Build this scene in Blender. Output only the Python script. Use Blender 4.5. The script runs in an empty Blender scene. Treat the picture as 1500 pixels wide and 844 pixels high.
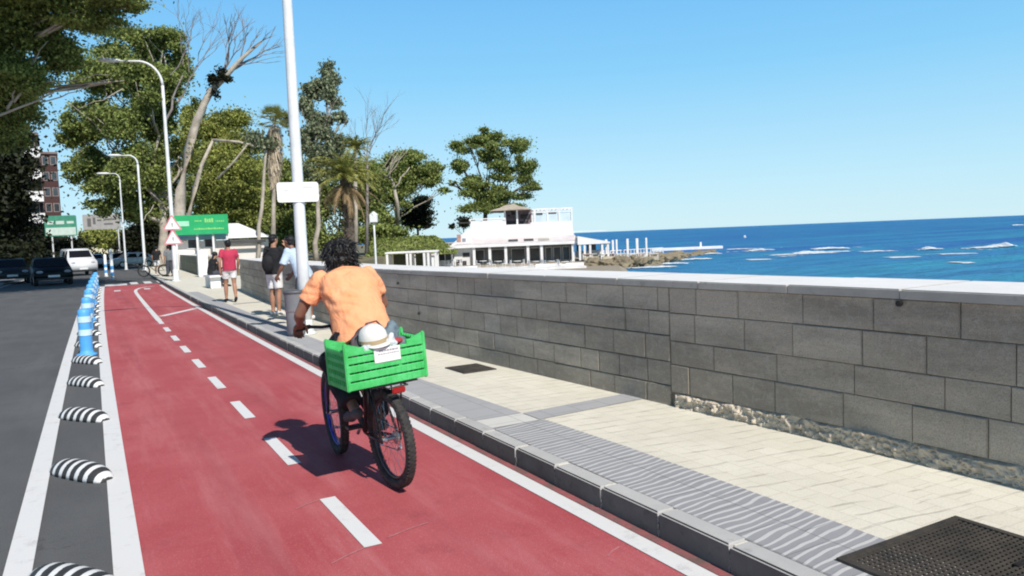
import bpy, bmesh, math, random
import numpy as np
from math import sin, cos, pi, radians, sqrt, atan2
from mathutils import Vector, Matrix, noise

random.seed(7)
rng = np.random.default_rng(11)
scene = bpy.context.scene
C = scene.collection

# ---------------------------------------------------------------- camera
F_PX, CAM_H = 1120.0, 1.65
YAW, PITCH, ROLL = radians(28.8885), radians(3.93), radians(2.27)
fw = Vector((sin(YAW) * cos(PITCH), cos(YAW) * cos(PITCH), -sin(PITCH)))
r0 = Vector((cos(YAW), -sin(YAW), 0))
u0 = r0.cross(fw)
rt = r0 * cos(ROLL) - u0 * sin(ROLL)
up = u0 * cos(ROLL) + r0 * sin(ROLL)
cam_data = bpy.data.cameras.new("camera")
cam = bpy.data.objects.new("camera", cam_data)
C.objects.link(cam)
cam.matrix_world = Matrix(((rt.x, up.x, -fw.x, 0), (rt.y, up.y, -fw.y, 0), (rt.z, up.z, -fw.z, CAM_H), (0, 0, 0, 1)))
cam_data.sensor_width = 36
cam_data.lens = 36 * F_PX / 1500
cam_data.clip_start = 0.05
cam_data.clip_end = 90000
scene.camera = cam
EYE = Vector((0, 0, CAM_H))


def at(px, py, D):
    """surveyed position: sight line through a point of the photo, at distance D along the view axis"""
    return EYE + (fw + rt * ((px - 750) / F_PX) - up * ((py - 422) / F_PX)) * D


def gnd(px, py, z=0.0):
    d = fw + rt * ((px - 750) / F_PX) - up * ((py - 422) / F_PX)
    return EYE + d * ((z - CAM_H) / d.z)


def base(px, D, z):
    p = at(px, 345 - (px - 750) * 0.0396, D)
    return Vector((p.x, p.y, z))


def cv(y):
    return 0.00028 * y * abs(y)


# ---------------------------------------------------------------- properties
def tag(o, label=None, cat=None, group=None, kind=None):
    if label: o['label'] = label
    if cat: o['category'] = cat
    if group: o['group'] = group
    if kind: o['kind'] = kind
    return o


def empty(name, loc=(0, 0, 0), rotz=0.0, label=None, cat=None, group=None):
    o = bpy.data.objects.new(name, None)
    C.objects.link(o)
    o.empty_display_size = 0.2
    o.location = loc
    o.rotation_euler = (0, 0, rotz)
    return tag(o, label, cat, group)


def link(name, me, m, parent=None):
    if m is not None:
        ms = m if isinstance(m, (list, tuple)) else [m]
        if len(me.materials): me.materials.clear()
        for x in ms: me.materials.append(x)
    o = bpy.data.objects.new(name, me)
    C.objects.link(o)
    if parent is not None: o.parent = parent
    return o


def obj(name, bm, m, parent=None, smooth=False, fix=True):
    if fix: bmesh.ops.recalc_face_normals(bm, faces=bm.faces[:])
    me = bpy.data.meshes.new(name)
    bm.to_mesh(me)
    bm.free()
    if smooth:
        me.polygons.foreach_set('use_smooth', [True] * len(me.polygons))
    return link(name, me, m, parent)


def struct(name, bm, m):
    return tag(obj(name, bm, m), kind='structure')


def copy_tree(o, parent=None):
    c = o.copy()
    C.objects.link(c)
    if parent is not None: c.parent = parent
    for ch in list(o.children): copy_tree(ch, c)
    return c


# ---------------------------------------------------------------- materials
def nt(name):
    m = bpy.data.materials.new(name)
    m.use_nodes = True
    n = m.node_tree
    n.nodes.clear()
    out = n.nodes.new('ShaderNodeOutputMaterial')
    return m, n, out


def N(n, t, **kw):
    x = n.nodes.new(t)
    for k, v in kw.items():
        if k.startswith('i_'):
            x.inputs[k[2:].replace('_', ' ')].default_value = v
        else:
            setattr(x, k, v)
    return x


def ramp(n, fac, stops, interp='LINEAR'):
    r = n.nodes.new('ShaderNodeValToRGB')
    r.color_ramp.interpolation = interp
    el = r.color_ramp.elements
    while len(el) < len(stops): el.new(0.5)
    for e, (p, c) in zip(el, stops):
        e.position = p
        e.color = (*c, 1) if len(c) == 3 else c
    n.links.new(fac, r.inputs['Fac'])
    return r


def mixc(n, fac, a, b, mode='MIX'):
    x = n.nodes.new('ShaderNodeMix')
    x.data_type = 'RGBA'
    x.blend_type = mode
    for s, v in ((0, fac), (6, a), (7, b)):
        if hasattr(v, 'is_output'): n.links.new(v, x.inputs[s])
        elif isinstance(v, (int, float)): x.inputs[s].default_value = v
        else: x.inputs[s].default_value = (*v, 1)
    return x.outputs[2]


def mth(n, op, a, b=0.0):
    x = n.nodes.new('ShaderNodeMath')
    x.operation = op
    for s, v in ((0, a), (1, b)):
        if hasattr(v, 'is_output'): n.links.new(v, x.inputs[s])
        else: x.inputs[s].default_value = v
    return x.outputs[0]


def tex(n, kind, scale, vec=None, detail=3.0, rough=0.55, dist=0.0):
    x = n.nodes.new('ShaderNodeTex' + kind)
    if 'Scale' in x.inputs: x.inputs['Scale'].default_value = scale
    if kind in ('Noise', 'Wave'):
        x.inputs['Detail'].default_value = detail
        x.inputs['Distortion'].default_value = dist
    if kind == 'Noise': x.inputs['Roughness'].default_value = rough
    if vec is not None: n.links.new(vec, x.inputs['Vector'])
    return x


def coords(n, scale=(1, 1, 1), rot=(0, 0, 0), which='Object'):
    tc = n.nodes.new('ShaderNodeTexCoord')
    mp = n.nodes.new('ShaderNodeMapping')
    mp.inputs['Scale'].default_value = scale
    mp.inputs['Rotation'].default_value = rot
    n.links.new(tc.outputs[which], mp.inputs['Vector'])
    return mp.outputs['Vector']


def bsdf(n, out, color, rough=0.7, metal=0.0, bump=None, bstr=0.3, bdist=0.01, spec=0.4):
    b = n.nodes.new('ShaderNodeBsdfPrincipled')
    if hasattr(color, 'is_output'): n.links.new(color, b.inputs['Base Color'])
    else: b.inputs['Base Color'].default_value = (*color, 1)
    if hasattr(rough, 'is_output'): n.links.new(rough, b.inputs['Roughness'])
    else: b.inputs['Roughness'].default_value = rough
    b.inputs['Metallic'].default_value = metal
    b.inputs['Specular IOR Level'].default_value = spec
    if bump is not None:
        bp = n.nodes.new('ShaderNodeBump')
        bp.inputs['Strength'].default_value = bstr
        bp.inputs['Distance'].default_value = bdist
        n.links.new(bump, bp.inputs['Height'])
        n.links.new(bp.outputs['Normal'], b.inputs['Normal'])
    n.links.new(b.outputs[0], out.inputs['Surface'])
    return b


_cache = {}


def pm(name, c1, c2=None, scale=4.0, rough=0.7, metal=0.0, bump=0.0, bscale=60.0, spec=0.4):
    """general surface: two tones mixed by noise, with fine grain in bump"""
    if name in _cache: return _cache[name]
    m, n, out = nt(name)
    v = coords(n)
    c2 = c2 or tuple(x * 0.8 for x in c1)
    a = tex(n, 'Noise', scale, v, 5, 0.6)
    col = mixc(n, ramp(n, a.outputs['Fac'], [(0.35, (0, 0, 0)), (0.68, (1, 1, 1))]).outputs[0], c1, c2)
    g = tex(n, 'Noise', bscale, v, 2)
    bsdf(n, out, col, rough, metal, g.outputs['Fac'] if bump else None, bump, 0.01, spec)
    _cache[name] = m
    return m


def m_asphalt():
    m, n, out = nt('asphalt')
    v = coords(n)
    v2 = coords(n, (1, 0.12, 1))
    big = tex(n, 'Noise', 0.7, v, 6, 0.65)
    streak = tex(n, 'Noise', 2.2, v2, 4, 0.6)
    spk = tex(n, 'Noise', 140, v, 2, 0.8)
    c = mixc(n, ramp(n, big.outputs['Fac'], [(0.3, (0, 0, 0)), (0.7, (1, 1, 1))]).outputs[0], (0.088, 0.089, 0.091), (0.130, 0.130, 0.129))
    c = mixc(n, ramp(n, streak.outputs['Fac'], [(0.5, (0, 0, 0)), (0.8, (0.6, 0.6, 0.6))]).outputs[0], c, (0.18, 0.177, 0.172))
    c = mixc(n, ramp(n, spk.outputs['Fac'], [(0.3, (0, 0, 0)), (0.75, (1, 1, 1))]).outputs[0], mixc(n, 0.35, c, (0.02, 0.02, 0.02)), mixc(n, 0.12, c, (0.4, 0.4, 0.4)))
    cr = n.nodes.new('ShaderNodeTexVoronoi')
    cr.feature = 'DISTANCE_TO_EDGE'
    cr.inputs['Scale'].default_value = 0.55
    wob = tex(n, 'Noise', 1.8, v, 6, 0.7)
    ad = n.nodes.new('ShaderNodeVectorMath')
    ad.operation = 'ADD'
    n.links.new(v, ad.inputs[0])
    n.links.new(wob.outputs['Color'], ad.inputs[1])
    n.links.new(ad.outputs[0], cr.inputs['Vector'])
    cm = mth(n, 'MULTIPLY', ramp(n, cr.outputs['Distance'], [(0.0, (1, 1, 1)), (0.006, (0, 0, 0))]).outputs[0], ramp(n, big.outputs['Fac'], [(0.48, (0, 0, 0)), (0.6, (0.8, 0.8, 0.8))]).outputs[0])
    c = mixc(n, cm, c, (0.03, 0.03, 0.03))
    vo = tex(n, 'Voronoi', 90, v)
    bsdf(n, out, c, 0.85, 0, vo.outputs['Distance'], 0.5, 0.006, 0.3)
    return m


def m_lane():
    m, n, out = nt('red_lane_paint')
    v = coords(n)
    v2 = coords(n, (1, 0.1, 1))
    big = tex(n, 'Noise', 0.9, v, 6, 0.65)
    st = tex(n, 'Noise', 3.0, v2, 5, 0.7)
    spk = tex(n, 'Noise', 170, v, 2, 0.8)
    c = mixc(n, ramp(n, big.outputs['Fac'], [(0.3, (0, 0, 0)), (0.72, (1, 1, 1))]).outputs[0], (0.43, 0.068, 0.076), (0.52, 0.125, 0.13))
    c = mixc(n, ramp(n, st.outputs['Fac'], [(0.48, (0, 0, 0)), (0.75, (0.7, 0.7, 0.7))]).outputs[0], c, (0.60, 0.22, 0.22))
    dn = tex(n, 'Noise', 1.7, v, 7, 0.75)
    c = mixc(n, ramp(n, dn.outputs['Fac'], [(0.55, (0, 0, 0)), (0.72, (0.55, 0.55, 0.55))]).outputs[0], c, (0.30, 0.065, 0.07))
    c = mixc(n, ramp(n, spk.outputs['Fac'], [(0.3, (0.28, 0.28, 0.28)), (0.62, (0, 0, 0))]).outputs[0], c, (0.12, 0.02, 0.03))
    ag = tex(n, 'Voronoi', 55, v)
    c = mixc(n, ramp(n, ag.outputs['Distance'], [(0.10, (0.30, 0.30, 0.30)), (0.32, (0, 0, 0))]).outputs[0], c, (0.66, 0.30, 0.29))
    tr = tex(n, 'Noise', 1.0, coords(n, (2.2, 0.05, 1)), 4, 0.6)
    c = mixc(n, ramp(n, tr.outputs['Fac'], [(0.50, (0, 0, 0)), (0.66, (0.35, 0.35, 0.35))]).outputs[0], c, (0.26, 0.055, 0.065))
    vo = tex(n, 'Voronoi', 110, v)
    bsdf(n, out, c, 0.75, 0, vo.outputs['Distance'], 0.4, 0.004, 0.35)
    return m


def m_white_line():
    m, n, out = nt('white_road_paint')
    v = coords(n)
    a = tex(n, 'Noise', 6, v, 6, 0.75)
    s = tex(n, 'Noise', 120, v, 2, 0.8)
    k = mth(n, 'ADD', a.outputs['Fac'], mth(n, 'MULTIPLY', s.outputs['Fac'], 0.35))
    c = mixc(n, ramp(n, k, [(0.74, (0, 0, 0)), (0.92, (0.55, 0.55, 0.55))]).outputs[0], (0.74, 0.73, 0.71), (0.36, 0.33, 0.33))
    bsdf(n, out, c, 0.6, 0, s.outputs['Fac'], 0.3, 0.003)
    return m


def m_cream():
    m, n, out = nt('cream_paving')
    v = coords(n)
    br = tex(n, 'Brick', 1.0, coords(n, (1, 1, 1), (0, 0, pi / 2)))
    br.inputs['Brick Width'].default_value = 0.24
    br.inputs['Row Height'].default_value = 0.16
    br.inputs['Mortar Size'].default_value = 0.005
    br.inputs['Mortar Smooth'].default_value = 0.4
    br.inputs['Color1'].default_value = (0.80, 0.76, 0.64, 1)
    br.inputs['Color2'].default_value = (0.75, 0.71, 0.59, 1)
    br.inputs['Mortar'].default_value = (0.66, 0.62, 0.51, 1)
    wv = tex(n, 'Wave', 2.1, coords(n, (1, 1, 1), (0, 0, radians(8))), 2, 0.5, 3.2)
    wv.bands_direction = 'Y'
    gaps = tex(n, 'Noise', 7, coords(n, (0.6, 1.6, 1)), 3, 0.6)
    wl = mth(n, 'MULTIPLY', ramp(n, wv.outputs['Fac'], [(0.0, (1, 1, 1)), (0.13, (0, 0, 0))]).outputs[0],
             ramp(n, gaps.outputs['Fac'], [(0.42, (0, 0, 0)), (0.62, (1, 1, 1))]).outputs[0])
    c = mixc(n, mth(n, 'MULTIPLY', wl, 0.45), br.outputs['Color'], (0.22, 0.20, 0.16))
    st = tex(n, 'Noise', 1.3, v, 7, 0.7)
    c = mixc(n, ramp(n, st.outputs['Fac'], [(0.42, (0, 0, 0)), (0.75, (0.55, 0.55, 0.55))]).outputs[0], c, (0.60, 0.56, 0.47))
    fine = tex(n, 'Noise', 90, v, 3, 0.8)
    c = mixc(n, ramp(n, fine.outputs['Fac'], [(0.3, (0.25, 0.25, 0.25)), (0.6, (0, 0, 0))]).outputs[0], c, (0.25, 0.22, 0.17))
    h = mth(n, 'SUBTRACT', mth(n, 'ADD', fine.outputs['Fac'], 0), mth(n, 'MULTIPLY', wl, 1.5))
    bsdf(n, out, c, 0.85, 0, h, 0.4, 0.004, 0.25)
    return m


def m_greypave(name, c1, c2, wave=True):
    m, n, out = nt(name)
    v = coords(n)
    nz = tex(n, 'Noise', 3, v, 6, 0.7)
    c = mixc(n, nz.outputs['Fac'], c1, c2)
    h = tex(n, 'Noise', 80, v, 3, 0.8).outputs['Fac']
    if wave:
        wv = tex(n, 'Wave', 5.6, coords(n, (0.55, 1, 1), (0, 0, radians(-14))), 1.5, 0.5, 5.0)
        wv.bands_direction = 'Y'
        l = ramp(n, wv.outputs['Fac'], [(0.62, (0, 0, 0)), (0.86, (1, 1, 1))]).outputs[0]
        c = mixc(n, mth(n, 'MULTIPLY', l, 0.8), c, (0.60, 0.595, 0.58))
        h = mth(n, 'ADD', mth(n, 'MULTIPLY', h, 0.3), l)
    br = tex(n, 'Brick', 1.0, coords(n, (1, 1, 1), (0, 0, pi / 2)))
    br.inputs['Brick Width'].default_value = 0.3
    br.inputs['Row Height'].default_value = 0.3
    br.inputs['Mortar Size'].default_value = 0.004
    c = mixc(n, mth(n, 'MULTIPLY', br.outputs['Fac'], 0.5), c, (0.12, 0.12, 0.12))
    bsdf(n, out, c, 0.85, 0, h, 0.45, 0.004, 0.25)
    return m


def m_stone(name='basalt_block', lo=(0.63, 0.53, 0.42), hi=(0.72, 0.615, 0.49)):
    m, n, out = nt(name)
    v = coords(n)
    g = n.nodes.new('ShaderNodeNewGeometry')
    isl = ramp(n, g.outputs['Random Per Island'], [(0.0, lo), (1.0, hi)]).outputs[0]
    st = tex(n, 'Noise', 1.1, coords(n, (1, 0.35, 1.6)), 7, 0.7)
    c = mixc(n, ramp(n, st.outputs['Fac'], [(0.42, (0.85, 0.85, 0.85)), (0.60, (0, 0, 0))]).outputs[0], isl, (0.36, 0.31, 0.25))
    md = tex(n, 'Noise', 14, v, 6, 0.75)
    c = mixc(n, ramp(n, md.outputs['Fac'], [(0.5, (0, 0, 0)), (0.8, (0.7, 0.7, 0.7))]).outputs[0], c, (0.68, 0.62, 0.54))
    pk = tex(n, 'Noise', 4.0, v, 4, 0.6)
    c = mixc(n, ramp(n, pk.outputs['Fac'], [(0.6, (0, 0, 0)), (0.8, (0.35, 0.35, 0.35))]).outputs[0], c, (0.36, 0.26, 0.22))
    f = tex(n, 'Noise', 120, v, 3, 0.85)
    c = mixc(n, ramp(n, f.outputs['Fac'], [(0.32, (0.6, 0.6, 0.6)), (0.55, (0, 0, 0))]).outputs[0], c, (0.17, 0.155, 0.135))
    h = mth(n, 'ADD', md.outputs['Fac'], mth(n, 'MULTIPLY', f.outputs['Fac'], 0.4))
    bsdf(n, out, c, 0.92, 0, h, 1.0, 0.022, 0.2)
    return m


def m_concrete(name, c1, c2, c3):
    m, n, out = nt(name)
    v = coords(n)
    a = tex(n, 'Noise', 1.5, v, 7, 0.7)
    b = tex(n, 'Noise', 9, v, 6, 0.75)
    f = tex(n, 'Noise', 120, v, 3, 0.8)
    c = mixc(n, ramp(n, a.outputs['Fac'], [(0.35, (0, 0, 0)), (0.7, (1, 1, 1))]).outputs[0], c1, c2)
    c = mixc(n, ramp(n, b.outputs['Fac'], [(0.56, (0, 0, 0)), (0.78, (0.8, 0.8, 0.8))]).outputs[0], c, c3)
    bsdf(n, out, c, 0.88, 0, mth(n, 'ADD', b.outputs['Fac'], f.outputs['Fac']), 0.35, 0.006, 0.25)
    return m


def m_leaf(name, dark, light, trans=0.25):
    m, n, out = nt(name)
    g = n.nodes.new('ShaderNodeNewGeometry')
    v = coords(n)
    a = tex(n, 'Noise', 0.75, v, 3, 0.6)
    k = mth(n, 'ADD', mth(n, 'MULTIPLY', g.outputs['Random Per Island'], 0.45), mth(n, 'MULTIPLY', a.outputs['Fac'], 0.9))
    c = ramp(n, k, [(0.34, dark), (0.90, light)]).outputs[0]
    b = n.nodes.new('ShaderNodeBsdfPrincipled')
    n.links.new(c, b.inputs['Base Color'])
    b.inputs['Roughness'].default_value = 0.6
    b.inputs['Specular IOR Level'].default_value = 0.25
    t = n.nodes.new('ShaderNodeBsdfTranslucent')
    n.links.new(mixc(n, 0.5, c, light), t.inputs['Color'])
    mx = n.nodes.new('ShaderNodeMixShader')
    mx.inputs[0].default_value = trans
    n.links.new(b.outputs[0], mx.inputs[1])
    n.links.new(t.outputs[0], mx.inputs[2])
    n.links.new(mx.outputs[0], out.inputs['Surface'])
    return m


def m_sea():
    m, n, out = nt('sea_water')
    geo = n.nodes.new('ShaderNodeNewGeometry')
    sx = n.nodes.new('ShaderNodeSeparateXYZ')
    n.links.new(geo.outputs['Position'], sx.inputs[0])
    ln = n.nodes.new('ShaderNodeVectorMath')
    ln.operation = 'LENGTH'
    n.links.new(geo.outputs['Position'], ln.inputs[0])
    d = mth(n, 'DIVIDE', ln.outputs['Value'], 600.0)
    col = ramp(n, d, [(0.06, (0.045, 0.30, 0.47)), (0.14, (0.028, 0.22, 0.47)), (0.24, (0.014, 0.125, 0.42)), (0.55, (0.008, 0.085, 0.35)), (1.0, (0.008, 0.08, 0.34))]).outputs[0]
    v = coords(n, (1, 1, 1), (0, 0, YAW))
    vb = coords(n, (0.16, 0.9, 1), (0, 0, YAW))
    a = tex(n, 'Noise', 0.10, vb, 6, 0.6)
    col = mixc(n, ramp(n, a.outputs['Fac'], [(0.40, (0, 0, 0)), (0.62, (0.75, 0.75, 0.75))]).outputs[0], col, (0.03, 0.33, 0.46))
    dk = tex(n, 'Noise', 0.5, coords(n, (0.25, 1.0, 1), (0, 0, YAW)), 6, 0.7)
    col = mixc(n, ramp(n, dk.outputs['Fac'], [(0.36, (0.6, 0.6, 0.6)), (0.52, (0, 0, 0))]).outputs[0], col, (0.008, 0.07, 0.27))
    wc = tex(n, 'Noise', 0.42, coords(n, (0.3, 1.1, 1), (0, 0, YAW)), 8, 0.72)
    big = tex(n, 'Noise', 0.02, v, 3)
    w = mth(n, 'MULTIPLY', ramp(n, wc.outputs['Fac'], [(0.655, (0, 0, 0)), (0.70, (1, 1, 1))]).outputs[0],
            ramp(n, big.outputs['Fac'], [(0.45, (0, 0, 0)), (0.6, (1, 1, 1))]).outputs[0])
    col = mixc(n, w, col, (0.6, 0.66, 0.68))
    h1 = tex(n, 'Noise', 0.35, coords(n, (0.35, 1.0, 1), (0, 0, YAW)), 8, 0.62)
    h2 = tex(n, 'Noise', 2.5, v, 5, 0.6)
    h = mth(n, 'ADD', h1.outputs['Fac'], mth(n, 'MULTIPLY', h2.outputs['Fac'], 0.2))
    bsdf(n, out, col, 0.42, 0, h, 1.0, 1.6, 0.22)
    return m


M = {}
M['asphalt'] = m_asphalt()
M['lane'] = m_lane()
M['line'] = m_white_line()
M['cream'] = m_cream()
M['wavy'] = m_greypave('wavy_grey_paving', (0.27, 0.27, 0.28), (0.36, 0.36, 0.37), True)
M['band'] = m_greypave('grey_band_paving', (0.36, 0.36, 0.365), (0.44, 0.44, 0.44), False)
M['pale'] = m_greypave('pale_paving', (0.58, 0.57, 0.53), (0.66, 0.65, 0.61), False)
M['granite'] = m_concrete('kerb_granite', (0.44, 0.435, 0.42), (0.54, 0.53, 0.51), (0.24, 0.235, 0.23))
M['kerbface'] = m_concrete('shaded_kerb_stone', (0.10, 0.098, 0.092), (0.17, 0.165, 0.15), (0.045, 0.043, 0.04))  # granite darkened: the kerb face's shade is in the colour
M['stone'] = m_stone()
M['stone_old'] = m_stone('old_small_blocks', (0.60, 0.51, 0.405), (0.75, 0.65, 0.52))
M['rubble'] = m_concrete('rubble_plinth', (0.50, 0.43, 0.34), (0.62, 0.54, 0.43), (0.16, 0.14, 0.11))
M['mortar'] = pm('dark_mortar', (0.32, 0.28, 0.23), (0.15, 0.135, 0.115), 8, 0.95, bump=0.5)
M['coping'] = m_concrete('coping_concrete', (0.74, 0.73, 0.70), (0.82, 0.81, 0.79), (0.62, 0.60, 0.57))
M['copface'] = m_concrete('coping_edge', (0.38, 0.35, 0.31), (0.54, 0.50, 0.44), (0.20, 0.18, 0.16))  # greyer copy of the coping, shade of its sides put into colour
M['white'] = pm('white_paint', (0.80, 0.80, 0.79), (0.70, 0.70, 0.69), 3, 0.5)
M['polewhite'] = pm('white_galvanised', (0.78, 0.79, 0.79), (0.66, 0.68, 0.69), 5, 0.45, 0.0)
M['plaster'] = pm('white_plaster', (0.82, 0.81, 0.80), (0.70, 0.68, 0.67), 0.8, 0.85, bump=0.3, bscale=12)
M['cloudpink'] = pm('sunbleached_roof', (0.72, 0.66, 0.65), (0.60, 0.54, 0.54), 1.0, 0.8)
M['black'] = pm('black_metal', (0.012, 0.012, 0.013), (0.03, 0.03, 0.03), 20, 0.45)
M['rubber'] = pm('tyre_rubber', (0.022, 0.022, 0.023), (0.06, 0.055, 0.05), 30, 0.85, bump=0.4, bscale=150)
M['steel'] = pm('bare_steel', (0.55, 0.55, 0.56), (0.35, 0.35, 0.36), 20, 0.32, 0.9)
M['glass'] = pm('dark_window_glass', (0.03, 0.035, 0.04), (0.06, 0.07, 0.08), 1.0, 0.08, 0, spec=0.8)
M['darkopen'] = pm('shaded_interior', (0.09, 0.09, 0.095), (0.04, 0.04, 0.045), 1.2, 0.9)
M['bark_pale'] = pm('pale_bark', (0.52, 0.46, 0.38), (0.26, 0.22, 0.18), 1.6, 0.9, bump=0.6, bscale=8)
M['bark_dark'] = pm('dark_bark', (0.14, 0.11, 0.085), (0.055, 0.045, 0.035), 2.0, 0.95, bump=0.8, bscale=8)
M['twig'] = pm('grey_twigs', (0.30, 0.26, 0.25), (0.16, 0.13, 0.13), 2.0, 0.95)
M['leaf_mid'] = m_leaf('leaf_mid', (0.020, 0.030, 0.010), (0.33, 0.39, 0.11))
M['leaf_dark'] = m_leaf('leaf_dark', (0.004, 0.006, 0.003), (0.026, 0.032, 0.012), 0.12)  # near-black leaf tone carries the shade under the trees
M['leaf_olive'] = m_leaf('leaf_olive', (0.04, 0.055, 0.015), (0.44, 0.47, 0.12))
M['leaf_grey'] = m_leaf('leaf_grey', (0.035, 0.048, 0.028), (0.34, 0.38, 0.23))
M['leaf_palm'] = m_leaf('leaf_palm', (0.07, 0.085, 0.02), (0.42, 0.42, 0.12))
M['frond_dry'] = m_leaf('dry_frond', (0.16, 0.10, 0.05), (0.50, 0.36, 0.20), 0.2)
M['skirt'] = m_leaf('palm_skirt_thatch', (0.26, 0.20, 0.13), (0.62, 0.53, 0.40), 0.15)
M['thatch'] = pm('thatched_roof', (0.55, 0.48, 0.38), (0.36, 0.30, 0.23), 3, 0.95, bump=0.8, bscale=20)
M['rock'] = m_concrete('shore_rock', (0.20, 0.165, 0.11), (0.30, 0.25, 0.17), (0.09, 0.075, 0.055))
M['sand'] = m_concrete('beach_sand', (0.30, 0.26, 0.20), (0.36, 0.31, 0.24), (0.22, 0.19, 0.15))
M['earth'] = m_concrete('park_earth', (0.22, 0.19, 0.13), (0.16, 0.16, 0.08), (0.09, 0.11, 0.04))
M['grass'] = pm('dry_grass', (0.20, 0.20, 0.07), (0.11, 0.14, 0.045), 1.5, 0.95, bump=0.6, bscale=10)
M['skin'] = pm('warm_skin', (0.42, 0.22, 0.14), (0.36, 0.18, 0.11), 8, 0.55)  # plain skin tones mixed by noise
M['skin_brown'] = pm('tanned_skin', (0.27, 0.13, 0.085), (0.22, 0.10, 0.065), 8, 0.5)
M['hair'] = pm('black_hair', (0.012, 0.010, 0.010), (0.004, 0.004, 0.004), 30, 0.45, bump=0.6, bscale=90)
M['foam'] = None


def cloth(name, c, c2=None, rough=0.9, wr=6.0):
    if name in _cache: return _cache[name]
    m, n, out = nt(name)
    v = coords(n)
    a = tex(n, 'Noise', wr, v, 4, 0.55, 0.8)
    w = tex(n, 'Noise', 400, v, 1)
    c2 = c2 or tuple(x * 0.86 for x in c)
    col = mixc(n, ramp(n, a.outputs['Fac'], [(0.3, (0, 0, 0)), (0.7, (1, 1, 1))]).outputs[0], c, c2)
    bsdf(n, out, col, rough, 0, mth(n, 'ADD', a.outputs['Fac'], mth(n, 'MULTIPLY', w.outputs['Fac'], 0.05)), 0.55, 0.05, 0.2)
    _cache[name] = m
    return m


# ---------------------------------------------------------------- mesh helpers
def box(bm, x0, x1, y0, y1, z0, z1, mat=None, mi=0):
    vs = [bm.verts.new(Vector(p)) for p in ((x0, y0, z0), (x1, y0, z0), (x1, y1, z0), (x0, y1, z0), (x0, y0, z1), (x1, y0, z1), (x1, y1, z1), (x0, y1, z1))]
    if mat is not None:
        for v in vs: v.co = mat @ v.co
    fs = []
    for f in ((0, 3, 2, 1), (4, 5, 6, 7), (0, 1, 5, 4), (1, 2, 6, 5), (2, 3, 7, 6), (3, 0, 4, 7)):
        q = bm.faces.new([vs[i] for i in f])
        q.material_index = mi
        fs.append(q)
    return vs


def rbox(bm, x0, x1, y0, y1, z0, z1, r=0.01, seg=2, mat=None):
    b2 = bmesh.new()
    box(b2, x0, x1, y0, y1, z0, z1)
    bmesh.ops.bevel(b2, geom=b2.edges[:], offset=r, segments=seg, affect='EDGES')
    merge(bm, b2, mat)


def merge(bm, b2, mat=None):
    mp = {}
    for v in b2.verts: mp[v] = bm.verts.new(mat @ v.co if mat is not None else v.co)
    for f in b2.faces:
        q = bm.faces.new([mp[v] for v in f.verts])
        q.material_index = f.material_index
    b2.free()


def frame_of(d, hint=Vector((0, 0, 1))):
    d = d.normalized()
    if abs(d.dot(hint)) > 0.98: hint = Vector((1, 0, 0))
    a = d.cross(hint).normalized()
    b = d.cross(a).normalized()
    return a, b


def tube(bm, pts, rs, seg=8, caps=True, flat=1.0, hint=Vector((0, 0, 1))):
    """swept tube along points; flat scales the second axis"""
    pts = [Vector(p) for p in pts]
    if not hasattr(rs, '__len__'): rs = [rs] * len(pts)
    rings = []
    for i, p in enumerate(pts):
        d = (pts[min(i + 1, len(pts) - 1)] - pts[max(i - 1, 0)])
        if d.length < 1e-9: d = Vector((0, 0, 1))
        a, b = frame_of(d, hint)
        rings.append([bm.verts.new(p + a * (rs[i] * cos(2 * pi * k / seg)) + b * (rs[i] * flat * sin(2 * pi * k / seg))) for k in range(seg)])
    for i in range(len(rings) - 1):
        for k in range(seg):
            bm.faces.new((rings[i][k], rings[i][(k + 1) % seg], rings[i + 1][(k + 1) % seg], rings[i + 1][k]))
    if caps:
        bm.faces.new(rings[0][::-1])
        bm.faces.new(rings[-1])


def ell(bm, c, r, seg=12, rings=8, mat=None):
    c = Vector(c)
    if not hasattr(r, '__len__'): r = (r, r, r)
    b2 = bmesh.new()
    bmesh.ops.create_uvsphere(b2, u_segments=seg, v_segments=rings, radius=1)
    for v in b2.verts:
        q = Vector((v.co.x * r[0], v.co.y * r[1], v.co.z * r[2]))
        if mat is not None: q = mat @ q
        v.co = q + c
    merge(bm, b2)


def cyl(bm, c, r, z0, z1, seg=24, r2=None):
    tube(bm, [(c[0], c[1], z0), (c[0], c[1], z1)], [r, r if r2 is None else r2], seg)


def lathe(bm, prof, c=(0, 0, 0), seg=24, axis='Z'):
    rings = []
    for r, h in prof:
        ring = []
        for k in range(seg):
            a = 2 * pi * k / seg
            p = (r * cos(a), r * sin(a), h) if axis == 'Z' else (h, r * cos(a), r * sin(a))
            ring.append(bm.verts.new(Vector(p) + Vector(c)))
        rings.append(ring)
    for i in range(len(rings) - 1):
        for k in range(seg):
            bm.faces.new((rings[i][k], rings[i][(k + 1) % seg], rings[i + 1][(k + 1) % seg], rings[i + 1][k]))
    if prof[0][0] > 1e-6 or True:
        bm.faces.new(rings[0][::-1])
        bm.faces.new(rings[-1])


def torus(bm, c, R, r, seg=48, s2=10, flat=1.0):
    """torus in the local YZ plane (axis along x)"""
    rings = []
    for i in range(seg):
        a = 2 * pi * i / seg
        ring = []
        for j in range(s2):
            b = 2 * pi * j / s2
            rr = R + r * cos(b)
            ring.append(bm.verts.new(Vector((c[0] + r * flat * sin(b), c[1] + rr * cos(a), c[2] + rr * sin(a)))))
        rings.append(ring)
    for i in range(seg):
        for j in range(s2):
            bm.faces.new((rings[i][j], rings[i][(j + 1) % s2], rings[(i + 1) % seg][(j + 1) % s2], rings[(i + 1) % seg][j]))


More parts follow.
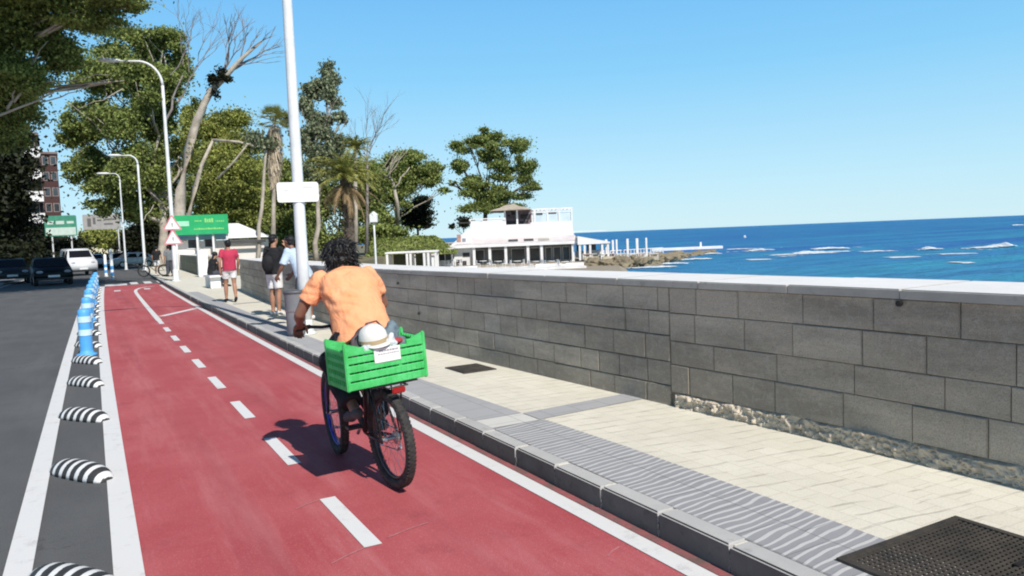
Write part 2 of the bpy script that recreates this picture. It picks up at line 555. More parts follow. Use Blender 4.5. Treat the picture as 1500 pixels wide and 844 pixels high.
def ring_frame(bm, x0, x1, z0, z1, t, y0, y1):
    """one closed rectangular frame around an opening"""
    o_ = [(x0 - t, z0 - t), (x1 + t, z0 - t), (x1 + t, z1 + t), (x0 - t, z1 + t)]
    i_ = [(x0, z0), (x1, z0), (x1, z1), (x0, z1)]
    A = [[bm.verts.new((x, y, z)) for x, z in q] for q in (o_, i_) for y in (y0, y1)]
    of, ob, nf, nb = A
    for k in range(4):
        j = (k + 1) % 4
        bm.faces.new((of[k], of[j], nf[j], nf[k]))
        bm.faces.new((ob[k], ob[j], nb[j], nb[k]))
        bm.faces.new((of[k], of[j], ob[j], ob[k]))
        bm.faces.new((nf[k], nf[j], nb[j], nb[k]))


def sheet(pts, z):
    bm = bmesh.new()
    f = bm.faces.new([bm.verts.new((p[0], p[1], z)) for p in pts])
    if f.normal.z < 0 or True:
        f.normal_update()
        if f.normal.z < 0: bmesh.ops.reverse_faces(bm, faces=[f])
    return bm


def strip(x0, x1, y0, y1, z, step=1.0, bend=True, bm=None):
    """sheet between two x offsets following the road's slight bend; x0/x1 may be functions of y"""
    bm = bm or bmesh.new()
    n = max(1, int((y1 - y0) / step))
    prev = None
    for i in range(n + 1):
        y = y0 + (y1 - y0) * i / n
        c = cv(y) if bend else 0
        a = (x0(y) if callable(x0) else x0) + c
        b = (x1(y) if callable(x1) else x1) + c
        cur = (bm.verts.new((a, y, z)), bm.verts.new((b, y, z)))
        if prev: bm.faces.new((prev[0], prev[1], cur[1], cur[0]))
        prev = cur
    return bm


def fuse(bm, voxel, smooth=2):
    """weld overlapping closed shells into one continuous surface"""
    bmesh.ops.recalc_face_normals(bm, faces=bm.faces[:])
    me = bpy.data.meshes.new('tmp')
    bm.to_mesh(me)
    bm.free()
    o = bpy.data.objects.new('tmp', me)
    C.objects.link(o)
    r = o.modifiers.new('r', 'REMESH')
    r.mode = 'VOXEL'
    r.voxel_size = voxel
    r.use_smooth_shade = True
    if smooth:
        s = o.modifiers.new('s', 'SMOOTH')
        s.iterations = smooth
        s.factor = 0.5
    dg = bpy.context.evaluated_depsgraph_get()
    dg.update()
    out = bpy.data.meshes.new_from_object(o.evaluated_get(dg))
    bpy.data.objects.remove(o)
    bpy.data.meshes.remove(me)
    out.polygons.foreach_set('use_smooth', [True] * len(out.polygons))
    return out


def shift(me, fn):
    """push every vertex along its normal by fn(position)"""
    nrm = [tuple(x.vector) for x in me.vertex_normals]
    out = []
    for v, q in zip([tuple(v.co) for v in me.vertices], nrm):
        k = fn(Vector(v))
        out.extend((v[0] + q[0] * k, v[1] + q[1] * k, v[2] + q[2] * k))
    me.vertices.foreach_set('co', out)
    me.update()


def poly_mesh(name, V, F):
    me = bpy.data.meshes.new(name)
    me.from_pydata(V, [], F)
    return me


# ---------------------------------------------------------------- vegetation
def leaf_mesh(name, P, size, elong=1.6, droop=0.0):
    """one small diamond leaf face per point"""
    n = len(P)
    d = rng.normal(size=(n, 3))
    d[:, 2] -= droop
    d /= np.linalg.norm(d, axis=1)[:, None]
    e = rng.normal(size=(n, 3))
    e -= (e * d).sum(1)[:, None] * d
    e /= np.linalg.norm(e, axis=1)[:, None]
    s = size * rng.uniform(0.6, 1.35, n)[:, None]
    a = d * s * elong * 0.5
    b = e * s * 0.5
    V = np.empty((n, 4, 3), dtype=np.float32)
    V[:, 0] = P - a
    V[:, 1] = P + b
    V[:, 2] = P + a
    V[:, 3] = P - b
    me = bpy.data.meshes.new(name)
    me.vertices.add(4 * n)
    me.vertices.foreach_set('co', V.reshape(-1))
    me.loops.add(4 * n)
    me.loops.foreach_set('vertex_index', np.arange(4 * n, dtype=np.int32))
    me.polygons.add(n)
    me.polygons.foreach_set('loop_start', np.arange(0, 4 * n, 4, dtype=np.int32))
    me.update(calc_edges=True)
    return me


def crown_points(blobs, total, sub=9, tight=0.30):
    """blobs: (centre, (rx, ry, rz), weight); leaves gather in tufts around each blob's outside"""
    out = []
    W = sum(b[2] for b in blobs)
    for c, r, w in blobs:
        k = int(total * w / W)
        c = np.array(c)
        r = np.array(r)
        m = max(4, int(sub))
        dirs = rng.normal(size=(m, 3))
        dirs /= np.linalg.norm(dirs, axis=1)[:, None]
        cen = c + dirs * r * rng.uniform(0.35, 0.95, m)[:, None]
        idx = rng.integers(0, m, k)
        sc = rng.uniform(0.55, 1.35, m)
        off = rng.normal(size=(k, 3)) * 0.62
        far = rng.random(k) < 0.16
        off[far] *= 1.9
        flat = np.array([1, 1, 0.72])
        out.append(cen[idx] + off * r * (tight * sc[idx])[:, None] * flat)
    return np.concatenate(out)


def wander(a, b, n, amp, seed=0):
    rs = random.Random(seed)
    a, b = Vector(a), Vector(b)
    L = (b - a).length
    pts = []
    for i in range(n + 1):
        t = i / n
        p = a.lerp(b, t)
        if 0 < i < n:
            p += Vector((rs.uniform(-1, 1), rs.uniform(-1, 1), rs.uniform(-0.6, 0.6))) * amp * L
        pts.append(p)
    return pts


def tree(name, label, foot, fork, trunk_r, blobs, nleaf, lsize, leafm, barkm, group=None, cat='tree', sub=9, tight=0.34, extra=None, droop=0.0, seed=1):
    """blobs in world coords; foot, fork world points"""
    foot = Vector(foot)
    root = empty(name, foot, 0, label, cat, group)
    bm = bmesh.new()
    L = lambda p: Vector(p) - foot
    pts = wander(L(foot), L(fork), 5, 0.02, seed)
    tube(bm, pts, [trunk_r * (1.25 if i == 0 else 1.0 - 0.07 * i) for i in range(6)], 10)
    rs = random.Random(seed)
    for c, r, w in blobs:
        c = Vector(c)
        st = L(fork) if rs.random() < 0.6 else L(foot).lerp(L(fork), rs.uniform(0.6, 0.95))
        tr = trunk_r * rs.uniform(0.35, 0.55)
        pp = wander(st, L(c), 5, 0.05, rs.random())
        tube(bm, pp, [tr * (1 - 0.16 * i) for i in range(6)], 7)
        for k in range(4):
            q = L(c) + Vector((rs.uniform(-1, 1) * r[0], rs.uniform(-1, 1) * r[1], rs.uniform(-0.3, 1) * r[2])) * 0.8
            p2 = wander(pp[rs.choice((3, 4))], q, 4, 0.07, rs.random())
            tube(bm, p2, [tr * 0.4 * (1 - 0.2 * i) + 0.008 for i in range(5)], 5)
    if extra: extra(bm, L)
    obj('trunk', bm, barkm, root, smooth=True)
    P = crown_points([(L(c), r, w) for c, r, w in blobs], nleaf, sub, tight)
    link('crown', leaf_mesh('crown', P, lsize, droop=droop), leafm, root)
    return root


def blob(px, py, D, rx, ry, w=None, dz=None):
    """crown lump at a sight line: rx, ry in photo pixels at distance D"""
    s = D / F_PX
    R = (rx * s, (dz or rx) * s * 0.8, ry * s)
    return (at(px, py, D), R, w if w is not None else rx * ry)


def twigs(bm, a, d, length, r, depth, rs, spread=0.5):
    b = a + d * length
    pts = wander(a, b, 3, 0.06, rs.random())
    tube(bm, pts, [r, r * 0.85, r * 0.7, r * 0.55], 5, caps=False)
    if depth == 0: return
    for k in range(rs.choice((2, 3))):
        nd = (d + Vector((rs.uniform(-1, 1), rs.uniform(-1, 1), rs.uniform(-0.5, 0.9))) * spread).normalized()
        st = pts[rs.choice((2, 3, 3))]
        twigs(bm, st, nd, length * rs.uniform(0.55, 0.8), r * 0.58, depth - 1, rs, spread)

# ================================================================ SETTING
SW = 0.14                                   # pavement height
SEA_Z, BEACH_Z = -2.5, -2.1


def V2(p): return (p.x, p.y)


# land: everything left of the shore, with a skirt down to the beach
land = [(-400, -60), (4.75, -60), (4.75, 15), (4.9, 20), (5.35, 28), (6.1, 43), (7.2, 50), (12, 50), (17, 56), V2(base(560, 74, 0)), V2(base(640, 84, 0)), V2(base(690, 104, 0)), V2(base(790, 112, 0)),
        V2(base(820, 150, 0)), V2(base(760, 260, 0)), (60, 600), (-400, 600)]
bm = sheet(land, -0.012)
f = bm.faces[:][0]
ring = f.verts[:]
low = [bm.verts.new((v.co.x, v.co.y, -3.2)) for v in ring]
for i in range(len(ring)):
    j = (i + 1) % len(ring)
    bm.faces.new((ring[i], ring[j], low[j], low[i]))
struct('ground', bm, M['earth'])

beach = [(4.7, -60), (9, -60), (9.5, -20), (12, 2), (19, 16), (27, 30), (34, 44), V2(base(905, 84, 0)), V2(base(870, 92, 0)), V2(base(700, 118, 0)), V2(base(520, 90, 0)), (5, 60)]
bm = sheet(beach, BEACH_Z)
ring = bm.faces[:][0].verts[:]
low = [bm.verts.new((v.co.x * 1.03 + 0.6, v.co.y, SEA_Z - 0.5)) for v in ring]
for i in range(len(ring)):
    j = (i + 1) % len(ring)
    bm.faces.new((ring[i], ring[j], low[j], low[i]))
struct('beach', bm, M['sand'])

bm = bmesh.new()
f = bm.faces.new([bm.verts.new(p) for p in ((3, -4000, SEA_Z), (60000, -30000, SEA_Z), (60000, 70000, SEA_Z), (-40000, 70000, SEA_Z), (-3000, 900, SEA_Z), (3, 300, SEA_Z))])
struct('sea', bm, m_sea())

# road, cycle lane, dividing strip
struct('road', strip(-5.0, 2.56, -14, 260, 0.0, 4), M['asphalt'])
LANE_END = 41.0
struct('cycle_lane', strip(0.10, 2.42, -14, LANE_END, 0.004, 1), M['lane'])
bm = strip(0.00, 0.14, -14, LANE_END, 0.008)
strip(2.38, 2.50, -14, LANE_END - 2, 0.008, bm=bm)
strip(-0.50, -0.37, -14, 60, 0.008, bm=bm)
strip(-4.75, -4.65, 30, 120, 0.008, bm=bm)
for k in range(-6, 9):                     # dashes of the centre line
    y = 3.92 + 1.82 * k
    strip(1.19, 1.29, y, y + 0.92, 0.008, 1.0, bm=bm)
strip(1.18, 1.30, 19.4, 32.3, 0.008, bm=bm)


def arc_line(bm, pts, w, z):
    prev = None
    for i, p in enumerate(pts):
        d = Vector(pts[min(i + 1, len(pts) - 1)]) - Vector(pts[max(i - 1, 0)])
        nn = Vector((-d.y, d.x)).normalized() * w / 2
        c = cv(p[1])
        cur = (bm.verts.new((p[0] + c - nn.x, p[1] - nn.y, z)), bm.verts.new((p[0] + c + nn.x, p[1] + nn.y, z)))
        if prev: bm.faces.new((prev[0], prev[1], cur[1], cur[0]))
        prev = cur


arc_line(bm, [(1.24, 32.3), (1.25, 34), (1.32, 35.6), (1.5, 36.9), (1.8, 37.8), (2.15, 38.2)], 0.12, 0.008)
arc_line(bm, [(1.36, 20.6), (2.34, 22.4)], 0.20, 0.008)
for (x, y) in ((0.62, 35.2), (1.75, 35.4)):
    strip(x - 0.12, x + 0.12, y, y + 0.9, 0.0081, bm=bm)
strip(0.14, 1.1, LANE_END - 0.1, LANE_END + 1.9, 0.0085, bm=bm)     # crossing blocks at the end of the lane
for k in range(4): strip(1.25 + 0.62 * k, 1.6 + 0.62 * k, LANE_END + 0.4, LANE_END + 3.2, 0.0085, bm=bm)
struct('lane_marking', bm, M['line'])

# small scuffs and a transverse faint paint line near the camera
bm = bmesh.new()
for (x0, y0, x1, y1, w) in ((1.34, 3.98, 1.62, 4.06, 0.012), (0.98, 3.82, 1.2, 3.92, 0.010), (1.02, 4.75, 1.18, 4.83, 0.012), (2.2, 3.1, 2.32, 3.16, 0.01)):
    arc_line(bm, [(x0, y0), ((x0 + x1) / 2, (y0 + y1) / 2 + 0.01), (x1, y1)], w, 0.0082)
struct('lane_marking_scuff', bm, pm('scuffed_paint', (0.52, 0.24, 0.24), (0.42, 0.10, 0.12), 12, 0.8))

# left kerb + pavement
bm = bmesh.new()
prev = None
for i in range(0, 70):
    y = -14 + i * 4
    c = cv(y)
    cur = [bm.verts.new(p) for p in ((-5.0 + c, y, 0), (-5.0 + c, y, 0.13), (-5.15 + c, y, 0.13), (-9.5 + c, y, 0.14))]
    if prev:
        for a in range(3): bm.faces.new((prev[a], prev[a + 1], cur[a + 1], cur[a]))
    prev = cur
struct('pavement_across_road', bm, M['band'])

# seaside pavement
WALL = [(-14, 4.62), (-4, 4.56), (0, 4.52), (2.3, 4.47), (3.64, 4.42), (5.1, 4.31), (7.2, 4.17), (9.8, 4.00), (12.5, 3.90), (15, 3.90), (19, 4.02), (23, 4.25), (27.6, 4.56), (43, 5.25), (60, 5.85), (70, 6.2)]


def wallx(y):
    for (a, xa), (b, xb) in zip(WALL, WALL[1:]):
        if a <= y <= b: return xa + (xb - xa) * (y - a) / (b - a)
    return WALL[0][1] if y < WALL[0][0] else WALL[-1][1]


bm = bmesh.new()
prev = None
y = -14.0
while y <= 75:
    cur = (bm.verts.new((2.60 + cv(y), y, SW - 0.006)), bm.verts.new((max(wallx(y), 3) + 0.12 + (1.5 if 28.5 < y < 42 else 0), y, SW - 0.006)))
    if prev: bm.faces.new((prev[0], prev[1], cur[1], cur[0]))
    prev = cur
    y += 0.5
struct('pavement', bm, M['cream'])


def edge_in(y): return 2.69 - 0.0 * y


def edge_out(y):
    if y < 4.2: return 3.22
    if y < 8: return 3.22 - (y - 4.2) * 0.045
    return 3.05


bm = strip(edge_in, edge_out, -14, 5.30, SW - 0.002, 0.5)
struct('pavement_wavy_strip', bm, M['wavy'])
bm = strip(edge_in, lambda y: edge_out(y) - 0.02, 5.62, 28.5, SW - 0.002, 0.5)
for y0 in (12.4, 19.6): pass
struct('pavement_grey_strip', bm, M['band'])
bm = bmesh.new()
for y0 in (5.30, 13.2, 21.0):
    x1 = wallx(y0) - 0.02
    vs = [bm.verts.new(p) for p in ((3.14 + cv(y0), y0 + 0.02, SW - 0.001), (x1, y0 + 0.10, SW - 0.001), (x1, y0 + 0.38, SW - 0.001), (3.14 + cv(y0), y0 + 0.30, SW - 0.001))]
    bm.faces.new(vs)
struct('pavement_cross_band', bm, M['band'])
struct('pavement_pale_square', strip(edge_in, lambda y: 3.13, 5.31, 5.61, SW - 0.0015, 1), M['pale'])

# kerb: individual granite stones with gaps; shade on road faces put into colour
bm = bmesh.new()
rs = random.Random(3)
y = -13.5
while y < 62:
    Lk = 0.52 if y < 12 else 1.04
    if y > 30: Lk = 2.0
    x = 2.565 + cv(y) + rs.uniform(-0.004, 0.004)
    z = SW + 0.002 + rs.uniform(-0.003, 0.003)
    gap = 0.014 if y < 12 else 0.02
    b2 = bmesh.new()
    yy0, yy1 = y + gap / 2, y + Lk - gap / 2
    dx = cv(y + Lk) - cv(y)
    vs = box(b2, x, x + 0.125, yy0, yy1, -0.05, z)
    for v in vs:
        if v.co.y > y + Lk / 2: v.co.x += dx
    top = [e for e in b2.edges if all(abs(v.co.z - z) < 1e-5 for v in e.verts)]
    bmesh.ops.bevel(b2, geom=top, offset=0.010, segments=2, affect='EDGES')
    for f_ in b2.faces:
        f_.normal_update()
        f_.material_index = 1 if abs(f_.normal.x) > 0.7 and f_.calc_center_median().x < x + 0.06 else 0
    merge(bm, b2)
    # broken lip / mortar at the joint
    if y < 10:
        n0 = len(bm.faces)
        ell(bm, (x + 0.001, y + rs.uniform(-0.01, 0.01), 0.06 + rs.uniform(-0.02, 0.03)), (0.006, rs.uniform(0.006, 0.012), rs.uniform(0.015, 0.035)), 7, 6)
        for q_ in bm.faces[-42:]: q_.material_index = 1
    y += Lk
o = struct('kerb', bm, [M['granite'], M['kerbface']])
bm = strip(2.575, 2.70, -14, 62, SW - 0.02, 1)
struct('kerb_mortar_surface', bm, M['mortar'])
# narrow brown and red strip in the gutter
bm = strip(2.505, 2.57, -14, 40, 0.0082, 1)
struct('road_gutter', bm, pm('gutter_brown_red', (0.16, 0.10, 0.09), (0.40, 0.10, 0.11), 7, 0.95, bump=0.5))

# drain grating: frame, cross bars and bearing bars over a dark pit
gx0, gx1, gy0, gy1 = 2.84, 3.74, 1.05, 2.24
g = empty('drain_grating', (gx0, gy0, SW), 0, 'large black slotted steel drain grating set in the cream pavement at the bottom corner', 'drain grating')
bm = bmesh.new()
w = 0.035
for a in ((0, gx1 - gx0, 0, w), (0, gx1 - gx0, gy1 - gy0 - w, gy1 - gy0), (0, w, w, gy1 - gy0 - w), (gx1 - gx0 - w, gx1 - gx0, w, gy1 - gy0 - w)):
    box(bm, a[0], a[1], a[2], a[3], -0.02, 0.012)
mg = pm('weathered_iron', (0.05, 0.047, 0.043), (0.10, 0.085, 0.07), 6, 0.65, 0.3, bump=0.4)
obj('frame', bm, mg, g)
bm = bmesh.new()
nb = 42
for i in range(nb):
    yb = w + (gy1 - gy0 - 2 * w) * (i + 0.5) / nb
    box(bm, w, gx1 - gx0 - w, yb - 0.005, yb + 0.005, -0.015, 0.008)
for i in range(26):
    xb = w + (gx1 - gx0 - 2 * w) * (i + 0.5) / 26
    box(bm, xb - 0.0045, xb + 0.0045, w, gy1 - gy0 - w, -0.017, 0.0055)
obj('bars', bm, mg, g)
bm = bmesh.new()
box(bm, 0.01, gx1 - gx0 - 0.01, 0.01, gy1 - gy0 - 0.01, -0.030, -0.022)
obj('pit', bm, pm('pit_black', (0.015, 0.014, 0.013), None, 3, 0.9), g)
bm = bmesh.new()
for (x, y) in ((0.66, 0.72),):
    box(bm, x - 0.11, x + 0.11, y - 0.012, y + 0.012, 0.008, 0.016)
obj('lifting_slot', bm, M['black'], g)
# crumpled paper litter on it
bm = bmesh.new()
ell(bm, (0, 0, 0), (0.022, 0.016, 0.009), 8, 6)
for v in bm.verts: v.co += noise.noise_vector(v.co * 60) * 0.006
o = obj('paper_scrap', bm, M['white'], smooth=False)
o.location = (3.43, 1.62, SW + 0.022)
tag(o, 'tiny crumpled white paper scrap lying on the black drain grating', 'litter')

# iron access cover by the wall
c = empty('access_cover', (3.77, 7.9, SW), 0.02, 'small dark rectangular iron access cover set in the cream pavement near the wall', 'access cover')
bm = bmesh.new()
rbox(bm, -0.21, 0.21, -0.25, 0.25, -0.02, 0.005, 0.003, 1)
obj('frame', bm, mg, c)
bm = bmesh.new()
rbox(bm, -0.185, 0.185, -0.225, 0.225, 0.0055, 0.010, 0.003, 1)
for i in range(9):
    box(bm, -0.16, 0.16, -0.2 + i * 0.05 - 0.006, -0.2 + i * 0.05 + 0.006, 0.010, 0.013)
obj('lid', bm, mg, c)

# ---------------------------------------------------------------- sea wall
WTOP, COPZ = 1.155, 0.062                 # coping underside and thickness (absolute z)


def wall_point(y, d=0.0):
    x = wallx(y)
    t = (wallx(y + 0.05) - wallx(y - 0.05)) / 0.1
    n_ = Vector((-1, t)).normalized()
    return Vector((x + n_.x * d, y + n_.y * d))


def block(bm, ya, yb, za, zb, proud, rs, cham=0.008):
    """one stone: front face with chamfered, slightly wavering edges"""
    a = [wall_point(ya, 0), wall_point(yb, 0), wall_point(ya + cham, proud), wall_point(yb - cham, proud), wall_point(ya, -0.08), wall_point(yb, -0.08)]
    j = lambda: rs.uniform(-0.003, 0.003)
    P = lambda q, z: bm.verts.new((q.x, q.y, z))
    b0, b1, b2, b3 = P(a[0], za), P(a[1], za), P(a[1], zb), P(a[0], zb)
    f0, f1, f2, f3 = P(a[2], za + cham + j()), P(a[3], za + cham + j()), P(a[3], zb - cham + j()), P(a[2], zb - cham + j())
    k0, k1, k2, k3 = P(a[4], za), P(a[5], za), P(a[5], zb), P(a[4], zb)
    for q in ((f0, f1, f2, f3), (b0, b1, f1, f0), (b1, b2, f2, f1), (b2, b3, f3, f2), (b3, b0, f0, f3), (k0, k1, b1, b0), (k1, k2, b2, b1), (k2, k3, b3, b2), (k3, k0, b0, b3)):
        bm.faces.new(q)


def wall_run(name, label, y0, y1, part_groups, thick=0.78):
    root = empty(name, (wallx(y0), y0, 0), 0, label, 'wall')
    inv = Matrix.Translation(-Vector((wallx(y0), y0, 0)))
    rs = random.Random(5)
    # core
    bm = bmesh.new()
    ys = [y0 + (y1 - y0) * i / max(1, int((y1 - y0) / 1.0)) for i in range(int((y1 - y0) / 1.0) + 1)]
    if ys[-1] < y1: ys.append(y1)
    prev = None
    for y in ys:
        a, b = wall_point(y, -0.012), wall_point(y, -thick)
        cur = [bm.verts.new(p) for p in ((a.x, a.y, 0.0), (a.x, a.y, WTOP), (b.x, b.y, WTOP), (b.x, b.y, -3.0))]
        if prev:
            for k in range(3): bm.faces.new((prev[k], prev[k + 1], cur[k + 1], cur[k]))
        else: bm.faces.new(cur)
        prev = cur
    bm.faces.new(prev[::-1])
    bm.transform(inv)
    obj('core', bm, M['mortar'], root)
    for (ya, yb, rows, wmin, wmax, mat, zlow, gap, prd) in part_groups:
        bm = bmesh.new()
        H = WTOP - zlow
        tot = sum(rows)
        z = zlow
        for r_ in rows:
            h = H * r_ / tot
            y = ya + rs.uniform(-wmax, 0)
            while y < yb:
                w = rs.uniform(wmin, wmax)
                s, e = max(y, ya), min(y + w, yb)
                if e - s > 0.05: block(bm, s + gap / 2, e - gap / 2, z + gap / 2, z + h - gap / 2, rs.uniform(0, prd), rs, 0.006 if gap < 0.012 else 0.008)
                y += w
            z += h
        bm.transform(inv)
        obj('stone_face', bm, mat, root, smooth=False)
    # coping slabs
    bm = bmesh.new()
    y = y0
    while y < y1 - 0.01:
        w = min(rs.choice((0.85, 1.0, 1.15)), y1 - y)
        z = WTOP + 0.002
        pr = 0.025 + rs.uniform(-0.004, 0.004)
        zt = WTOP + COPZ + rs.uniform(-0.003, 0.003)
        q = [wall_point(y + 0.004, pr), wall_point(y + w - 0.004, pr), wall_point(y + w - 0.004, -thick - 0.03), wall_point(y + 0.004, -thick - 0.03)]
        b2 = bmesh.new()
        lo = [b2.verts.new((p.x, p.y, z)) for p in q]
        hi = [b2.verts.new((p.x, p.y, zt)) for p in q]
        b2.faces.new(lo[::-1])
        ft = b2.faces.new(hi)
        for k in range(4): b2.faces.new((lo[k], lo[(k + 1) % 4], hi[(k + 1) % 4], hi[k]))
        bmesh.ops.recalc_face_normals(b2, faces=b2.faces[:])
        bmesh.ops.bevel(b2, geom=[e for e in b2.edges if all(v.co.z > z + 0.01 for v in e.verts)], offset=0.008, segments=2, affect='EDGES')
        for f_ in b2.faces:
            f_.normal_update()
            f_.material_index = 0 if abs(f_.normal.z) > 0.5 else 1  # slab sides take the tone with painted shade
        merge(bm, b2)
        y += w
    bm.transform(inv)
    obj('coping', bm, [M['coping'], M['copface']], root)
    return root, inv


root, inv = wall_run('sea_wall', 'long grey stone block sea wall with white coping beside the pavement', -14, 27.6,
                     [(5.05, 27.6, (0.9, 1, 1.1, 1, 1), 0.28, 0.62, M['stone_old'], SW - 0.02, 0.009, 0.012),
                      (-14, 5.045, (1.0, 0.85, 1.0, 0.9), 0.36, 0.66, M['stone'], SW + 0.115, 0.006, 0.012)])
# rough broken plinth under the near length: one knapped, pitted strip
bm = bmesh.new()
grid = []
yy = -6.0
while yy < 5.0:
    grid.append(yy)
    yy += 0.013 if yy > 1.0 else 0.05
prev = None
for yy in grid:
    cur = []
    htop = 0.125 + 0.028 * noise.noise(Vector((yy * 3.3, 2.2, 0))) + 0.012 * noise.noise(Vector((yy * 11, 0, 4)))
    for j in range(13):
        t = j / 12
        z = SW - 0.01 + htop * t
        q = Vector((yy * 10, 0, z * 19)) + noise.noise_vector(Vector((yy * 14, 1, z * 14))) * 0.9
        d, _p = noise.voronoi(q)
        ridge = min(1.0, (d[1] - d[0]) * 4.0)
        chip = noise.noise(Vector((yy * 45, 7, z * 45)))
        chip2 = noise.noise(Vector((yy * 17, 3, z * 22)))
        tilt = noise.noise(Vector((_p[0].x * 3.1, _p[0].y, _p[0].z * 2.3)))
        off = -0.036 + 0.018 * ridge + 0.026 * tilt + 0.014 * chip + 0.022 * chip2
        off = max(-0.020, off + 0.036)
        if j == 12: off = -0.02
        p = wall_point(yy, off + 0.010)
        cur.append(bm.verts.new((p.x, p.y, z + 0.006 * chip)))
    if prev:
        for j in range(12): bm.faces.new((prev[j], cur[j], cur[j + 1], prev[j + 1]))
    prev = cur
bm.transform(inv)
obj('rubble_plinth', bm, M['rubble'], root, smooth=False)
# bolts / drain hole on the wall face
bm = bmesh.new()
for (yy, z) in ((3.0, 1.13), (10.6, 1.02), (9.9, 0.62)):
    p = wall_point(yy, 0.02)
    cyl2 = bmesh.new()
    tube(cyl2, [(p.x, p.y, z), (p.x - 0.02, p.y, z)], 0.02, 10)
    merge(bm, cyl2)
bm.transform(inv)
obj('iron_plug', bm, M['black'], root)

root2, inv2 = wall_run('far_sea_wall', 'far low stone wall with white coping past the gap, below the green sign', 43.0, 68.0,
                       [(43.0, 68.0, (1, 1, 1), 0.5, 0.9, pm('mossy_wall', (0.20, 0.20, 0.15), (0.13, 0.14, 0.09), 1.5, 0.9), SW, 0.02, 0.01)])
bm = bmesh.new()
p = Vector((wallx(43.0) - 0.05, 42.6, SW))
rbox(bm, -0.24, 0.24, -0.2, 0.25, 0, 1.35, 0.02, 2)
o = obj('gate_post', bm, M['plaster'])
o.location = p
tag(o, 'white plastered end post of the far wall beside the gap', 'post')

# ================================================================ LAMPS, POLES, SIGNS
def pole_tube(bm, x, y, z0, z1, r0, r1, seg=16):
    n_ = 8
    tube(bm, [(x, y, z0 + (z1 - z0) * i / n_) for i in range(n_ + 1)], [r0 + (r1 - r0) * i / n_ for i in range(n_ + 1)], seg)


PX, PY = 3.12, 12.85
r_ = empty('lamp_post', (PX, PY, SW), 0, 'tall thick white metal pole with a small white notice plate, beside the grey litter bin', 'lamp post')
bm = bmesh.new()
pole_tube(bm, 0, 0, 0.02, 9.5, 0.102, 0.060, 20)
obj('shaft', bm, M['polewhite'], r_, smooth=True)
bm = bmesh.new()
lathe(bm, [(0.17, 0), (0.17, 0.025), (0.125, 0.03), (0.115, 0.22), (0.104, 0.24)], seg=20)
for k in range(4): cyl(bm, (0.14 * cos(k * pi / 2 + .78), 0.14 * sin(k * pi / 2 + .78)), 0.014, 0.02, 0.06, 6)
obj('base_plate', bm, M['polewhite'], r_, smooth=False)
bm = bmesh.new()
tube(bm, [(0, 0, 9.4), (-0.1, 0, 9.9), (-0.7, 0.02, 10.4), (-1.6, 0.05, 10.6)], [0.058, 0.05, 0.045, 0.04], 10)
obj('arm', bm, M['polewhite'], r_, smooth=True)
bm = bmesh.new()
ell(bm, (-1.95, 0.06, 10.58), (0.42, 0.14, 0.09), 14, 8)
obj('lamp_head', bm, M['polewhite'], r_, smooth=True)


def rounded_plate(bm, w, h, t, r, y=0.0, seg=5):
    P = []
    for cx, cz, a0 in ((w / 2 - r, h / 2 - r, 0), (-w / 2 + r, h / 2 - r, 90), (-w / 2 + r, -h / 2 + r, 180), (w / 2 - r, -h / 2 + r, 270)):
        for k in range(seg + 1):
            a = radians(a0 + 90 * k / seg)
            P.append((cx + r * cos(a), cz + r * sin(a)))
    A = [bm.verts.new((x, y, z)) for x, z in P]
    B = [bm.verts.new((x, y + t, z)) for x, z in P]
    bm.faces.new(A)
    bm.faces.new(B[::-1])
    for i in range(len(A)):
        j = (i + 1) % len(A)
        bm.faces.new((A[i], A[j], B[j], B[i]))


bm = bmesh.new()
rounded_plate(bm, 0.66, 0.325, 0.006, 0.045, -0.10)
sg = obj('sign_plate', bm, pm('enamel_white', (0.86, 0.86, 0.84), (0.80, 0.79, 0.74), 3, 0.35), r_)
sg.location = (-0.005, 0, 2.36)
sg.rotation_euler = (0, 0, radians(-14))
for (x, z, w, h) in ((-0.19, 0.035, 0.07, 0.012), (-0.19, 0.017, 0.05, 0.008), (0.14, 0.085, 0.17, 0.010), (0.15, 0.065, 0.13, 0.009), (-0.04, 0.02, 0.11, 0.008), (0.02, -0.012, 0.22, 0.008), (-0.07, -0.055, 0.16, 0.008), (0.12, -0.06, 0.14, 0.007)):
    x0 = x - w / 2
    bm = bmesh.new()
    k = random.Random(int((x + z + 3) * 1000))
    while x0 < x + w / 2:
        ww = k.uniform(0.007, 0.018)
        box(bm, x0, x0 + ww, -0.1035, -0.1015, z - h / 2, z + h / 2)
        x0 += ww + 0.004
    obj('faded_print', bm, pm('faded_print_grey', (0.50, 0.50, 0.50), (0.62, 0.62, 0.60), 20, 0.6), sg)
for z in (0.09, -0.09):
    bm = bmesh.new()
    tube(bm, [(0.0, -0.097, z), (0.0, 0.0, z)], 0.018, 8)
    obj('bracket', bm, M['steel'], sg)

# litter bin strapped to the pole
b_ = empty('litter_bin', (2.93, 12.72, SW), 0.1, 'grey oval litter bin standing against the thick white pole', 'litter bin')
bm = bmesh.new()
prof = [(0.0, 0.02), (0.125, 0.02), (0.150, 0.06), (0.158, 0.35), (0.166, 0.66), (0.175, 0.69), (0.178, 0.72), (0.165, 0.725), (0.150, 0.70), (0.145, 0.3), (0.0, 0.28)]
lathe(bm, prof[1:-1], seg=22)
obj('drum', bm, pm('grey_plastic', (0.17, 0.18, 0.20), (0.22, 0.225, 0.235), 5, 0.6), b_, smooth=True)
bm = bmesh.new()
lathe(bm, [(0.181, 0.70), (0.183, 0.745), (0.150, 0.76), (0.148, 0.72)], seg=22)
obj('rim', bm, pm('grey_plastic_dark', (0.09, 0.095, 0.105), (0.12, 0.12, 0.13), 5, 0.5), b_, smooth=True)
bm = bmesh.new()
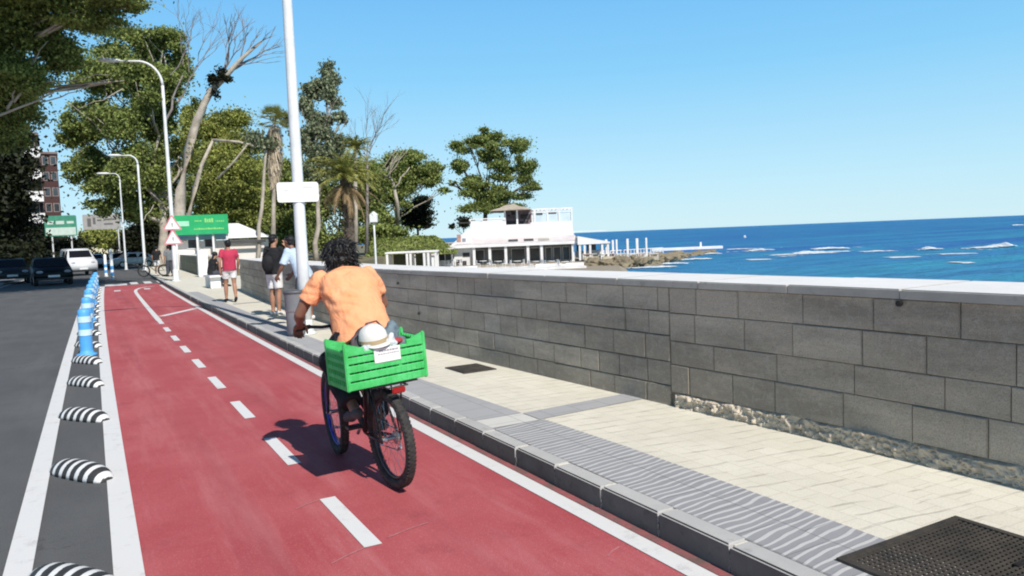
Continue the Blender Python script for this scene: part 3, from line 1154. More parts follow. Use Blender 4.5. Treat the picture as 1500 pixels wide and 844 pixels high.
lathe(bm, [(0.162, 0.40), (0.163, 0.40), (0.165, 0.43), (0.163, 0.43)], seg=22)
box(bm, 0.15, 0.21, -0.02, 0.02, 0.40, 0.43)
obj('strap', bm, M['steel'], b_)


def street_lamp(x, y, h, reach, label, r=0.10, headdir=None):
    """round pole, arm arcing over the road, flat head"""
    d = Vector(headdir or (-0.97, 0.12)).normalized()
    root = empty('street_lamp', (x, y, SW), 0, label, 'street lamp', 'street lamps with arms curving over the road')
    bm = bmesh.new()
    pole_tube(bm, 0, 0, 0, h, r, r * 0.62, 12)
    obj('shaft', bm, M['polewhite'], root, smooth=True)
    pts = []
    for k in range(9):
        a = pi / 2 * k / 8
        pts.append((d.x * reach * 0.55 * (1 - cos(a)), d.y * reach * 0.55 * (1 - cos(a)), h + reach * 0.62 * sin(a)))
    pts.append((d.x * reach, d.y * reach, h + reach * 0.60))
    bm = bmesh.new()
    tube(bm, pts, [r * 0.62 - r * 0.2 * i / 9 for i in range(10)], 10)
    obj('arm', bm, M['polewhite'], root, smooth=True)
    bm = bmesh.new()
    m_ = Matrix.Rotation(atan2(d.y, d.x), 4, 'Z')
    ell(bm, (d.x * (reach + 0.42), d.y * (reach + 0.42), h + reach * 0.6 + 0.02), (0.50, 0.17, 0.095), 14, 8, m_)
    obj('lamp_head', bm, M['white'], root, smooth=True)
    bm = bmesh.new()
    lathe(bm, [(r * 1.9, 0), (r * 1.9, 0.03), (r * 1.25, 0.05), (r * 1.15, 0.5), (r, 0.55)], seg=12)
    obj('base_collar', bm, M['polewhite'], root)
    return root


lm = street_lamp(3.53, 38.8, 9.0, 1.7, 'nearer street lamp with arm curving left, red bordered triangular warning signs on its pole', 0.105)


def tri_sign(parent, z, s=0.62, yaw=0.0):
    bm = bmesh.new()
    A = [(-s / 2, 0, -s * 0.29), (s / 2, 0, -s * 0.29), (0, 0, s * 0.58)]
    f0 = [bm.verts.new((x, -0.15, zz)) for x, y, zz in A]
    f1 = [bm.verts.new((x, -0.13, zz)) for x, y, zz in A]
    bm.faces.new(f0)
    bm.faces.new(f1[::-1])
    for i in range(3): bm.faces.new((f0[i], f0[(i + 1) % 3], f1[(i + 1) % 3], f1[i]))
    bmesh.ops.bevel(bm, geom=[e for e in bm.edges if abs(e.verts[0].co.y - e.verts[1].co.y) > 0.01], offset=0.04, segments=3, affect='EDGES')
    o = obj('warning_sign', bm, pm('sign_red', (0.62, 0.20, 0.22), (0.58, 0.26, 0.28), 4, 0.5), parent)
    o.location = (0, 0, z)
    o.rotation_euler = (0, 0, yaw)
    bm = bmesh.new()
    k = 0.76
    A = [(x * k, -0.154, zz * k) for x, y, zz in A]
    bm.faces.new([bm.verts.new(a) for a in A])
    obj('sign_face', bm, pm('sign_white', (0.85, 0.84, 0.83), None, 4, 0.5), o)
    bm = bmesh.new()
    box(bm, -0.016, 0.016, -0.158, -0.155, -0.05, 0.09)
    box(bm, -0.016, 0.016, -0.158, -0.155, -0.10, -0.07)
    obj('sign_symbol', bm, M['black'], o)


tri_sign(lm, 2.62, 0.85, radians(-8))
tri_sign(lm, 1.96, 0.85, radians(-8))
street_lamp(*V2(gnd(213, 396, SW)), 7.85, 1.05, 'middle street lamp with thin arm curving left, beyond the one with triangle signs', 0.11)
street_lamp(*V2(base(183, 61, SW)), 7.2, 0.7, 'farthest small street lamp curving left in front of the big tree', 0.075)

# square lantern on a post in the park
p = base(549, 46, 0)
L_ = empty('park_lantern', p, -YAW, 'white post with a square white lantern head behind the wall, left of the restaurant', 'lamp post')
bm = bmesh.new()
pole_tube(bm, 0, 0, -2.1, 2.75, 0.075, 0.055, 10)
obj('shaft', bm, M['polewhite'], L_, smooth=True)
bm = bmesh.new()
rbox(bm, -0.22, 0.22, -0.22, 0.22, 2.75, 3.22, 0.03, 2)
obj('lantern', bm, M['white'], L_)
bm = bmesh.new()
tube(bm, [(0, 0, 3.22), (0, 0, 3.42)], [0.27, 0.03], 4)
obj('lantern_cap', bm, M['white'], L_)

# ---------------------------------------------------------------- lane separators (striped rubber humps)
mz, n, out = nt('zebra_rubber')
v = coords(n)
sx = n.nodes.new('ShaderNodeSeparateXYZ')
n.links.new(v, sx.inputs[0])
# white bands lean a little across the hump
ph = mth(n, 'ADD', mth(n, 'MULTIPLY', sx.outputs['X'], 10.2), mth(n, 'MULTIPLY', sx.outputs['Z'], -1.6))
fr = mth(n, 'FRACT', mth(n, 'ADD', ph, 20.15), 0)
scr = tex(n, 'Noise', 30, v, 4, 0.7)
band = ramp(n, mth(n, 'ADD', fr, mth(n, 'MULTIPLY', mth(n, 'SUBTRACT', scr.outputs['Fac'], 0.5), 0.22)), [(0.40, (1, 1, 1)), (0.43, (0, 0, 0))], 'LINEAR').outputs[0]
colz = mixc(n, band, mixc(n, scr.outputs['Fac'], (0.018, 0.018, 0.019), (0.06, 0.06, 0.06)), mixc(n, scr.outputs['Fac'], (0.62, 0.62, 0.61), (0.80, 0.80, 0.79)))
bsdf(n, out, colz, 0.6, 0, scr.outputs['Fac'], 0.3, 0.005)


def hump_mesh():
    bm = bmesh.new()
    nu, nv = 34, 14
    Lx, Wd, Hh = 0.335, 0.105, 0.115
    rows = []
    for i in range(nu + 1):
        u = -1 + 2 * i / nu
        k = sqrt(max(0.0, 1 - abs(u) ** 3.0))
        row = []
        for j in range(nv + 1):
            a = pi * j / nv
            row.append(bm.verts.new((u * Lx, -cos(a) * Wd * (0.25 + 0.75 * k), (sin(a) ** 0.85) * Hh * (0.06 + 0.94 * k ** 1.1))))
        rows.append(row)
    for i in range(nu):
        for j in range(nv): bm.faces.new((rows[i][j], rows[i + 1][j], rows[i + 1][j + 1], rows[i][j + 1]))
    bm.faces.new(rows[0])
    bm.faces.new(rows[-1][::-1])
    bm.faces.new([r[0] for r in rows][::-1] + [r[-1] for r in rows])
    return bm


hump_names = {0: 'zebra striped rubber lane hump cut by the bottom edge, closest to the camera', 1: 'zebra striped rubber lane hump, the largest seen whole, second in the row',
              2: 'zebra striped rubber lane hump third in the row from the camera', 3: 'zebra striped rubber lane hump fourth in the row from the camera',
              4: 'zebra striped rubber lane hump fifth in the row, just before the first blue bollard'}
first = None
for k in range(0, 17):
    y = 4.25 + 2.2 * k
    if first is None:
        o = obj('lane_separator', hump_mesh(), mz, smooth=True)
        first = o
    else:
        o = first.copy()
        C.objects.link(o)
    o.location = (-0.165 + cv(y), y, 0.0)
    o.rotation_euler = (0, 0, radians(-57 + random.Random(k).uniform(-3, 3)))
    tag(o, hump_names.get(k, 'small zebra striped rubber hump far along the row beside the blue bollards'), 'lane separator', 'striped rubber humps between road and cycle lane')

# ---------------------------------------------------------------- blue bollards
mblue = pm('blue_bollard_plastic', (0.08, 0.36, 0.74), (0.12, 0.42, 0.80), 4, 0.5)
mband = pm('reflective_band', (0.62, 0.80, 0.86), (0.50, 0.72, 0.80), 8, 0.35)


def bollard(x, y, label, first=None):
    if first is not None:
        r_ = copy_tree(first)
        r_.location = (x, y, 0)
        return tag(r_, label)
    r_ = empty('blue_bollard', (x, y, 0), 0, label, 'bollard', 'blue bollards with pale bands along the lane')
    bm = bmesh.new()
    lathe(bm, [(0.150, 0.0), (0.150, 0.03), (0.100, 0.05), (0.092, 0.10), (0.095, 0.40), (0.093, 0.68), (0.085, 0.73), (0.06, 0.755), (0.01, 0.76)], seg=20)
    obj('post', bm, mblue, r_, smooth=True)
    for z0 in (0.33, 0.54):
        bm = bmesh.new()
        lathe(bm, [(0.0985, z0), (0.1005, z0), (0.1005, z0 + 0.095), (0.0985, z0 + 0.095)], seg=20)
        obj('reflective_band', bm, mband, r_, smooth=False)
    return r_


fb = None
ys = [13.95, 17.5, 21.0, 24.5, 28.0, 31.5, 35.0, 38.5]
lab = ['blue bollard with two pale bands, the largest and closest to the camera', 'blue bollard directly behind the closest one']
for k, y in enumerate(ys):
    b = bollard(-0.17 + cv(y), y, lab[k] if k < 2 else 'blue bollard farther along the row toward the crossing', fb)
    fb = fb or b
# tall white and blue posts at the crossing
for k, (px, D, h, lb) in enumerate(((162, 44, 1.75, 'tall slim white and blue marker post at the end of the cycle lane'), (153, 50, 1.45, 'shorter slim white and blue marker post behind the tall one'))):
    p = base(px, D, 0)
    q = empty('marker_post', p, 0, lb, 'marker post')
    bm = bmesh.new()
    lathe(bm, [(0.13, 0), (0.13, 0.05), (0.085, 0.07), (0.085, h), (0.03, h + 0.05)], seg=12)
    obj('post', bm, M['white'], q, smooth=True)
    for z0 in (0.25, 0.62):
        bm = bmesh.new()
        lathe(bm, [(0.088, z0), (0.092, z0), (0.092, z0 + 0.2), (0.088, z0 + 0.2)], seg=12)
        obj('blue_band', bm, mblue, q)

# ---------------------------------------------------------------- overhead road signs
def road_sign(px0, px1, py0, py1, D, label, cols, name='road_sign', legs=(0.2, 0.8), marks=()):
    c = at((px0 + px1) / 2, (py0 + py1) / 2, D)
    s = D / F_PX
    w, h = (px1 - px0) * s, (py1 - py0) * s
    root = empty(name, (c.x, c.y, 0), -YAW * 0.5, label, 'road sign')
    bm = bmesh.new()
    rounded_plate(bm, w, h, 0.08, 0.12, -0.04)
    pn = obj('panel', bm, cols[0], root)
    pn.location = (0, 0, c.z)
    bm = bmesh.new()
    for (x0, x1, z0, z1) in marks:
        box(bm, (x0 - 0.5) * w, (x1 - 0.5) * w, -0.056, -0.046, (z0 - 0.5) * h, (z1 - 0.5) * h)
    if marks: obj('lettering', bm, cols[1], pn)
    else: bm.free()
    bm = bmesh.new()
    for t in legs: tube(bm, [((t - 0.5) * w, 0.06, 0), ((t - 0.5) * w, 0.06, c.z + h * 0.4)], 0.07, 8)
    obj('post', bm, M['polewhite'], root)
    return root


msg = pm('sign_green', (0.05, 0.24, 0.16), (0.08, 0.32, 0.22), 2, 0.5)
road_sign(68, 110, 316, 346, 78, 'green and white road sign on posts above the parked cars', (msg, pm('sign_print', (0.60, 0.72, 0.66), (0.5, 0.62, 0.56), 3, 0.5)),
          marks=((0.08, 0.30, 0.58, 0.74), (0.36, 0.62, 0.58, 0.74), (0.03, 0.97, 0.05, 0.42), (0.7, 0.92, 0.6, 0.72)))
road_sign(124, 174, 314, 336, 84, 'pale grey rectangular road sign hanging in front of dark trees', (pm('sign_grey', (0.42, 0.41, 0.40), (0.34, 0.33, 0.32), 2, 0.6), pm('sign_dark_print', (0.16, 0.15, 0.15), None, 3, 0.6)),
          legs=(0.92,), marks=((0.12, 0.22, 0.2, 0.75), (0.27, 0.34, 0.35, 0.8), (0.38, 0.5, 0.55, 0.66), (0.56, 0.9, 0.60, 0.70), (0.56, 0.8, 0.3, 0.4)))

# ================================================================ PARK SIDE: kiosk with green sign
KD = 56.0
kp = base(322, KD, 0)
k_ = empty('kiosk', (kp.x, kp.y, 0), -YAW * 0.55, 'white kiosk with pitched pale roof behind the gap in the wall', 'kiosk')
ks = KD / F_PX


def kx(px): return (px - 322) * ks
def kz(py, px=322): return CAM_H - (py - (345 - (px - 750) * 0.0396)) * ks


bm = bmesh.new()
box(bm, kx(262), kx(384), 0, 4.0, 0, kz(352))
obj('wall', bm, pm('kiosk_plaster', (0.74, 0.66, 0.60), (0.80, 0.76, 0.72), 1, 0.8), k_)
bm = bmesh.new()
za, zb = kz(350), kz(327)
P = [(kx(255), -0.6, za), (kx(392), -0.6, za), (kx(392), 4.6, za), (kx(255), 4.6, za), (kx(285), 2.0, zb), (kx(345), 2.0, zb)]
v = [bm.verts.new(p) for p in P]
for f_ in ((0, 1, 5, 4), (1, 2, 5), (2, 3, 4, 5), (3, 0, 4), (0, 3, 2, 1)): bm.faces.new([v[i] for i in f_])
bm.transform(Matrix.Translation((0, 0, 0.003)))
obj('roof', bm, M['plaster'], k_)
bm = bmesh.new()
box(bm, kx(330), kx(388), -0.75, -0.60, kz(357), kz(353.5))
obj('awning_edge', bm, M['darkopen'], k_)
for (a, b, c_, d) in ((279, 294, 345, 362), (302, 316, 347, 361)):
    bm = bmesh.new()
    box(bm, kx(a), kx(b), -0.03, 0.2, kz(d), kz(c_))
    w_ = obj('window', bm, M['darkopen'], k_)
    bm = bmesh.new()
    t = 0.07
    ring_frame(bm, kx(a), kx(b), kz(d), kz(c_), t, -0.06, -0.004)
    obj('window_frame', bm, M['white'], w_)
bm = bmesh.new()
box(bm, kx(268), kx(300), -0.05, 0.0, kz(374), kz(367))
obj('counter', bm, M['white'], k_)
# green signboard standing in front of the kiosk
g_ = empty('green_signboard', (kp.x - 0.3, kp.y - 0.7, 0), -YAW * 0.55, 'wide bright green signboard with pale lettering over the kiosk front', 'signboard')
bm = bmesh.new()
rounded_plate(bm, kx(340) - kx(265), kz(315) - kz(343), 0.14, 0.04, -0.07)
mgr = pm('signboard_green', (0.02, 0.36, 0.12), (0.03, 0.42, 0.16), 1.5, 0.45)
pn = obj('panel', bm, mgr, g_)
pn.location = (kx(302.5), -0.2, kz(329))
bm = bmesh.new()
W_, H_ = kx(340) - kx(265), kz(315) - kz(343)
for (x0, x1, z0, z1) in ((0.04, 0.30, 0.45, 0.70),): box(bm, (x0 - .5) * W_, (x1 - .5) * W_, -0.086, -0.074, (z0 - .5) * H_, (z1 - .5) * H_)
obj('pale_panel', bm, pm('sign_mint', (0.42, 0.80, 0.58), None, 3, 0.5), pn)
bm = bmesh.new()
bm.free()
kk = random.Random(4)
for (x0, x1, z0, h) in ((0.38, 0.92, 0.24, 0.10), (0.58, 0.72, 0.60, 0.22), (0.40, 0.52, 0.66, 0.08), (0.78, 0.92, 0.62, 0.08)):
    x = x0
    bm = bmesh.new()
    while x < x1:
        ww = kk.uniform(0.012, 0.035)
        box(bm, (x - .5) * W_, (x + ww - .5) * W_, -0.086, -0.074, (z0 - .5) * H_, (z0 + h * kk.uniform(0.7, 1.0) - .5) * H_)
        x += ww + 0.010
    obj('lettering', bm, pm('sign_lime', (0.30, 0.70, 0.22), None, 3, 0.5), pn)
bm = bmesh.new()
for px in (268, 296.5, 318, 337): box(bm, kx(px) - 0.07, kx(px) + 0.07, -0.1, 0.04, 0, kz(342))
obj('post', bm, M['plaster'], g_)
# ================================================================ RESTAURANT
RD = 90.0
rs_ = RD / F_PX
rp = base(690, RD, 0)
R_ = empty('restaurant', (rp.x, rp.y, 0), -YAW, 'white two storey seaside restaurant with arcaded ground floor and thatched rooftop pavilion', 'restaurant')


def rx(px, py=360): return (px - 690 + (py - 347) * 0.0396) * rs_
def rz(py, px=740): return CAM_H - (py - (345 - (px - 750) * 0.0396)) * rs_


def RB(bm, px0, px1, py0, py1, d0, d1): box(bm, rx(px0), rx(px1), d0, d1, rz(py1), rz(py0))


PL = M['plaster']
def rpart(name, items, mat, parent=None, bev=0.0):
    bm = bmesh.new()
    for it in items: RB(bm, *it)
    return obj(name, bm, mat, parent or R_)


rpart('terrace_base', [(634, 846, 389.5, 396, -9, 14)], PL)
rpart('low_terrace_wall', [(634, 700, 385, 389.4, -6.2, -6.0), (780, 846, 386, 389.4, -6.2, -6.0)], PL)
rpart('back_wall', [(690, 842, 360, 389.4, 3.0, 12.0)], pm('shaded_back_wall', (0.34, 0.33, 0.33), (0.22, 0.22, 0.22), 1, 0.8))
for a, b in ((693, 706), (718, 737), (748, 768), (776, 790), (800, 808), (812, 822), (826, 835)):
    w_ = rpart('window', [(a, b, 366, 385, 2.9, 2.995)], M['glass'])
    bm = bmesh.new()
    ring_frame(bm, rx(a), rx(b), rz(385), rz(366), 0.07, 2.86, 2.98)
    obj('window_frame', bm, M['polewhite'], w_)
for px in (693, 716, 739.5, 772, 792, 838): rpart('column', [(px - 1.9, px + 1.9, 361.1, 389.4, -0.25, 0.1)], PL)
rpart('side_wall', [(640, 690, 361, 389.4, 0.4, 8)], PL)
for (a, b, c_, d) in ((646, 651, 366, 372), (657, 663, 369, 376), (666, 671, 378, 386), (676, 686, 368, 374), (654, 658, 376, 388), (675, 681, 380, 388)):
    rpart('window', [(a, b, c_, d, 0.33, 0.395)], M['darkopen'])
rpart('fascia', [(652, 848, 356.6, 361, -0.5, 12)], PL)
# lean-to roof over the arcade
bm = bmesh.new()
P = [(rx(664), -0.5, rz(356.4)), (rx(847), -0.5, rz(356.4)), (rx(842), 3.2, rz(345.5)), (rx(690), 3.2, rz(345.5)), (rx(664), 12, rz(356.4)), (rx(847), 12, rz(356.4)), (rx(842), 11, rz(345.5)), (rx(690), 11, rz(345.5))]
v = [bm.verts.new(p) for p in P]
for f_ in ((0, 1, 2, 3), (1, 5, 6, 2), (4, 0, 3, 7), (5, 4, 7, 6), (3, 2, 6, 7)): bm.faces.new([v[i] for i in f_])
obj('lean_to_roof', bm, M['cloudpink'], R_)
for a, b in ((744, 758), (767, 781), (788, 804)):
    bm = bmesh.new()
    z0, z1 = 354.6, 351.6
    f = lambda pz: -0.5 + 3.7 * (356.4 - pz) / (356.4 - 345.5)
    q = [bm.verts.new(p) for p in ((rx(a), f(z0) - 0.05, rz(z0) + 0.04), (rx(b), f(z0) - 0.05, rz(z0) + 0.04), (rx(b), f(z1) - 0.05, rz(z1) + 0.04), (rx(a), f(z1) - 0.05, rz(z1) + 0.04))]
    bm.faces.new(q)
    obj('skylight', bm, M['darkopen'] if a < 785 else M['copface'], R_)
rpart('upper_wall', [(687, 842, 329, 347, 3.0, 11), (687, 740, 321.5, 329.01, 3.002, 11), (778, 842, 327, 329.02, 3.001, 11)], PL)
rpart('parapet_cap', [(686, 741, 318.0, 319.6, 2.9, 3.2), (686, 689, 319.6, 321.5, 2.9, 3.2), (703.5, 706, 319.6, 321.5, 2.9, 3.2), (737, 741, 319.6, 321.5, 2.9, 3.2)], PL)
rpart('rooftop_room', [(741, 781, 307, 329, 5.4, 10)], pm('shaded_room', (0.26, 0.20, 0.22), (0.12, 0.10, 0.11), 2.5, 0.9))
for (a, b, c_, d) in ((742, 757, 323, 328.6), (763, 776, 324, 328.6), (750, 757, 308, 314), (744, 748, 313, 316), (764, 779, 313.5, 320)):
    rpart('window', [(a, b, c_, d, 5.3, 5.395)], M['darkopen'])
for px in (740, 758.5, 781.5): rpart('pavilion_post', [(px - 1.3, px + 1.3, 306.5, 329, 3.2, 3.5)], PL)
bm = bmesh.new()
zb, zt = rz(307.3), rz(296.5)
P = [(rx(718), 2.2, zb), (rx(780), 2.2, zb), (rx(780), 11.5, zb), (rx(718), 11.5, zb), (rx(746), 6.6, zt), (rx(755), 6.8, zt)]
v = [bm.verts.new(p) for p in P]
for f_ in ((0, 1, 5, 4), (1, 2, 5), (2, 3, 4, 5), (3, 0, 4), (0, 3, 2, 1)): bm.faces.new([v[i] for i in f_])
bmesh.ops.subdivide_edges(bm, edges=bm.edges[:], cuts=3, use_grid_fill=True)
for q in bm.verts: q.co.z += noise.noise(q.co * 1.3) * 0.12
obj('thatched_roof', bm, M['thatch'], R_)
rpart('pergola_beam', [(781, 843, 306.4, 308.6, 3.0, 3.2), (781, 843, 311.6, 313.0, 3.0, 3.2), (781, 843, 306.5, 308.5, 7.0, 7.2)] + [(783 + 6 * k, 784.2 + 6 * k, 306.8, 308.2, 3.3, 6.9) for k in range(10)], PL)
for px in (785, 804.5, 822, 841): rpart('pergola_post', [(px - 1.1, px + 1.1, 308.7, 327, 3.01, 3.25)], PL)
rpart('glass_screen', [(787, 803, 314, 326.9, 3.1, 3.13), (806, 821, 314, 326.9, 3.1, 3.13), (823.5, 840, 314, 326.9, 3.1, 3.13)], pm('pale_glass_screen', (0.62, 0.72, 0.76), (0.50, 0.60, 0.64), 0.7, 0.15))
rpart('dark_slot', [(787, 797, 313.1, 316, 3.05, 3.09), (805.6, 818, 313.1, 315, 3.05, 3.09)], M['darkopen'])  # dark strips filling the slots under the pergola beam
# outside stair parapet on the left
bm = bmesh.new()
pr = [(634, 392), (690, 392), (690, 333), (684, 333), (664, 352), (645, 368), (634, 372)]
fr_ = [bm.verts.new((rx(a), 0.9, rz(b))) for a, b in pr]
bk_ = [bm.verts.new((rx(a), 1.3, rz(b))) for a, b in pr]
bm.faces.new(fr_)
bm.faces.new(bk_[::-1])
for i in range(len(pr)): bm.faces.new((fr_[i], fr_[(i + 1) % len(pr)], bk_[(i + 1) % len(pr)], bk_[i]))
obj('stair_parapet', bm, PL, R_)
rpart('sign_patch', [(668, 674, 341, 352, 0.82, 0.89), (655, 661, 357, 363, 0.82, 0.89)], pm('terracotta_tile', (0.50, 0.30, 0.24), (0.3, 0.2, 0.2), 3, 0.8))
rpart('sign_patch', [(676, 681, 347, 358, 0.82, 0.89), (640, 643, 374, 384, 0.82, 0.89)], pm('grey_blue_tile', (0.20, 0.22, 0.28), (0.3, 0.3, 0.35), 3, 0.8))
rpart('awning', [(668, 688, 323.4, 324.6, 1.0, 4.0)], M['darkopen'])

# sea-side terrace canopy, posts
T_ = empty('terrace_canopy', base(868, RD - 1, 0), -YAW, 'white sloping terrace canopy on square posts right of the restaurant', 'canopy')
tx = lambda px: (px - 868) * rs_
bm = bmesh.new()
P = [(tx(846), 0, rz(346, 846)), (tx(893), 0, rz(354, 893)), (tx(893), 7, rz(354, 893)), (tx(846), 7, rz(346, 846))]
for dz in (0,):
    a = [bm.verts.new(p) for p in P]
    b = [bm.verts.new((p[0], p[1], p[2] - (1.0 if i in (0, 3) else 0.18))) for i, p in enumerate(P)]
    bm.faces.new(a)
    bm.faces.new(b[::-1])
    for i in range(4): bm.faces.new((a[i], a[(i + 1) % 4], b[(i + 1) % 4], b[i]))
obj('roof', bm, PL, T_)
for px in (849, 856, 864, 881.5, 890):
    bm = bmesh.new()
    box(bm, tx(px) - 0.12, tx(px) + 0.12, 0.1, 0.34, rz(381, px), rz(356, px))
    obj('post', bm, PL, T_)
bm = bmesh.new()
box(bm, tx(848), tx(892), 5, 5.2, rz(378, 868), rz(368, 868))
obj('low_wall', bm, PL, T_)
bm = bmesh.new()
for a, b in ((850, 855), (866, 880), (887, 889)): box(bm, tx(a), tx(b), 5.6, 5.7, rz(368, 868), rz(357, 868))
obj('shade_screen', bm, pm('grey_screen', (0.20, 0.22, 0.25), (0.12, 0.13, 0.15), 1, 0.8), T_)

# free-standing white pillars on the terrace
for k, (px, top, w) in enumerate(((887.5, 351, 3.2), (897, 352, 3), (902.5, 351, 2.6), (918.5, 350, 3.4), (932.5, 349.5, 3.8), (946, 348.5, 2.6))):
    p = base(px, RD + 1, 0)
    o_ = bmesh.new()
    rbox(o_, -w * rs_ / 2, w * rs_ / 2, -0.12, 0.12, rz(381, px), rz(top, px), 0.02, 1)
    q = obj('terrace_pillar', o_, PL)
    q.location = (p.x, p.y, 0)
    q.rotation_euler = (0, 0, -YAW)
    tag(q, 'tall square white pillar standing free on the sea terrace', 'pillar', 'free-standing white terrace pillars')
# white and pastel terrace tables / sun beds (simple furniture sets)
rs = random.Random(21)
for k, px in enumerate((858, 872, 884, 893, 908, 925, 938, 957)):
    p = base(px, RD + rs.uniform(-1, 1), rz(381, px))
    q = empty('terrace_table', p, -YAW + rs.uniform(-0.4, 0.4), 'pale terrace table with benches on the rocky sea platform', 'table', 'terrace tables by the sea')
    bm = bmesh.new()
    rbox(bm, -0.55, 0.55, -0.4, 0.4, 0.70, 0.76, 0.01, 1)
    obj('tabletop', bm, PL if k % 3 else pm('peach_cloth', (0.75, 0.55, 0.45), None, 3, 0.8), q)
    for sx_ in (-1, 1):
        bm = bmesh.new()
        box(bm, sx_ * 0.45 - 0.05, sx_ * 0.45 + 0.05, -0.3, 0.3, 0, 0.70)
        obj('leg', bm, PL, q)
    for sy in (-1, 1):
        bm = bmesh.new()
        box(bm, -0.5, 0.5, sy * 0.75 - 0.16, sy * 0.75 + 0.16, 0.0, 0.44)
        obj('bench', bm, pm('bench_ochre', (0.45, 0.42, 0.28), (0.6, 0.5, 0.42), 2, 0.8), q)

# platform + jetty, rocks, breakwater
bm = bmesh.new()
pp = [V2(base(845, RD - 2.5, 0)), V2(base(930, RD - 3.0, 0)), V2(base(968, RD + 3, 0)), V2(base(990, RD + 12, 0)), V2(base(960, RD + 22, 0)), V2(base(800, RD + 20, 0)), V2(base(780, RD + 5, 0)), V2(base(636, RD + 5, 0)), V2(base(636, RD - 2.2, 0))]
z = rz(380.5, 900)
a = [bm.verts.new((x, y, z)) for x, y in pp]
b = [bm.verts.new((x, y, -3.2)) for x, y in pp]
bm.faces.new(a)
for i in range(len(a)): bm.faces.new((a[i], a[(i + 1) % len(a)], b[(i + 1) % len(a)], b[i]))
tag(obj('sea_terrace', bm, M['sand']), kind='structure')
mfoam, n, out = nt('sea_foam')
v = coords(n)
fz = tex(n, 'Noise', 1.3, v, 8, 0.7)
fc = mixc(n, ramp(n, fz.outputs['Fac'], [(0.38, (0, 0, 0)), (0.58, (1, 1, 1))]).outputs[0], (0.45, 0.56, 0.62), (0.85, 0.87, 0.88))
pb_ = bsdf(n, out, fc, 0.8, 0, fz.outputs['Fac'], 0.8, 0.2)
fa = tex(n, 'Noise', 0.8, coords(n, (0.35, 1.0, 1), (0, 0, YAW)), 8, 0.75)
n.links.new(ramp(n, fa.outputs['Fac'], [(0.30, (0, 0, 0)), (0.42, (1, 1, 1))]).outputs[0], pb_.inputs['Alpha'])
M['foam'] = mfoam


def boulder(seed):
    b2 = bmesh.new()
    bmesh.ops.create_icosphere(b2, subdivisions=3, radius=1)
    for v in b2.verts:
        d = noise.noise(v.co * 1.2 + Vector((seed * 3.1, 0, 0))) * 0.55 + noise.noise(v.co * 3.1 + Vector((0, seed, 0))) * 0.2
        v.co *= 1 + d
        v.co.z *= 0.7
    me = bpy.data.meshes.new('boulder')
    b2.to_mesh(me)
    b2.free()
    me.materials.append(M['rock'])
    return me


bms = [boulder(i) for i in range(5)]
rs = random.Random(8)
path = [(846, RD - 3, 386), (890, RD - 4, 388), (930, RD - 3.5, 387), (965, RD + 2, 384), (985, RD + 9, 379), (998, RD + 18, 374)]
for k in range(96):
    t = rs.random() * (len(path) - 1)
    i = int(t)
    u = t - i
    px = path[i][0] * (1 - u) + path[i + 1][0] * u
    D = path[i][1] * (1 - u) + path[i + 1][1] * u + rs.uniform(-1.2, 1.5)
    s = rs.uniform(0.35, 0.85)
    p = base(px, D, BEACH_Z + rs.uniform(-0.40, 0.42))
    o = bpy.data.objects.new('boulder', bms[k % 5])
    C.objects.link(o)
    o.location = p
    o.scale = (s * rs.uniform(0.9, 1.6), s, s * rs.uniform(0.6, 1.0))
    o.rotation_euler = (rs.uniform(-0.4, 0.4), rs.uniform(-0.4, 0.4), rs.uniform(0, 6))
    tag(o, 'rough brown boulder in the rocky edge below the sea terrace', 'boulder', 'boulders below the sea terrace')
for k in range(26):
    px = rs.uniform(1000, 1042)
    D = 112 + (px - 1000) * 0.35 + rs.uniform(-1.5, 1.5)
    s = rs.uniform(0.5, 0.95)
    o = bpy.data.objects.new('boulder', bms[k % 5])
    C.objects.link(o)
    o.location = base(px, D, SEA_Z + rs.uniform(0.0, 0.35))
    o.scale = (s * 1.5, s, s * 0.6)
    o.rotation_euler = (0, 0, rs.uniform(0, 6))
    tag(o, 'dark green boulder of the low reef beyond the terrace tip', 'boulder', 'boulders of the low reef')
# far breakwater wall
B_ = empty('breakwater', base(1005, 150, 0), -YAW + 0.02, 'low white breakwater wall reaching into the sea beyond the terrace', 'breakwater')
bm = bmesh.new()
sB = 150 / F_PX
zt_ = CAM_H - (361.5 - 335) * sB
rbox(bm, (952 - 1005) * sB, (1057 - 1005) * sB, -0.8, 0.8, -3, zt_ - 0.1, 0.05, 1)
obj('wall', bm, PL, B_)
bm = bmesh.new()
box(bm, (1024.5 - 1005) * sB, (1027 - 1005) * sB, -0.2, 0.2, zt_ - 0.098, zt_ + 0.8)
obj('beacon', bm, PL, B_)

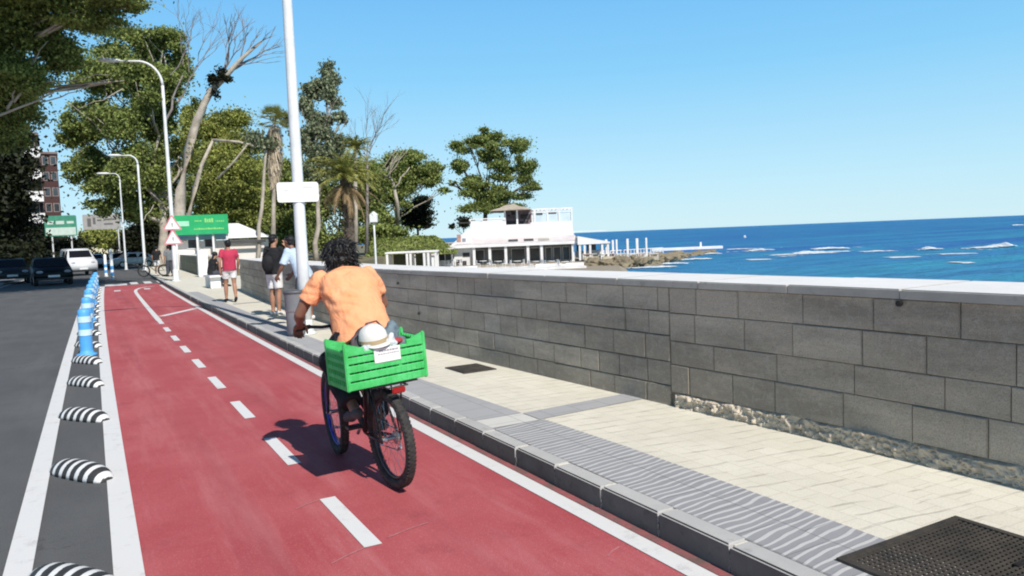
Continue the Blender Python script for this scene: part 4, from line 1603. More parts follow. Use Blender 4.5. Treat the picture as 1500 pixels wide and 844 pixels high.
# ---------------------------------------------------------------- breaking waves: low ridges of foam
def foam_patch(px, py, wpx, hpx, seed, lift=0.15):
    """a breaking crest: a long low ridge of white water with a ragged foot, hpx tall in the view"""
    c = gnd(px, py + hpx * 0.4, SEA_Z)
    D = (c - EYE).dot(fw)
    Lx = wpx * D / F_PX
    Hm = min(1.0, max(0.08, hpx * 0.55 * D / F_PX))
    bm = bmesh.new()
    nu, nv = 70, 12
    g = {}
    for i in range(nu + 1):
        u = -1 + 2 * i / nu
        x = u * Lx / 2
        env = max(0.0, 1 - abs(u) ** 2.2) * max(0.0, 0.55 + 1.1 * noise.noise(Vector((x * 0.22, seed, 3))) + 0.35 * noise.noise(Vector((x * 1.1, seed, 9))))
        env = min(1.0, env)
        bend = noise.noise(Vector((x * 0.06, seed, 0))) * 3.0
        for j in range(nv + 1):
            w = j / nv                                     # 0 = shoreward foot, 1 = back of the wave
            h = Hm * env * sin(pi * min(1.0, (w * 0.9 + 0.05)) ** 0.7) if env > 0 else 0
            rg = noise.noise(Vector((x * 1.4, w * 4, seed))) * 0.35
            g[i, j] = (bm.verts.new((x, (w - 0.3) * (2.0 + 2.6 * env) + bend + rg, 0.03 + h * (1 + 0.5 * noise.noise(Vector((x * 2.1, w * 3, seed)))))), env + 0.25 * noise.noise(Vector((x * 1.8, w * 5, seed + 4))))
    for i in range(nu):
        for j in range(nv):
            q = [g[i, j], g[i + 1, j], g[i + 1, j + 1], g[i, j + 1]]
            if sum(a[1] for a in q) / 4 > 0.24: bm.faces.new([a[0] for a in q])
    for v in [v for v in bm.verts if not v.link_faces]: bm.verts.remove(v)
    if not bm.faces: return
    bm.transform(Matrix.Translation((c.x, c.y, SEA_Z)) @ Matrix.Rotation(-YAW, 4, 'Z'))
    bmesh.ops.recalc_face_normals(bm, faces=bm.faces[:])
    me = bpy.data.meshes.new('wave_foam')
    bm.to_mesh(me)
    bm.free()
    me.polygons.foreach_set('use_smooth', [True] * len(me.polygons))
    o = link('wave_foam_water', me, mfoam)
    tag(o, kind='structure')


for k, (px, py, w, h) in enumerate(((1462, 358, 64, 11), (1440, 362, 60, 5), (1360, 362.5, 44, 8), (1205, 368, 130, 6), (1215, 362, 60, 8), (1128, 365, 70, 5), (1290, 367, 80, 4), (1090, 364, 60, 3),
                                    (1410, 366, 70, 2), (1495, 328, 26, 6), (1412, 384, 24, 4), (1010, 379, 80, 5), (985, 385, 70, 5), (950, 391, 100, 4), (1040, 371, 50, 4), (1252, 361, 24, 4), (1160, 375, 70, 1.5),
                                    (1180, 371, 130, 3), (1080, 368, 100, 3), (1150, 361, 36, 4), (1120, 380, 50, 1.5), (1380, 372, 90, 1.5), (930, 386, 60, 4), (1000, 372, 50, 4), (1330, 377, 60, 1.5))):
    foam_patch(px, py, w, h, k * 7.3)
# tiny white sail / buoy out at sea
p = gnd(1091, 348.5, SEA_Z)
q = empty('small_boat', p, 0.6, 'tiny white boat far out on the sea', 'boat')
bm = bmesh.new()
hullp = [(-2.2, 0), (-1.8, 0.7), (1.2, 0.7), (2.6, 0), (1.2, -0.7), (-1.8, -0.7)]
a = [bm.verts.new((x * 0.85, y * 0.7, -0.2)) for x, y in hullp]
b = [bm.verts.new((x, y, 0.7)) for x, y in hullp]
bm.faces.new(a[::-1])
bm.faces.new(b)
for i in range(6): bm.faces.new((a[i], a[(i + 1) % 6], b[(i + 1) % 6], b[i]))
obj('hull', bm, M['white'], q)
bm = bmesh.new()
rbox(bm, -1.0, 0.6, -0.45, 0.45, 0.7, 1.5, 0.08, 1)
obj('cabin', bm, M['white'], q)
q.scale = (0.6, 0.6, 0.6)

# white frame shelters left of the restaurant
S_ = empty('shelter_frame', base(602, 62, 0), -YAW + 0.05, 'low white frame shelter with open bays behind the wall, left of the restaurant', 'shelter')
s6 = 62 / F_PX
sx6 = lambda px: (px - 602) * s6
sz6 = lambda py: CAM_H - (py - 351) * s6
bm = bmesh.new()
rbox(bm, sx6(563), sx6(640), -0.1, 3.2, sz6(371), sz6(368.6), 0.02, 1)
obj('roof_beam', bm, PL, S_)
for px in (566, 595, 600, 620, 626, 637):
    for yy in (0, 3.0):
        bm = bmesh.new()
        box(bm, sx6(px) - 0.09, sx6(px) + 0.09, yy - 0.05, yy + 0.1, BEACH_Z, sz6(371) - 0.003)
        obj('post', bm, PL, S_)
bm = bmesh.new()
box(bm, sx6(569), sx6(593), 3.3, 3.4, -1.4, sz6(373))
box(bm, sx6(603), sx6(618), 3.3, 3.4, -1.4, sz6(373))
obj('back_panel', bm, pm('olive_screen', (0.07, 0.08, 0.045), (0.12, 0.13, 0.07), 1.5, 0.9), S_)

# grass bank behind it
bm = bmesh.new()
nu, nv = 40, 10
rows = []
for i in range(nu + 1):
    px = 535 + (668 - 535) * i / nu
    row = []
    for j in range(nv + 1):
        D = 80 + 20 * j / nv
        t = j / nv
        h = (CAM_H - (350.5 - 352) * 0.07) * min(1, t * 2.2) * min(1, (668 - px) / 30)
        p = base(px, D, 0)
        row.append(bm.verts.new((p.x, p.y, (0.0 + h + noise.noise(p * 0.3) * 0.35 * t) * min(1, (px - 534) / 12))))
    rows.append(row)
rows_co = [[tuple(v.co) for v in r] for r in rows]
for i in range(nu):
    for j in range(nv): bm.faces.new((rows[i][j], rows[i + 1][j], rows[i + 1][j + 1], rows[i][j + 1]))
o = obj('grass_bank_terrain', bm, pm('dry_olive_grass', (0.30, 0.28, 0.13), (0.17, 0.19, 0.07), 1.2, 0.95, bump=0.8, bscale=6), smooth=True)
tag(o, kind='structure')

# rough dry grass standing on the bank
pts_ = []
for k in range(5000):
    i, j = rng.integers(0, nu), rng.integers(0, nv)
    a_, b_ = rng.random(), rng.random()
    c0 = Vector(rows_co[i][j]).lerp(Vector(rows_co[i + 1][j]), a_)
    c1 = Vector(rows_co[i][j + 1]).lerp(Vector(rows_co[i + 1][j + 1]), a_)
    q_ = c0.lerp(c1, b_)
    pts_.append((q_.x, q_.y, q_.z + 0.12 * rng.random()))
gl = link('grass', leaf_mesh('grass', np.array(pts_), 0.22, 2.0), M['leaf_mid'])
tag(gl, 'rough olive grass covering the low bank left of the restaurant', 'grass', kind='stuff')

# terrace railings, parasols and tables of the restaurant
bm = bmesh.new()
for (a_, b_, y_) in ((690, 738, 321),):
    pass
bm.free()
rpart('railing', [(652, 690, 352.2, 352.9, -0.45, -0.40)] + [(652 + 4.75 * k, 652.5 + 4.75 * k, 352.9, 356.5, -0.45, -0.40) for k in range(9)], PL)
rpart('sea_railing', [(842, 893, 343.0, 343.7, 3.0, 3.05)] + [(843 + 6 * k, 843.6 + 6 * k, 343.7, 347.5 + 1.0 * k, 3.0, 3.05) for k in range(1)], PL)
for k, (px, D_, tone) in enumerate(((648, 83, 0), (664, 84, 1), (706, 85, 0), (728, 84, 1), (756, 85, 0), (783, 84, 1), (806, 85, 0), (826, 84, 0))):
    p = base(px, D_, rz(389.5, px) + 0.0)
    q = empty('terrace_table', p, 0.3 * k, 'pale table with chairs set in front of the restaurant arcade', 'table', 'tables in front of the restaurant arcade')
    bm = bmesh.new()
    lathe(bm, [(0.45, 0.71), (0.45, 0.75), (0.05, 0.751)], seg=14)
    obj('tabletop', bm, PL, q)
    bm = bmesh.new()
    cyl(bm, (0, 0), 0.04, 0.0, 0.71, 8)
    obj('leg', bm, M['steel'], q)
    for s_ in (-1, 1):
        ch = empty('terrace_chair', (p.x + s_ * 0.75, p.y + 0.2 * s_, p.z), 1.57 * s_, 'white cafe chair at a table before the restaurant arcade', 'chair', 'cafe chairs before the restaurant arcade')
        bm = bmesh.new()
        box(bm, -0.2, 0.2, -0.2, 0.2, 0.43, 0.46)
        obj('seat', bm, PL, ch)
        bm = bmesh.new()
        box(bm, -0.2, 0.2, -0.22, -0.19, 0.46, 0.88)
        obj('backrest', bm, PL, ch)
        for lx in (-0.18, 0.18):
            for ly in (-0.18, 0.18):
                bm = bmesh.new()
                box(bm, lx - 0.015, lx + 0.015, ly - 0.015, ly + 0.015, 0, 0.43)
                obj('leg', bm, PL, ch)

# thin white railing running out along the sea terrace, and low white kiosks left of the restaurant
rl = empty('terrace_railing', base(893, RD + 0.5, rz(380.5, 893)), -YAW, 'thin white railing running along the rocky sea terrace', 'railing')
bm = bmesh.new()
Lr = (985 - 893) * rs_
for k in range(17):
    x = Lr * k / 16
    box(bm, x - 0.04, x + 0.04, 0.35 * k - 0.04, 0.35 * k + 0.04, 0, 1.0)
tube(bm, [(0, 0, 1.02), (Lr, 5.6, 1.02)], 0.05, 6)
tube(bm, [(0, 0, 0.55), (Lr, 5.6, 0.55)], 0.03, 6)
obj('rails', bm, PL, rl)
for k, (a_, b_, t_, D_, lb) in enumerate(((606, 634, 374, 78, 'low white beach hut beside the left end of the restaurant'), (640, 662, 366, 84, 'small white service hut touching the restaurant stair'))):
    sc_h = D_ / F_PX
    q = empty('beach_hut', base((a_ + b_) / 2, D_, 0), -YAW + 0.06, lb, 'hut')
    wd = (b_ - a_) * sc_h / 2
    zt2 = CAM_H - (t_ - 349.5) * sc_h
    bm = bmesh.new()
    box(bm, -wd, wd, 0, 2.5, BEACH_Z, zt2)
    obj('wall', bm, PL, q)
    bm = bmesh.new()
    box(bm, -wd - 0.15, wd + 0.15, -0.2, 2.7, zt2 + 0.003, zt2 + 0.12)
    obj('roof', bm, M['cloudpink'], q)
    for t2 in (-0.45, 0.4):
        bm = bmesh.new()
        box(bm, wd * t2 - 0.3, wd * t2 + 0.3, -0.02, 0.1, zt2 - 1.2, zt2 - 0.4)
        w_ = obj('window', bm, M['darkopen'], q)
        bm = bmesh.new()
        ring_frame(bm, wd * t2 - 0.3, wd * t2 + 0.3, zt2 - 1.2, zt2 - 0.4, 0.06, -0.06, -0.022)
        obj('window_frame', bm, M['polewhite'], w_)

# ================================================================ VEGETATION
# A: big street tree on the left whose canopy hangs over the road (trunk beyond the frame)
D = 30


def a_branches(bm, L):
    rs = random.Random(2)
    for a, b, r in ((at(-60, 190, D), at(112, 128, D), 0.07), (at(-40, 60, D), at(60, 110, D), 0.06), (at(20, 150, D), at(70, 60, D), 0.05), (at(60, 120, D), at(160, 110, D), 0.035),
                    (at(-40, 10, D), at(110, 18, D), 0.05), (at(60, 150, D), at(140, 122, D), 0.03), (at(0, 120, D), at(35, 40, D), 0.05), (at(10, 160, D), at(30, 115, D), 0.06)):
        pts = wander(L(a), L(b), 6, 0.05, rs.random())
        tube(bm, pts, [r * (1 - 0.12 * i) for i in range(7)], 6)


ft = base(-260, 33, 0.13)
tree('street_tree', 'large dark street tree whose leafy branches hang over the road at the top left corner', ft, ft + Vector((0.3, -0.4, 7.5)), 0.42,
     [blob(30, 40, D, 58, 44), blob(78, 78, D + 1, 34, 34), blob(-20, 100, D, 60, 60), blob(20, 150, D + 2, 34, 46), blob(120, 22, D, 50, 20, 900), blob(178, 6, D, 44, 15, 700), blob(60, 8, D, 60, 20),
      blob(-120, 60, D, 90, 80, 3000), blob(-100, -70, D, 110, 60, 2500), blob(60, -60, D, 100, 60, 2500), blob(175, 118, D + 4, 14, 10, 60), blob(45, 118, D, 30, 22), blob(14, 195, D + 4, 26, 30)],
     190000, 0.085, M['leaf_mid'], M['bark_pale'], sub=22, tight=0.27, extra=a_branches, seed=3)
tr_ = bpy.data.objects['street_tree']
Ps = crown_points([(np.array(Vector(c) - ft), r, 1) for c, r in (((-4.5, 33, 13.5), (4.5, 5, 2.0)), ((-1.5, 36, 14.5), (3.5, 4, 1.5)), ((-6, 38, 12), (4, 5, 2.5)), ((-7, 28, 12.5), (3.5, 4, 2)), ((-2.5, 31, 13.2), (3, 3, 1.2)))], 90000, 20, 0.42)  # unseen leaf mass added above the view to shade the far road
Ps[:, 2] = np.maximum(Ps[:, 2], 11.0 - ft.z)
link('added_shade_crown', leaf_mesh('c', Ps, 0.17), M['leaf_mid'], tr_)

# B: trees under it at the left edge, deep shade put into black leaves
for k, (px, D, foot_px, bl) in enumerate(((-4, 62, -8, [(-4, 250, 36, 60), (2, 320, 34, 44), (-6, 380, 44, 36), (6, 205, 28, 40), (-70, 280, 60, 90)]),
                                          (34, 80, 30, [(40, 378, 34, 18), (20, 350, 24, 26), (62, 366, 30, 16), (96, 368, 26, 18), (24, 200, 16, 20), (120, 384, 34, 11), (48, 345, 14, 14)]),)):
    ft = base(foot_px, D, 0.13)
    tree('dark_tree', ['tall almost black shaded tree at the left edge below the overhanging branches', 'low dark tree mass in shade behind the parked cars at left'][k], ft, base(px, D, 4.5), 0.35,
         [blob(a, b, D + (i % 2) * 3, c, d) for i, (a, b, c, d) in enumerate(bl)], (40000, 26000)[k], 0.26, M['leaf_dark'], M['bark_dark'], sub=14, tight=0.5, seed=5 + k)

# C: broad tree filling the gap behind the street lamps
D = 66
ft = base(236, D, 0)


def c_br(bm, L):
    rs = random.Random(6)
    for a, b, r in ((at(235, 330, D), at(160, 250, D), 0.14), (at(236, 320, D), at(215, 190, D), 0.16), (at(240, 300, D - 1), at(100, 150, D - 6), 0.07), (at(225, 300, D - 3), at(205, 330, D - 4), 0.05),
                    (at(246, 325, D - 4), at(232, 300, D - 5), 0.05), (at(180, 130, D - 5), at(115, 160, D - 7), 0.05)):
        tube(bm, wander(L(a), L(b), 6, 0.05, rs.random()), [r * (1 - 0.12 * i) for i in range(7)], 6)


tree('broad_tree', 'broad dense green tree behind the curved street lamps', ft, at(238, 300, D), 0.42,
     [blob(190, 75, D, 48, 36), blob(235, 60, D, 30, 24), blob(150, 110, D - 2, 40, 34), blob(215, 120, D - 3, 48, 36), blob(130, 175, D, 36, 34), blob(180, 175, D - 3, 50, 38), blob(235, 180, D, 32, 44),
      blob(140, 240, D, 34, 36), blob(190, 245, D - 3, 44, 40), blob(232, 250, D, 26, 40), blob(165, 290, D - 2, 38, 26), blob(210, 305, D, 36, 26), blob(258, 95, D + 2, 20, 40), blob(108, 200, D, 22, 22, 300), blob(270, 230, D + 2, 26, 40), blob(262, 290, D + 3, 26, 34), blob(110, 250, D, 16, 20, 200), blob(285, 160, D + 3, 16, 20, 200)],
     200000, 0.15, M['leaf_mid'], M['bark_pale'], sub=20, tight=0.255, extra=c_br, seed=8)

# D: leaning pale eucalyptus with burnt bare limbs
D = 60
ft = base(263, D, 0)
root = empty('bare_eucalyptus', ft, 0, 'leaning pale trunked eucalyptus with long bare twiggy branches against the sky', 'tree')
L = lambda p: p - ft
bm = bmesh.new()
path = [(263, 372, 20), (262, 330, 17), (265, 280, 15), (274, 225, 13), (287, 180, 11.5), (299, 152, 10), (308, 135, 10), (330, 112, 8.5), (356, 84, 5.5), (384, 60, 3)]
pts = [L(at(x, y, D)) for x, y, w in path]
tube(bm, [pts[0] - Vector((0, 0, 2.0))] + pts, [0.55] + [w * D / F_PX / 2 for x, y, w in path], 12)
tube(bm, [L(at(x, y, D + 1)) for x, y in ((272, 372), (276, 320), (284, 280), (296, 240), (312, 205))], [0.28, 0.24, 0.2, 0.15, 0.1], 8)
tube(bm, [L(at(x, y, D + 1)) for x, y in ((318, 262), (340, 240), (372, 200))], [0.10, 0.08, 0.05], 6)
tube(bm, [L(at(x, y, D - 1)) for x, y in ((312, 205), (350, 208), (400, 222))], [0.12, 0.1, 0.05], 6)
obj('trunk', bm, M['bark_pale'], root, smooth=True)
bm = bmesh.new()
rs = random.Random(12)
for (x, y, dx, dy, ln, r, dep, sp) in ((310, 135, 0.5, 0.9, 2.6, 0.12, 3, 0.5), (325, 116, 0.75, 0.7, 2.4, 0.10, 3, 0.5), (340, 100, 0.9, 0.6, 1.8, 0.08, 3, 0.45), (352, 88, 0.3, 1.0, 1.8, 0.06, 3, 0.5),
                                       (345, 96, 1, 0.05, 1.8, 0.05, 2, 0.4), (330, 112, -0.1, 1, 2.6, 0.05, 3, 0.5), (366, 74, 0.9, 0.5, 1.3, 0.05, 2, 0.5)):
    d = (rt * dx + up * dy + fw * rs.uniform(-0.4, 0.4)).normalized()
    twigs(bm, L(at(x, y, D)), d, ln, r, dep, rs, sp)
for (x, y, dx, dy, ln, r) in ((262, 150, 0.45, 0.9, 3.2, 0.06), (275, 120, 0.1, 1, 2.8, 0.05), (250, 110, 0.55, 0.8, 2.6, 0.05), (268, 95, -0.2, 1, 2.2, 0.04), (290, 90, 0.25, 1, 2.2, 0.04), (283, 105, 0.5, 0.9, 2.2, 0.04)):
    d = (rt * dx + up * dy + fw * rs.uniform(-0.3, 0.3)).normalized()
    twigs(bm, L(at(x, y, D + 1)), d, ln, r, 3, rs, 0.5)
tube(bm, wander(L(at(240, 190, D + 1)), L(at(268, 110, D + 1)), 5, 0.04, 3), [0.12, 0.11, 0.1, 0.08, 0.06, 0.05], 6)
obj('bare_branches', bm, M['twig'], root, smooth=True)
P = crown_points([(np.array(L(at(316, 126, D))), (0.7, 0.7, 1.1), 1), (np.array(L(at(328, 112, D))), (0.7, 0.6, 0.6), 0.6)], 1500, 7, 0.36)
link('burnt_foliage', leaf_mesh('c', P, 0.14), M['leaf_dark'], root)
P = crown_points([(np.array(L(at(277, 200, D + 1))), (1.0, 1.2, 2.4), 1)], 1600, 10, 0.4)
link('epicormic_leaves', leaf_mesh('c', P, 0.18), M['leaf_olive'], root)

# E: olive green trees between the leaning trunk and the pole
D = 74
ft = base(335, D, 0)
tree('olive_green_tree', 'rounded olive green tree behind the green signboard', ft, at(335, 310, D), 0.3,
     [blob(300, 185, D + 2, 30, 26), blob(335, 185, D + 4, 32, 26), blob(350, 215, D + 2, 30, 28), blob(310, 240, D, 34, 30), blob(355, 265, D - 2, 32, 34), blob(320, 285, D - 1, 34, 28), blob(372, 300, D, 26, 30), blob(300, 300, D, 24, 22), blob(345, 315, D, 40, 18)],
     95000, 0.165, M['leaf_olive'], M['bark_pale'], sub=15, tight=0.33, seed=11)
# shade understorey behind kiosk and at the end of the road
D = 96
for k, (px, lb, bl, mt) in enumerate(((160, 'low clipped olive hedge tree at the end of the road', [(150, 348, 26, 12), (180, 352, 22, 12), (128, 345, 12, 14)], 'leaf_olive'),
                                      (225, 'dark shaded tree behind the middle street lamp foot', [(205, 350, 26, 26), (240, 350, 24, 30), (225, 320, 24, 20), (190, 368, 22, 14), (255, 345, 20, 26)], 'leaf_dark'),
                                      (400, 'dark green tree behind the pair of thin palm trunks', [(395, 300, 30, 40), (420, 340, 30, 28), (385, 345, 30, 22), (440, 300, 24, 30), (290, 330, 24, 18), (350, 300, 34, 30), (320, 270, 26, 26), (372, 262, 24, 30), (425, 270, 20, 30)], 'leaf_mid'),
                                      (500, 'dense low trees behind the date palm', [(470, 300, 30, 34), (520, 310, 34, 34), (460, 345, 34, 18), (530, 345, 26, 14), (540, 268, 26, 30), (498, 245, 24, 22), (452, 262, 24, 28), (560, 345, 30, 12)], 'leaf_mid'))):
    Dk = (100, 92, 84, 92)[k]
    ft = base(px, Dk, 0)
    tree('background_tree', lb, ft, base(px, Dk, 2.5), 0.22, [blob(a, b, Dk, c, d) for a, b, c, d in bl], (14000, 26000, 60000, 52000)[k], 0.22, M[mt], M['bark_dark'], sub=12, tight=0.45, seed=20 + k)

# F: tall sparse eucalyptus behind the pole
D = 70
ft = base(462, D, 0)
tree('sparse_eucalyptus', 'tall sparse grey green eucalyptus right of the thick pole', ft, at(465, 250, D), 0.24,
     [blob(480, 112, D, 13, 18), blob(462, 128, D, 16, 14), blob(486, 145, D, 12, 16), blob(450, 160, D, 15, 18), blob(475, 185, D, 18, 20), blob(502, 172, D, 12, 9), blob(445, 205, D, 18, 18), blob(478, 225, D, 22, 18), blob(500, 205, D, 10, 10, 60),
      blob(418, 175, D, 12, 12, 60), blob(460, 255, D, 24, 16)],
     36000, 0.18, M['leaf_grey'], M['bark_pale'], sub=9, tight=0.38, droop=0.5, seed=14)
# bare tree fan against the sky
D = 84
ft = base(536, D, 0)
root = empty('bare_tree', ft, 0, 'leafless fine twigged tree showing above the date palm', 'tree')
bm = bmesh.new()
L = lambda p: p - ft
tube(bm, [L(base(536, D, 0)), L(at(538, 300, D)), L(at(538, 215, D))], [0.22, 0.16, 0.09], 7)
rs = random.Random(31)
for k in range(9):
    d = (rt * rs.uniform(-0.8, 1.1) + up * 1.0 + fw * rs.uniform(-0.4, 0.4)).normalized()
    twigs(bm, L(at(538 + rs.uniform(-4, 4), 225 + rs.uniform(-10, 20), D)), d, rs.uniform(2.0, 2.9), 0.045, 3, rs, 0.5)
obj('bare_branches', bm, M['twig'], root, smooth=True)

# G: trees between palm and restaurant
D = 98
ft = base(583, D, 0)


def g_br(bm, L):
    tube(bm, [L(at(583, 350, D)), L(at(582, 300, D - 4)), L(at(576, 268, D - 5))], [0.28, 0.26, 0.16], 7)
    for a, b in (((576, 268), (560, 240)), ((578, 275), (600, 245))): tube(bm, wander(L(at(*a, D - 5)), L(at(*b, D - 5)), 4, 0.05, 2), [0.14, 0.12, 0.1, 0.08, 0.05], 6)
    rs = random.Random(5)
    for k in range(9):
        tube(bm, wander(L(at(560 + rs.uniform(-10, 10), 262, D - 6)), L(at(590 + rs.uniform(-10, 8), 216 + rs.uniform(-4, 12), D - 6)), 4, 0.06, rs.random()), [0.06, 0.05, 0.045, 0.03, 0.02], 5)


tree('pine_tree', 'green tree with pale forked trunk left of the restaurant', ft, at(580, 300, D), 0.3,
     [blob(590, 232, D, 30, 16), blob(570, 262, D, 34, 26), blob(608, 255, D, 34, 22), blob(636, 250, D, 18, 18), blob(550, 290, D, 26, 28), blob(585, 285, D, 24, 20), blob(555, 328, D, 24, 20), blob(622, 268, D, 20, 14), blob(650, 280, D, 12, 6, 40)],
     60000, 0.185, M['leaf_mid'], M['bark_pale'], sub=11, tight=0.28, extra=g_br, seed=17)
ft = base(612, 104, 0)
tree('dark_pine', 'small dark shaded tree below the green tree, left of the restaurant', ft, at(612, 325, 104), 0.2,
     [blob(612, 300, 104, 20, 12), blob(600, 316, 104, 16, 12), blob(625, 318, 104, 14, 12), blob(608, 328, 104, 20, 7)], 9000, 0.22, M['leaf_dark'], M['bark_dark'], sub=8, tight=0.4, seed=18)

# H: tree behind the restaurant
D = 112
ft = base(708, D, 0)
tree('tall_pine', 'tall round headed tree standing behind the white restaurant', ft, at(712, 300, D), 0.42,
     [blob(715, 202, D, 22, 13), blob(755, 212, D, 24, 20), blob(690, 212, D, 28, 18), blob(675, 245, D, 15, 14), blob(722, 232, D, 28, 20), blob(768, 245, D, 18, 24), blob(735, 255, D, 22, 16), blob(690, 265, D, 20, 14, 220),
      blob(708, 285, D, 32, 18), blob(745, 285, D, 34, 16), blob(775, 270, D, 14, 14), blob(700, 306, D, 30, 12), blob(740, 303, D, 34, 10), blob(786, 276, D, 8, 4, 30), blob(662, 268, D, 7, 5, 30)],
     80000, 0.19, M['leaf_mid'], M['bark_dark'], sub=9, tight=0.26, seed=19)
ft = base(680, 97, 0)
tree('terrace_shrub', 'dark potted looking shrub at the left end of the restaurant roof terrace', ft, at(679, 336, 96), 0.08,
     [blob(679, 327, 96, 9, 8), blob(662, 331, 96, 4, 5, 20)], 1800, 0.18, M['leaf_dark'], M['bark_dark'], sub=6, tight=0.5, cat='shrub', seed=23)


# palms
def frond(bm, o, az, el0, length, droop, wid, rs, nl=26, v_up=0.25):
    """feather frond: arching rachis with paired leaflets"""
    d = Vector((cos(az), sin(az), 0))
    side = Vector((-sin(az), cos(az), 0))
    pts = []
    p = Vector(o)
    a = el0
    n_ = 12
    for i in range(n_ + 1):
        pts.append(p.copy())
        p = p + (d * cos(a) + Vector((0, 0, sin(a)))) * (length / n_)
        a -= droop / n_ * (0.5 + i / n_)
    tube(bm, pts, [0.035 * (1 - 0.07 * i) for i in range(n_ + 1)], 4, caps=False)
    for k in range(nl):
        t = 0.12 + 0.88 * k / nl
        i = min(int(t * n_), n_ - 1)
        c = pts[i].lerp(pts[i + 1], t * n_ - i)
        tg = (pts[i + 1] - pts[i]).normalized()
        ll = wid * sin(pi * min(1, t * 0.85 + 0.12)) ** 0.6 * rs.uniform(0.8, 1.1)
        for s in (-1, 1):
            e = (side * s * 0.85 + tg * 0.7 + Vector((0, 0, rs.uniform(-0.45, v_up)))).normalized()
            w_ = tg * 0.045
            tip = c + e * ll + Vector((0, 0, -0.18 * ll))
            q = [bm.verts.new(c - w_), bm.verts.new(c + w_), bm.verts.new(tip)]
            bm.faces.new(q)


D = 58
top = at(506, 262, D)
ft = base(512, D, 0)
root = empty('date_palm', ft, 0, 'large date palm with brown hanging dead fronds directly above the rider', 'palm tree')
L = lambda p: Vector(p) - ft
bm = bmesh.new()
tube(bm, [L(ft), L(ft).lerp(L(top), 0.5) + Vector((0.1, 0, 0)), L(top)], [0.45, 0.36, 0.42], 12)
for k in range(160):
    t = rng.uniform(0.1, 1)
    a = rng.uniform(0, 6.28)
    c = L(ft).lerp(L(top), t) + Vector((cos(a), sin(a), 0)) * 0.38
    box(bm, -0.06, 0.06, -0.06, 0.06, -0.08, 0.1, Matrix.Translation(c) @ Matrix.Rotation(a, 4, 'Z') @ Matrix.Rotation(0.5, 4, 'Y'))
obj('trunk', bm, M['bark_dark'], root)
rs = random.Random(3)
bm = bmesh.new()
for k in range(64):
    frond(bm, L(top) + Vector((0, 0, rs.uniform(-0.3, 0.3))), rs.uniform(0, 6.283), rs.uniform(0.0, 1.35), rs.uniform(2.6, 3.5), rs.uniform(1.0, 1.9), 0.55, rs)
obj('crown', bm, M['leaf_palm'], root, fix=False)
bm = bmesh.new()
for k in range(42):
    frond(bm, L(top) - Vector((0, 0, rs.uniform(0.3, 0.7))), rs.uniform(0, 6.283), rs.uniform(-0.9, -0.1), rs.uniform(2.2, 3.1), rs.uniform(0.9, 1.5), 0.40, rs, 20, -0.2)
obj('dead_fronds', bm, M['frond_dry'], root, fix=False)
# smaller palm top behind it
top = at(520, 218, 66)
ft = base(520, 66, 0)
root = empty('slim_palm', ft, 0, 'slim palm with small green top just behind the date palm', 'palm tree')
L = lambda p: Vector(p) - ft
bm = bmesh.new()
tube(bm, [L(ft), L(top)], [0.22, 0.15], 10)
obj('trunk', bm, M['bark_pale'], root, smooth=True)
bm = bmesh.new()
for k in range(34): frond(bm, L(top), rs.uniform(0, 6.283), rs.uniform(0.0, 1.3), rs.uniform(1.3, 1.9), rs.uniform(0.9, 1.9), 0.40, rs, 18)
obj('crown', bm, M['leaf_palm'], root, fix=False)


# fan palms with thatch skirts
def fan_palm(px, ytop, yskirt, D, label, r=0.17, skirt_w=1.0):
    ft = base(px - 4, D, 0)
    top = at(px, ytop, D)
    L = lambda p: Vector(p) - ft
    root = empty('fan_palm', ft, 0, label, 'palm tree')
    bm = bmesh.new()
    tube(bm, [L(ft), L(ft).lerp(L(top), 0.5), L(top)], [r * 1.3, r, r * 0.9], 10)
    obj('trunk', bm, M['bark_pale'], root, smooth=True)
    rs = random.Random(int(px))
    bm = bmesh.new()
    for k in range(46):
        az, el = rs.uniform(0, 6.283), rs.uniform(-0.5, 1.4)
        d = Vector((cos(az) * cos(el), sin(az) * cos(el), sin(el)))
        c = L(top) + d * 0.9
        side = d.cross(Vector((0, 0, 1))).normalized()
        upn = side.cross(d)
        tube(bm, [L(top), c], [0.02, 0.012], 4, caps=False)
        for j in range(13):
            a = -1.5 + 3.0 * j / 12
            e = (d * cos(a) + side * sin(a)).normalized()
            w_ = (side * cos(a) - d * sin(a)) * 0.035
            tip = c + e * 0.62 - Vector((0, 0, 0.10))
            bm.faces.new([bm.verts.new(c - w_), bm.verts.new(c + w_), bm.verts.new(tip)])
    obj('crown', bm, M['leaf_palm'], root, fix=False)
    bm = bmesh.new()
    zt, zb = L(top).z - 0.2, L(at(px, yskirt, D)).z
    for k in range(900):
        t = rs.random() ** 0.8
        z = zt + (zb - zt) * t
        az = rs.uniform(0, 6.283)
        rr = skirt_w * (0.35 + 0.4 * sin(pi * min(1, t * 0.9 + 0.15))) * rs.uniform(0.6, 1.05)
        x0 = L(top).x + (L(ft).x - L(top).x) * (1 - z / L(top).z)
        c = Vector((x0 + cos(az) * rr * 0.7, L(top).y * z / L(top).z + sin(az) * rr * 0.7, z))
        e = Vector((cos(az) * 0.25, sin(az) * 0.25, -1)).normalized() * rs.uniform(0.4, 0.8)
        w_ = Vector((-sin(az), cos(az), 0)) * rs.uniform(0.03, 0.08)
        bm.faces.new([bm.verts.new(c - w_), bm.verts.new(c + w_), bm.verts.new(c + e + w_ * 0.3), bm.verts.new(c + e - w_ * 0.3)])
    obj('thatch_skirt', bm, M['skirt'], root, fix=False)


fan_palm(402, 178, 268, 57, 'tall fan palm with a thick tan skirt of dead leaves left of the white pole', 0.15, 1.05)
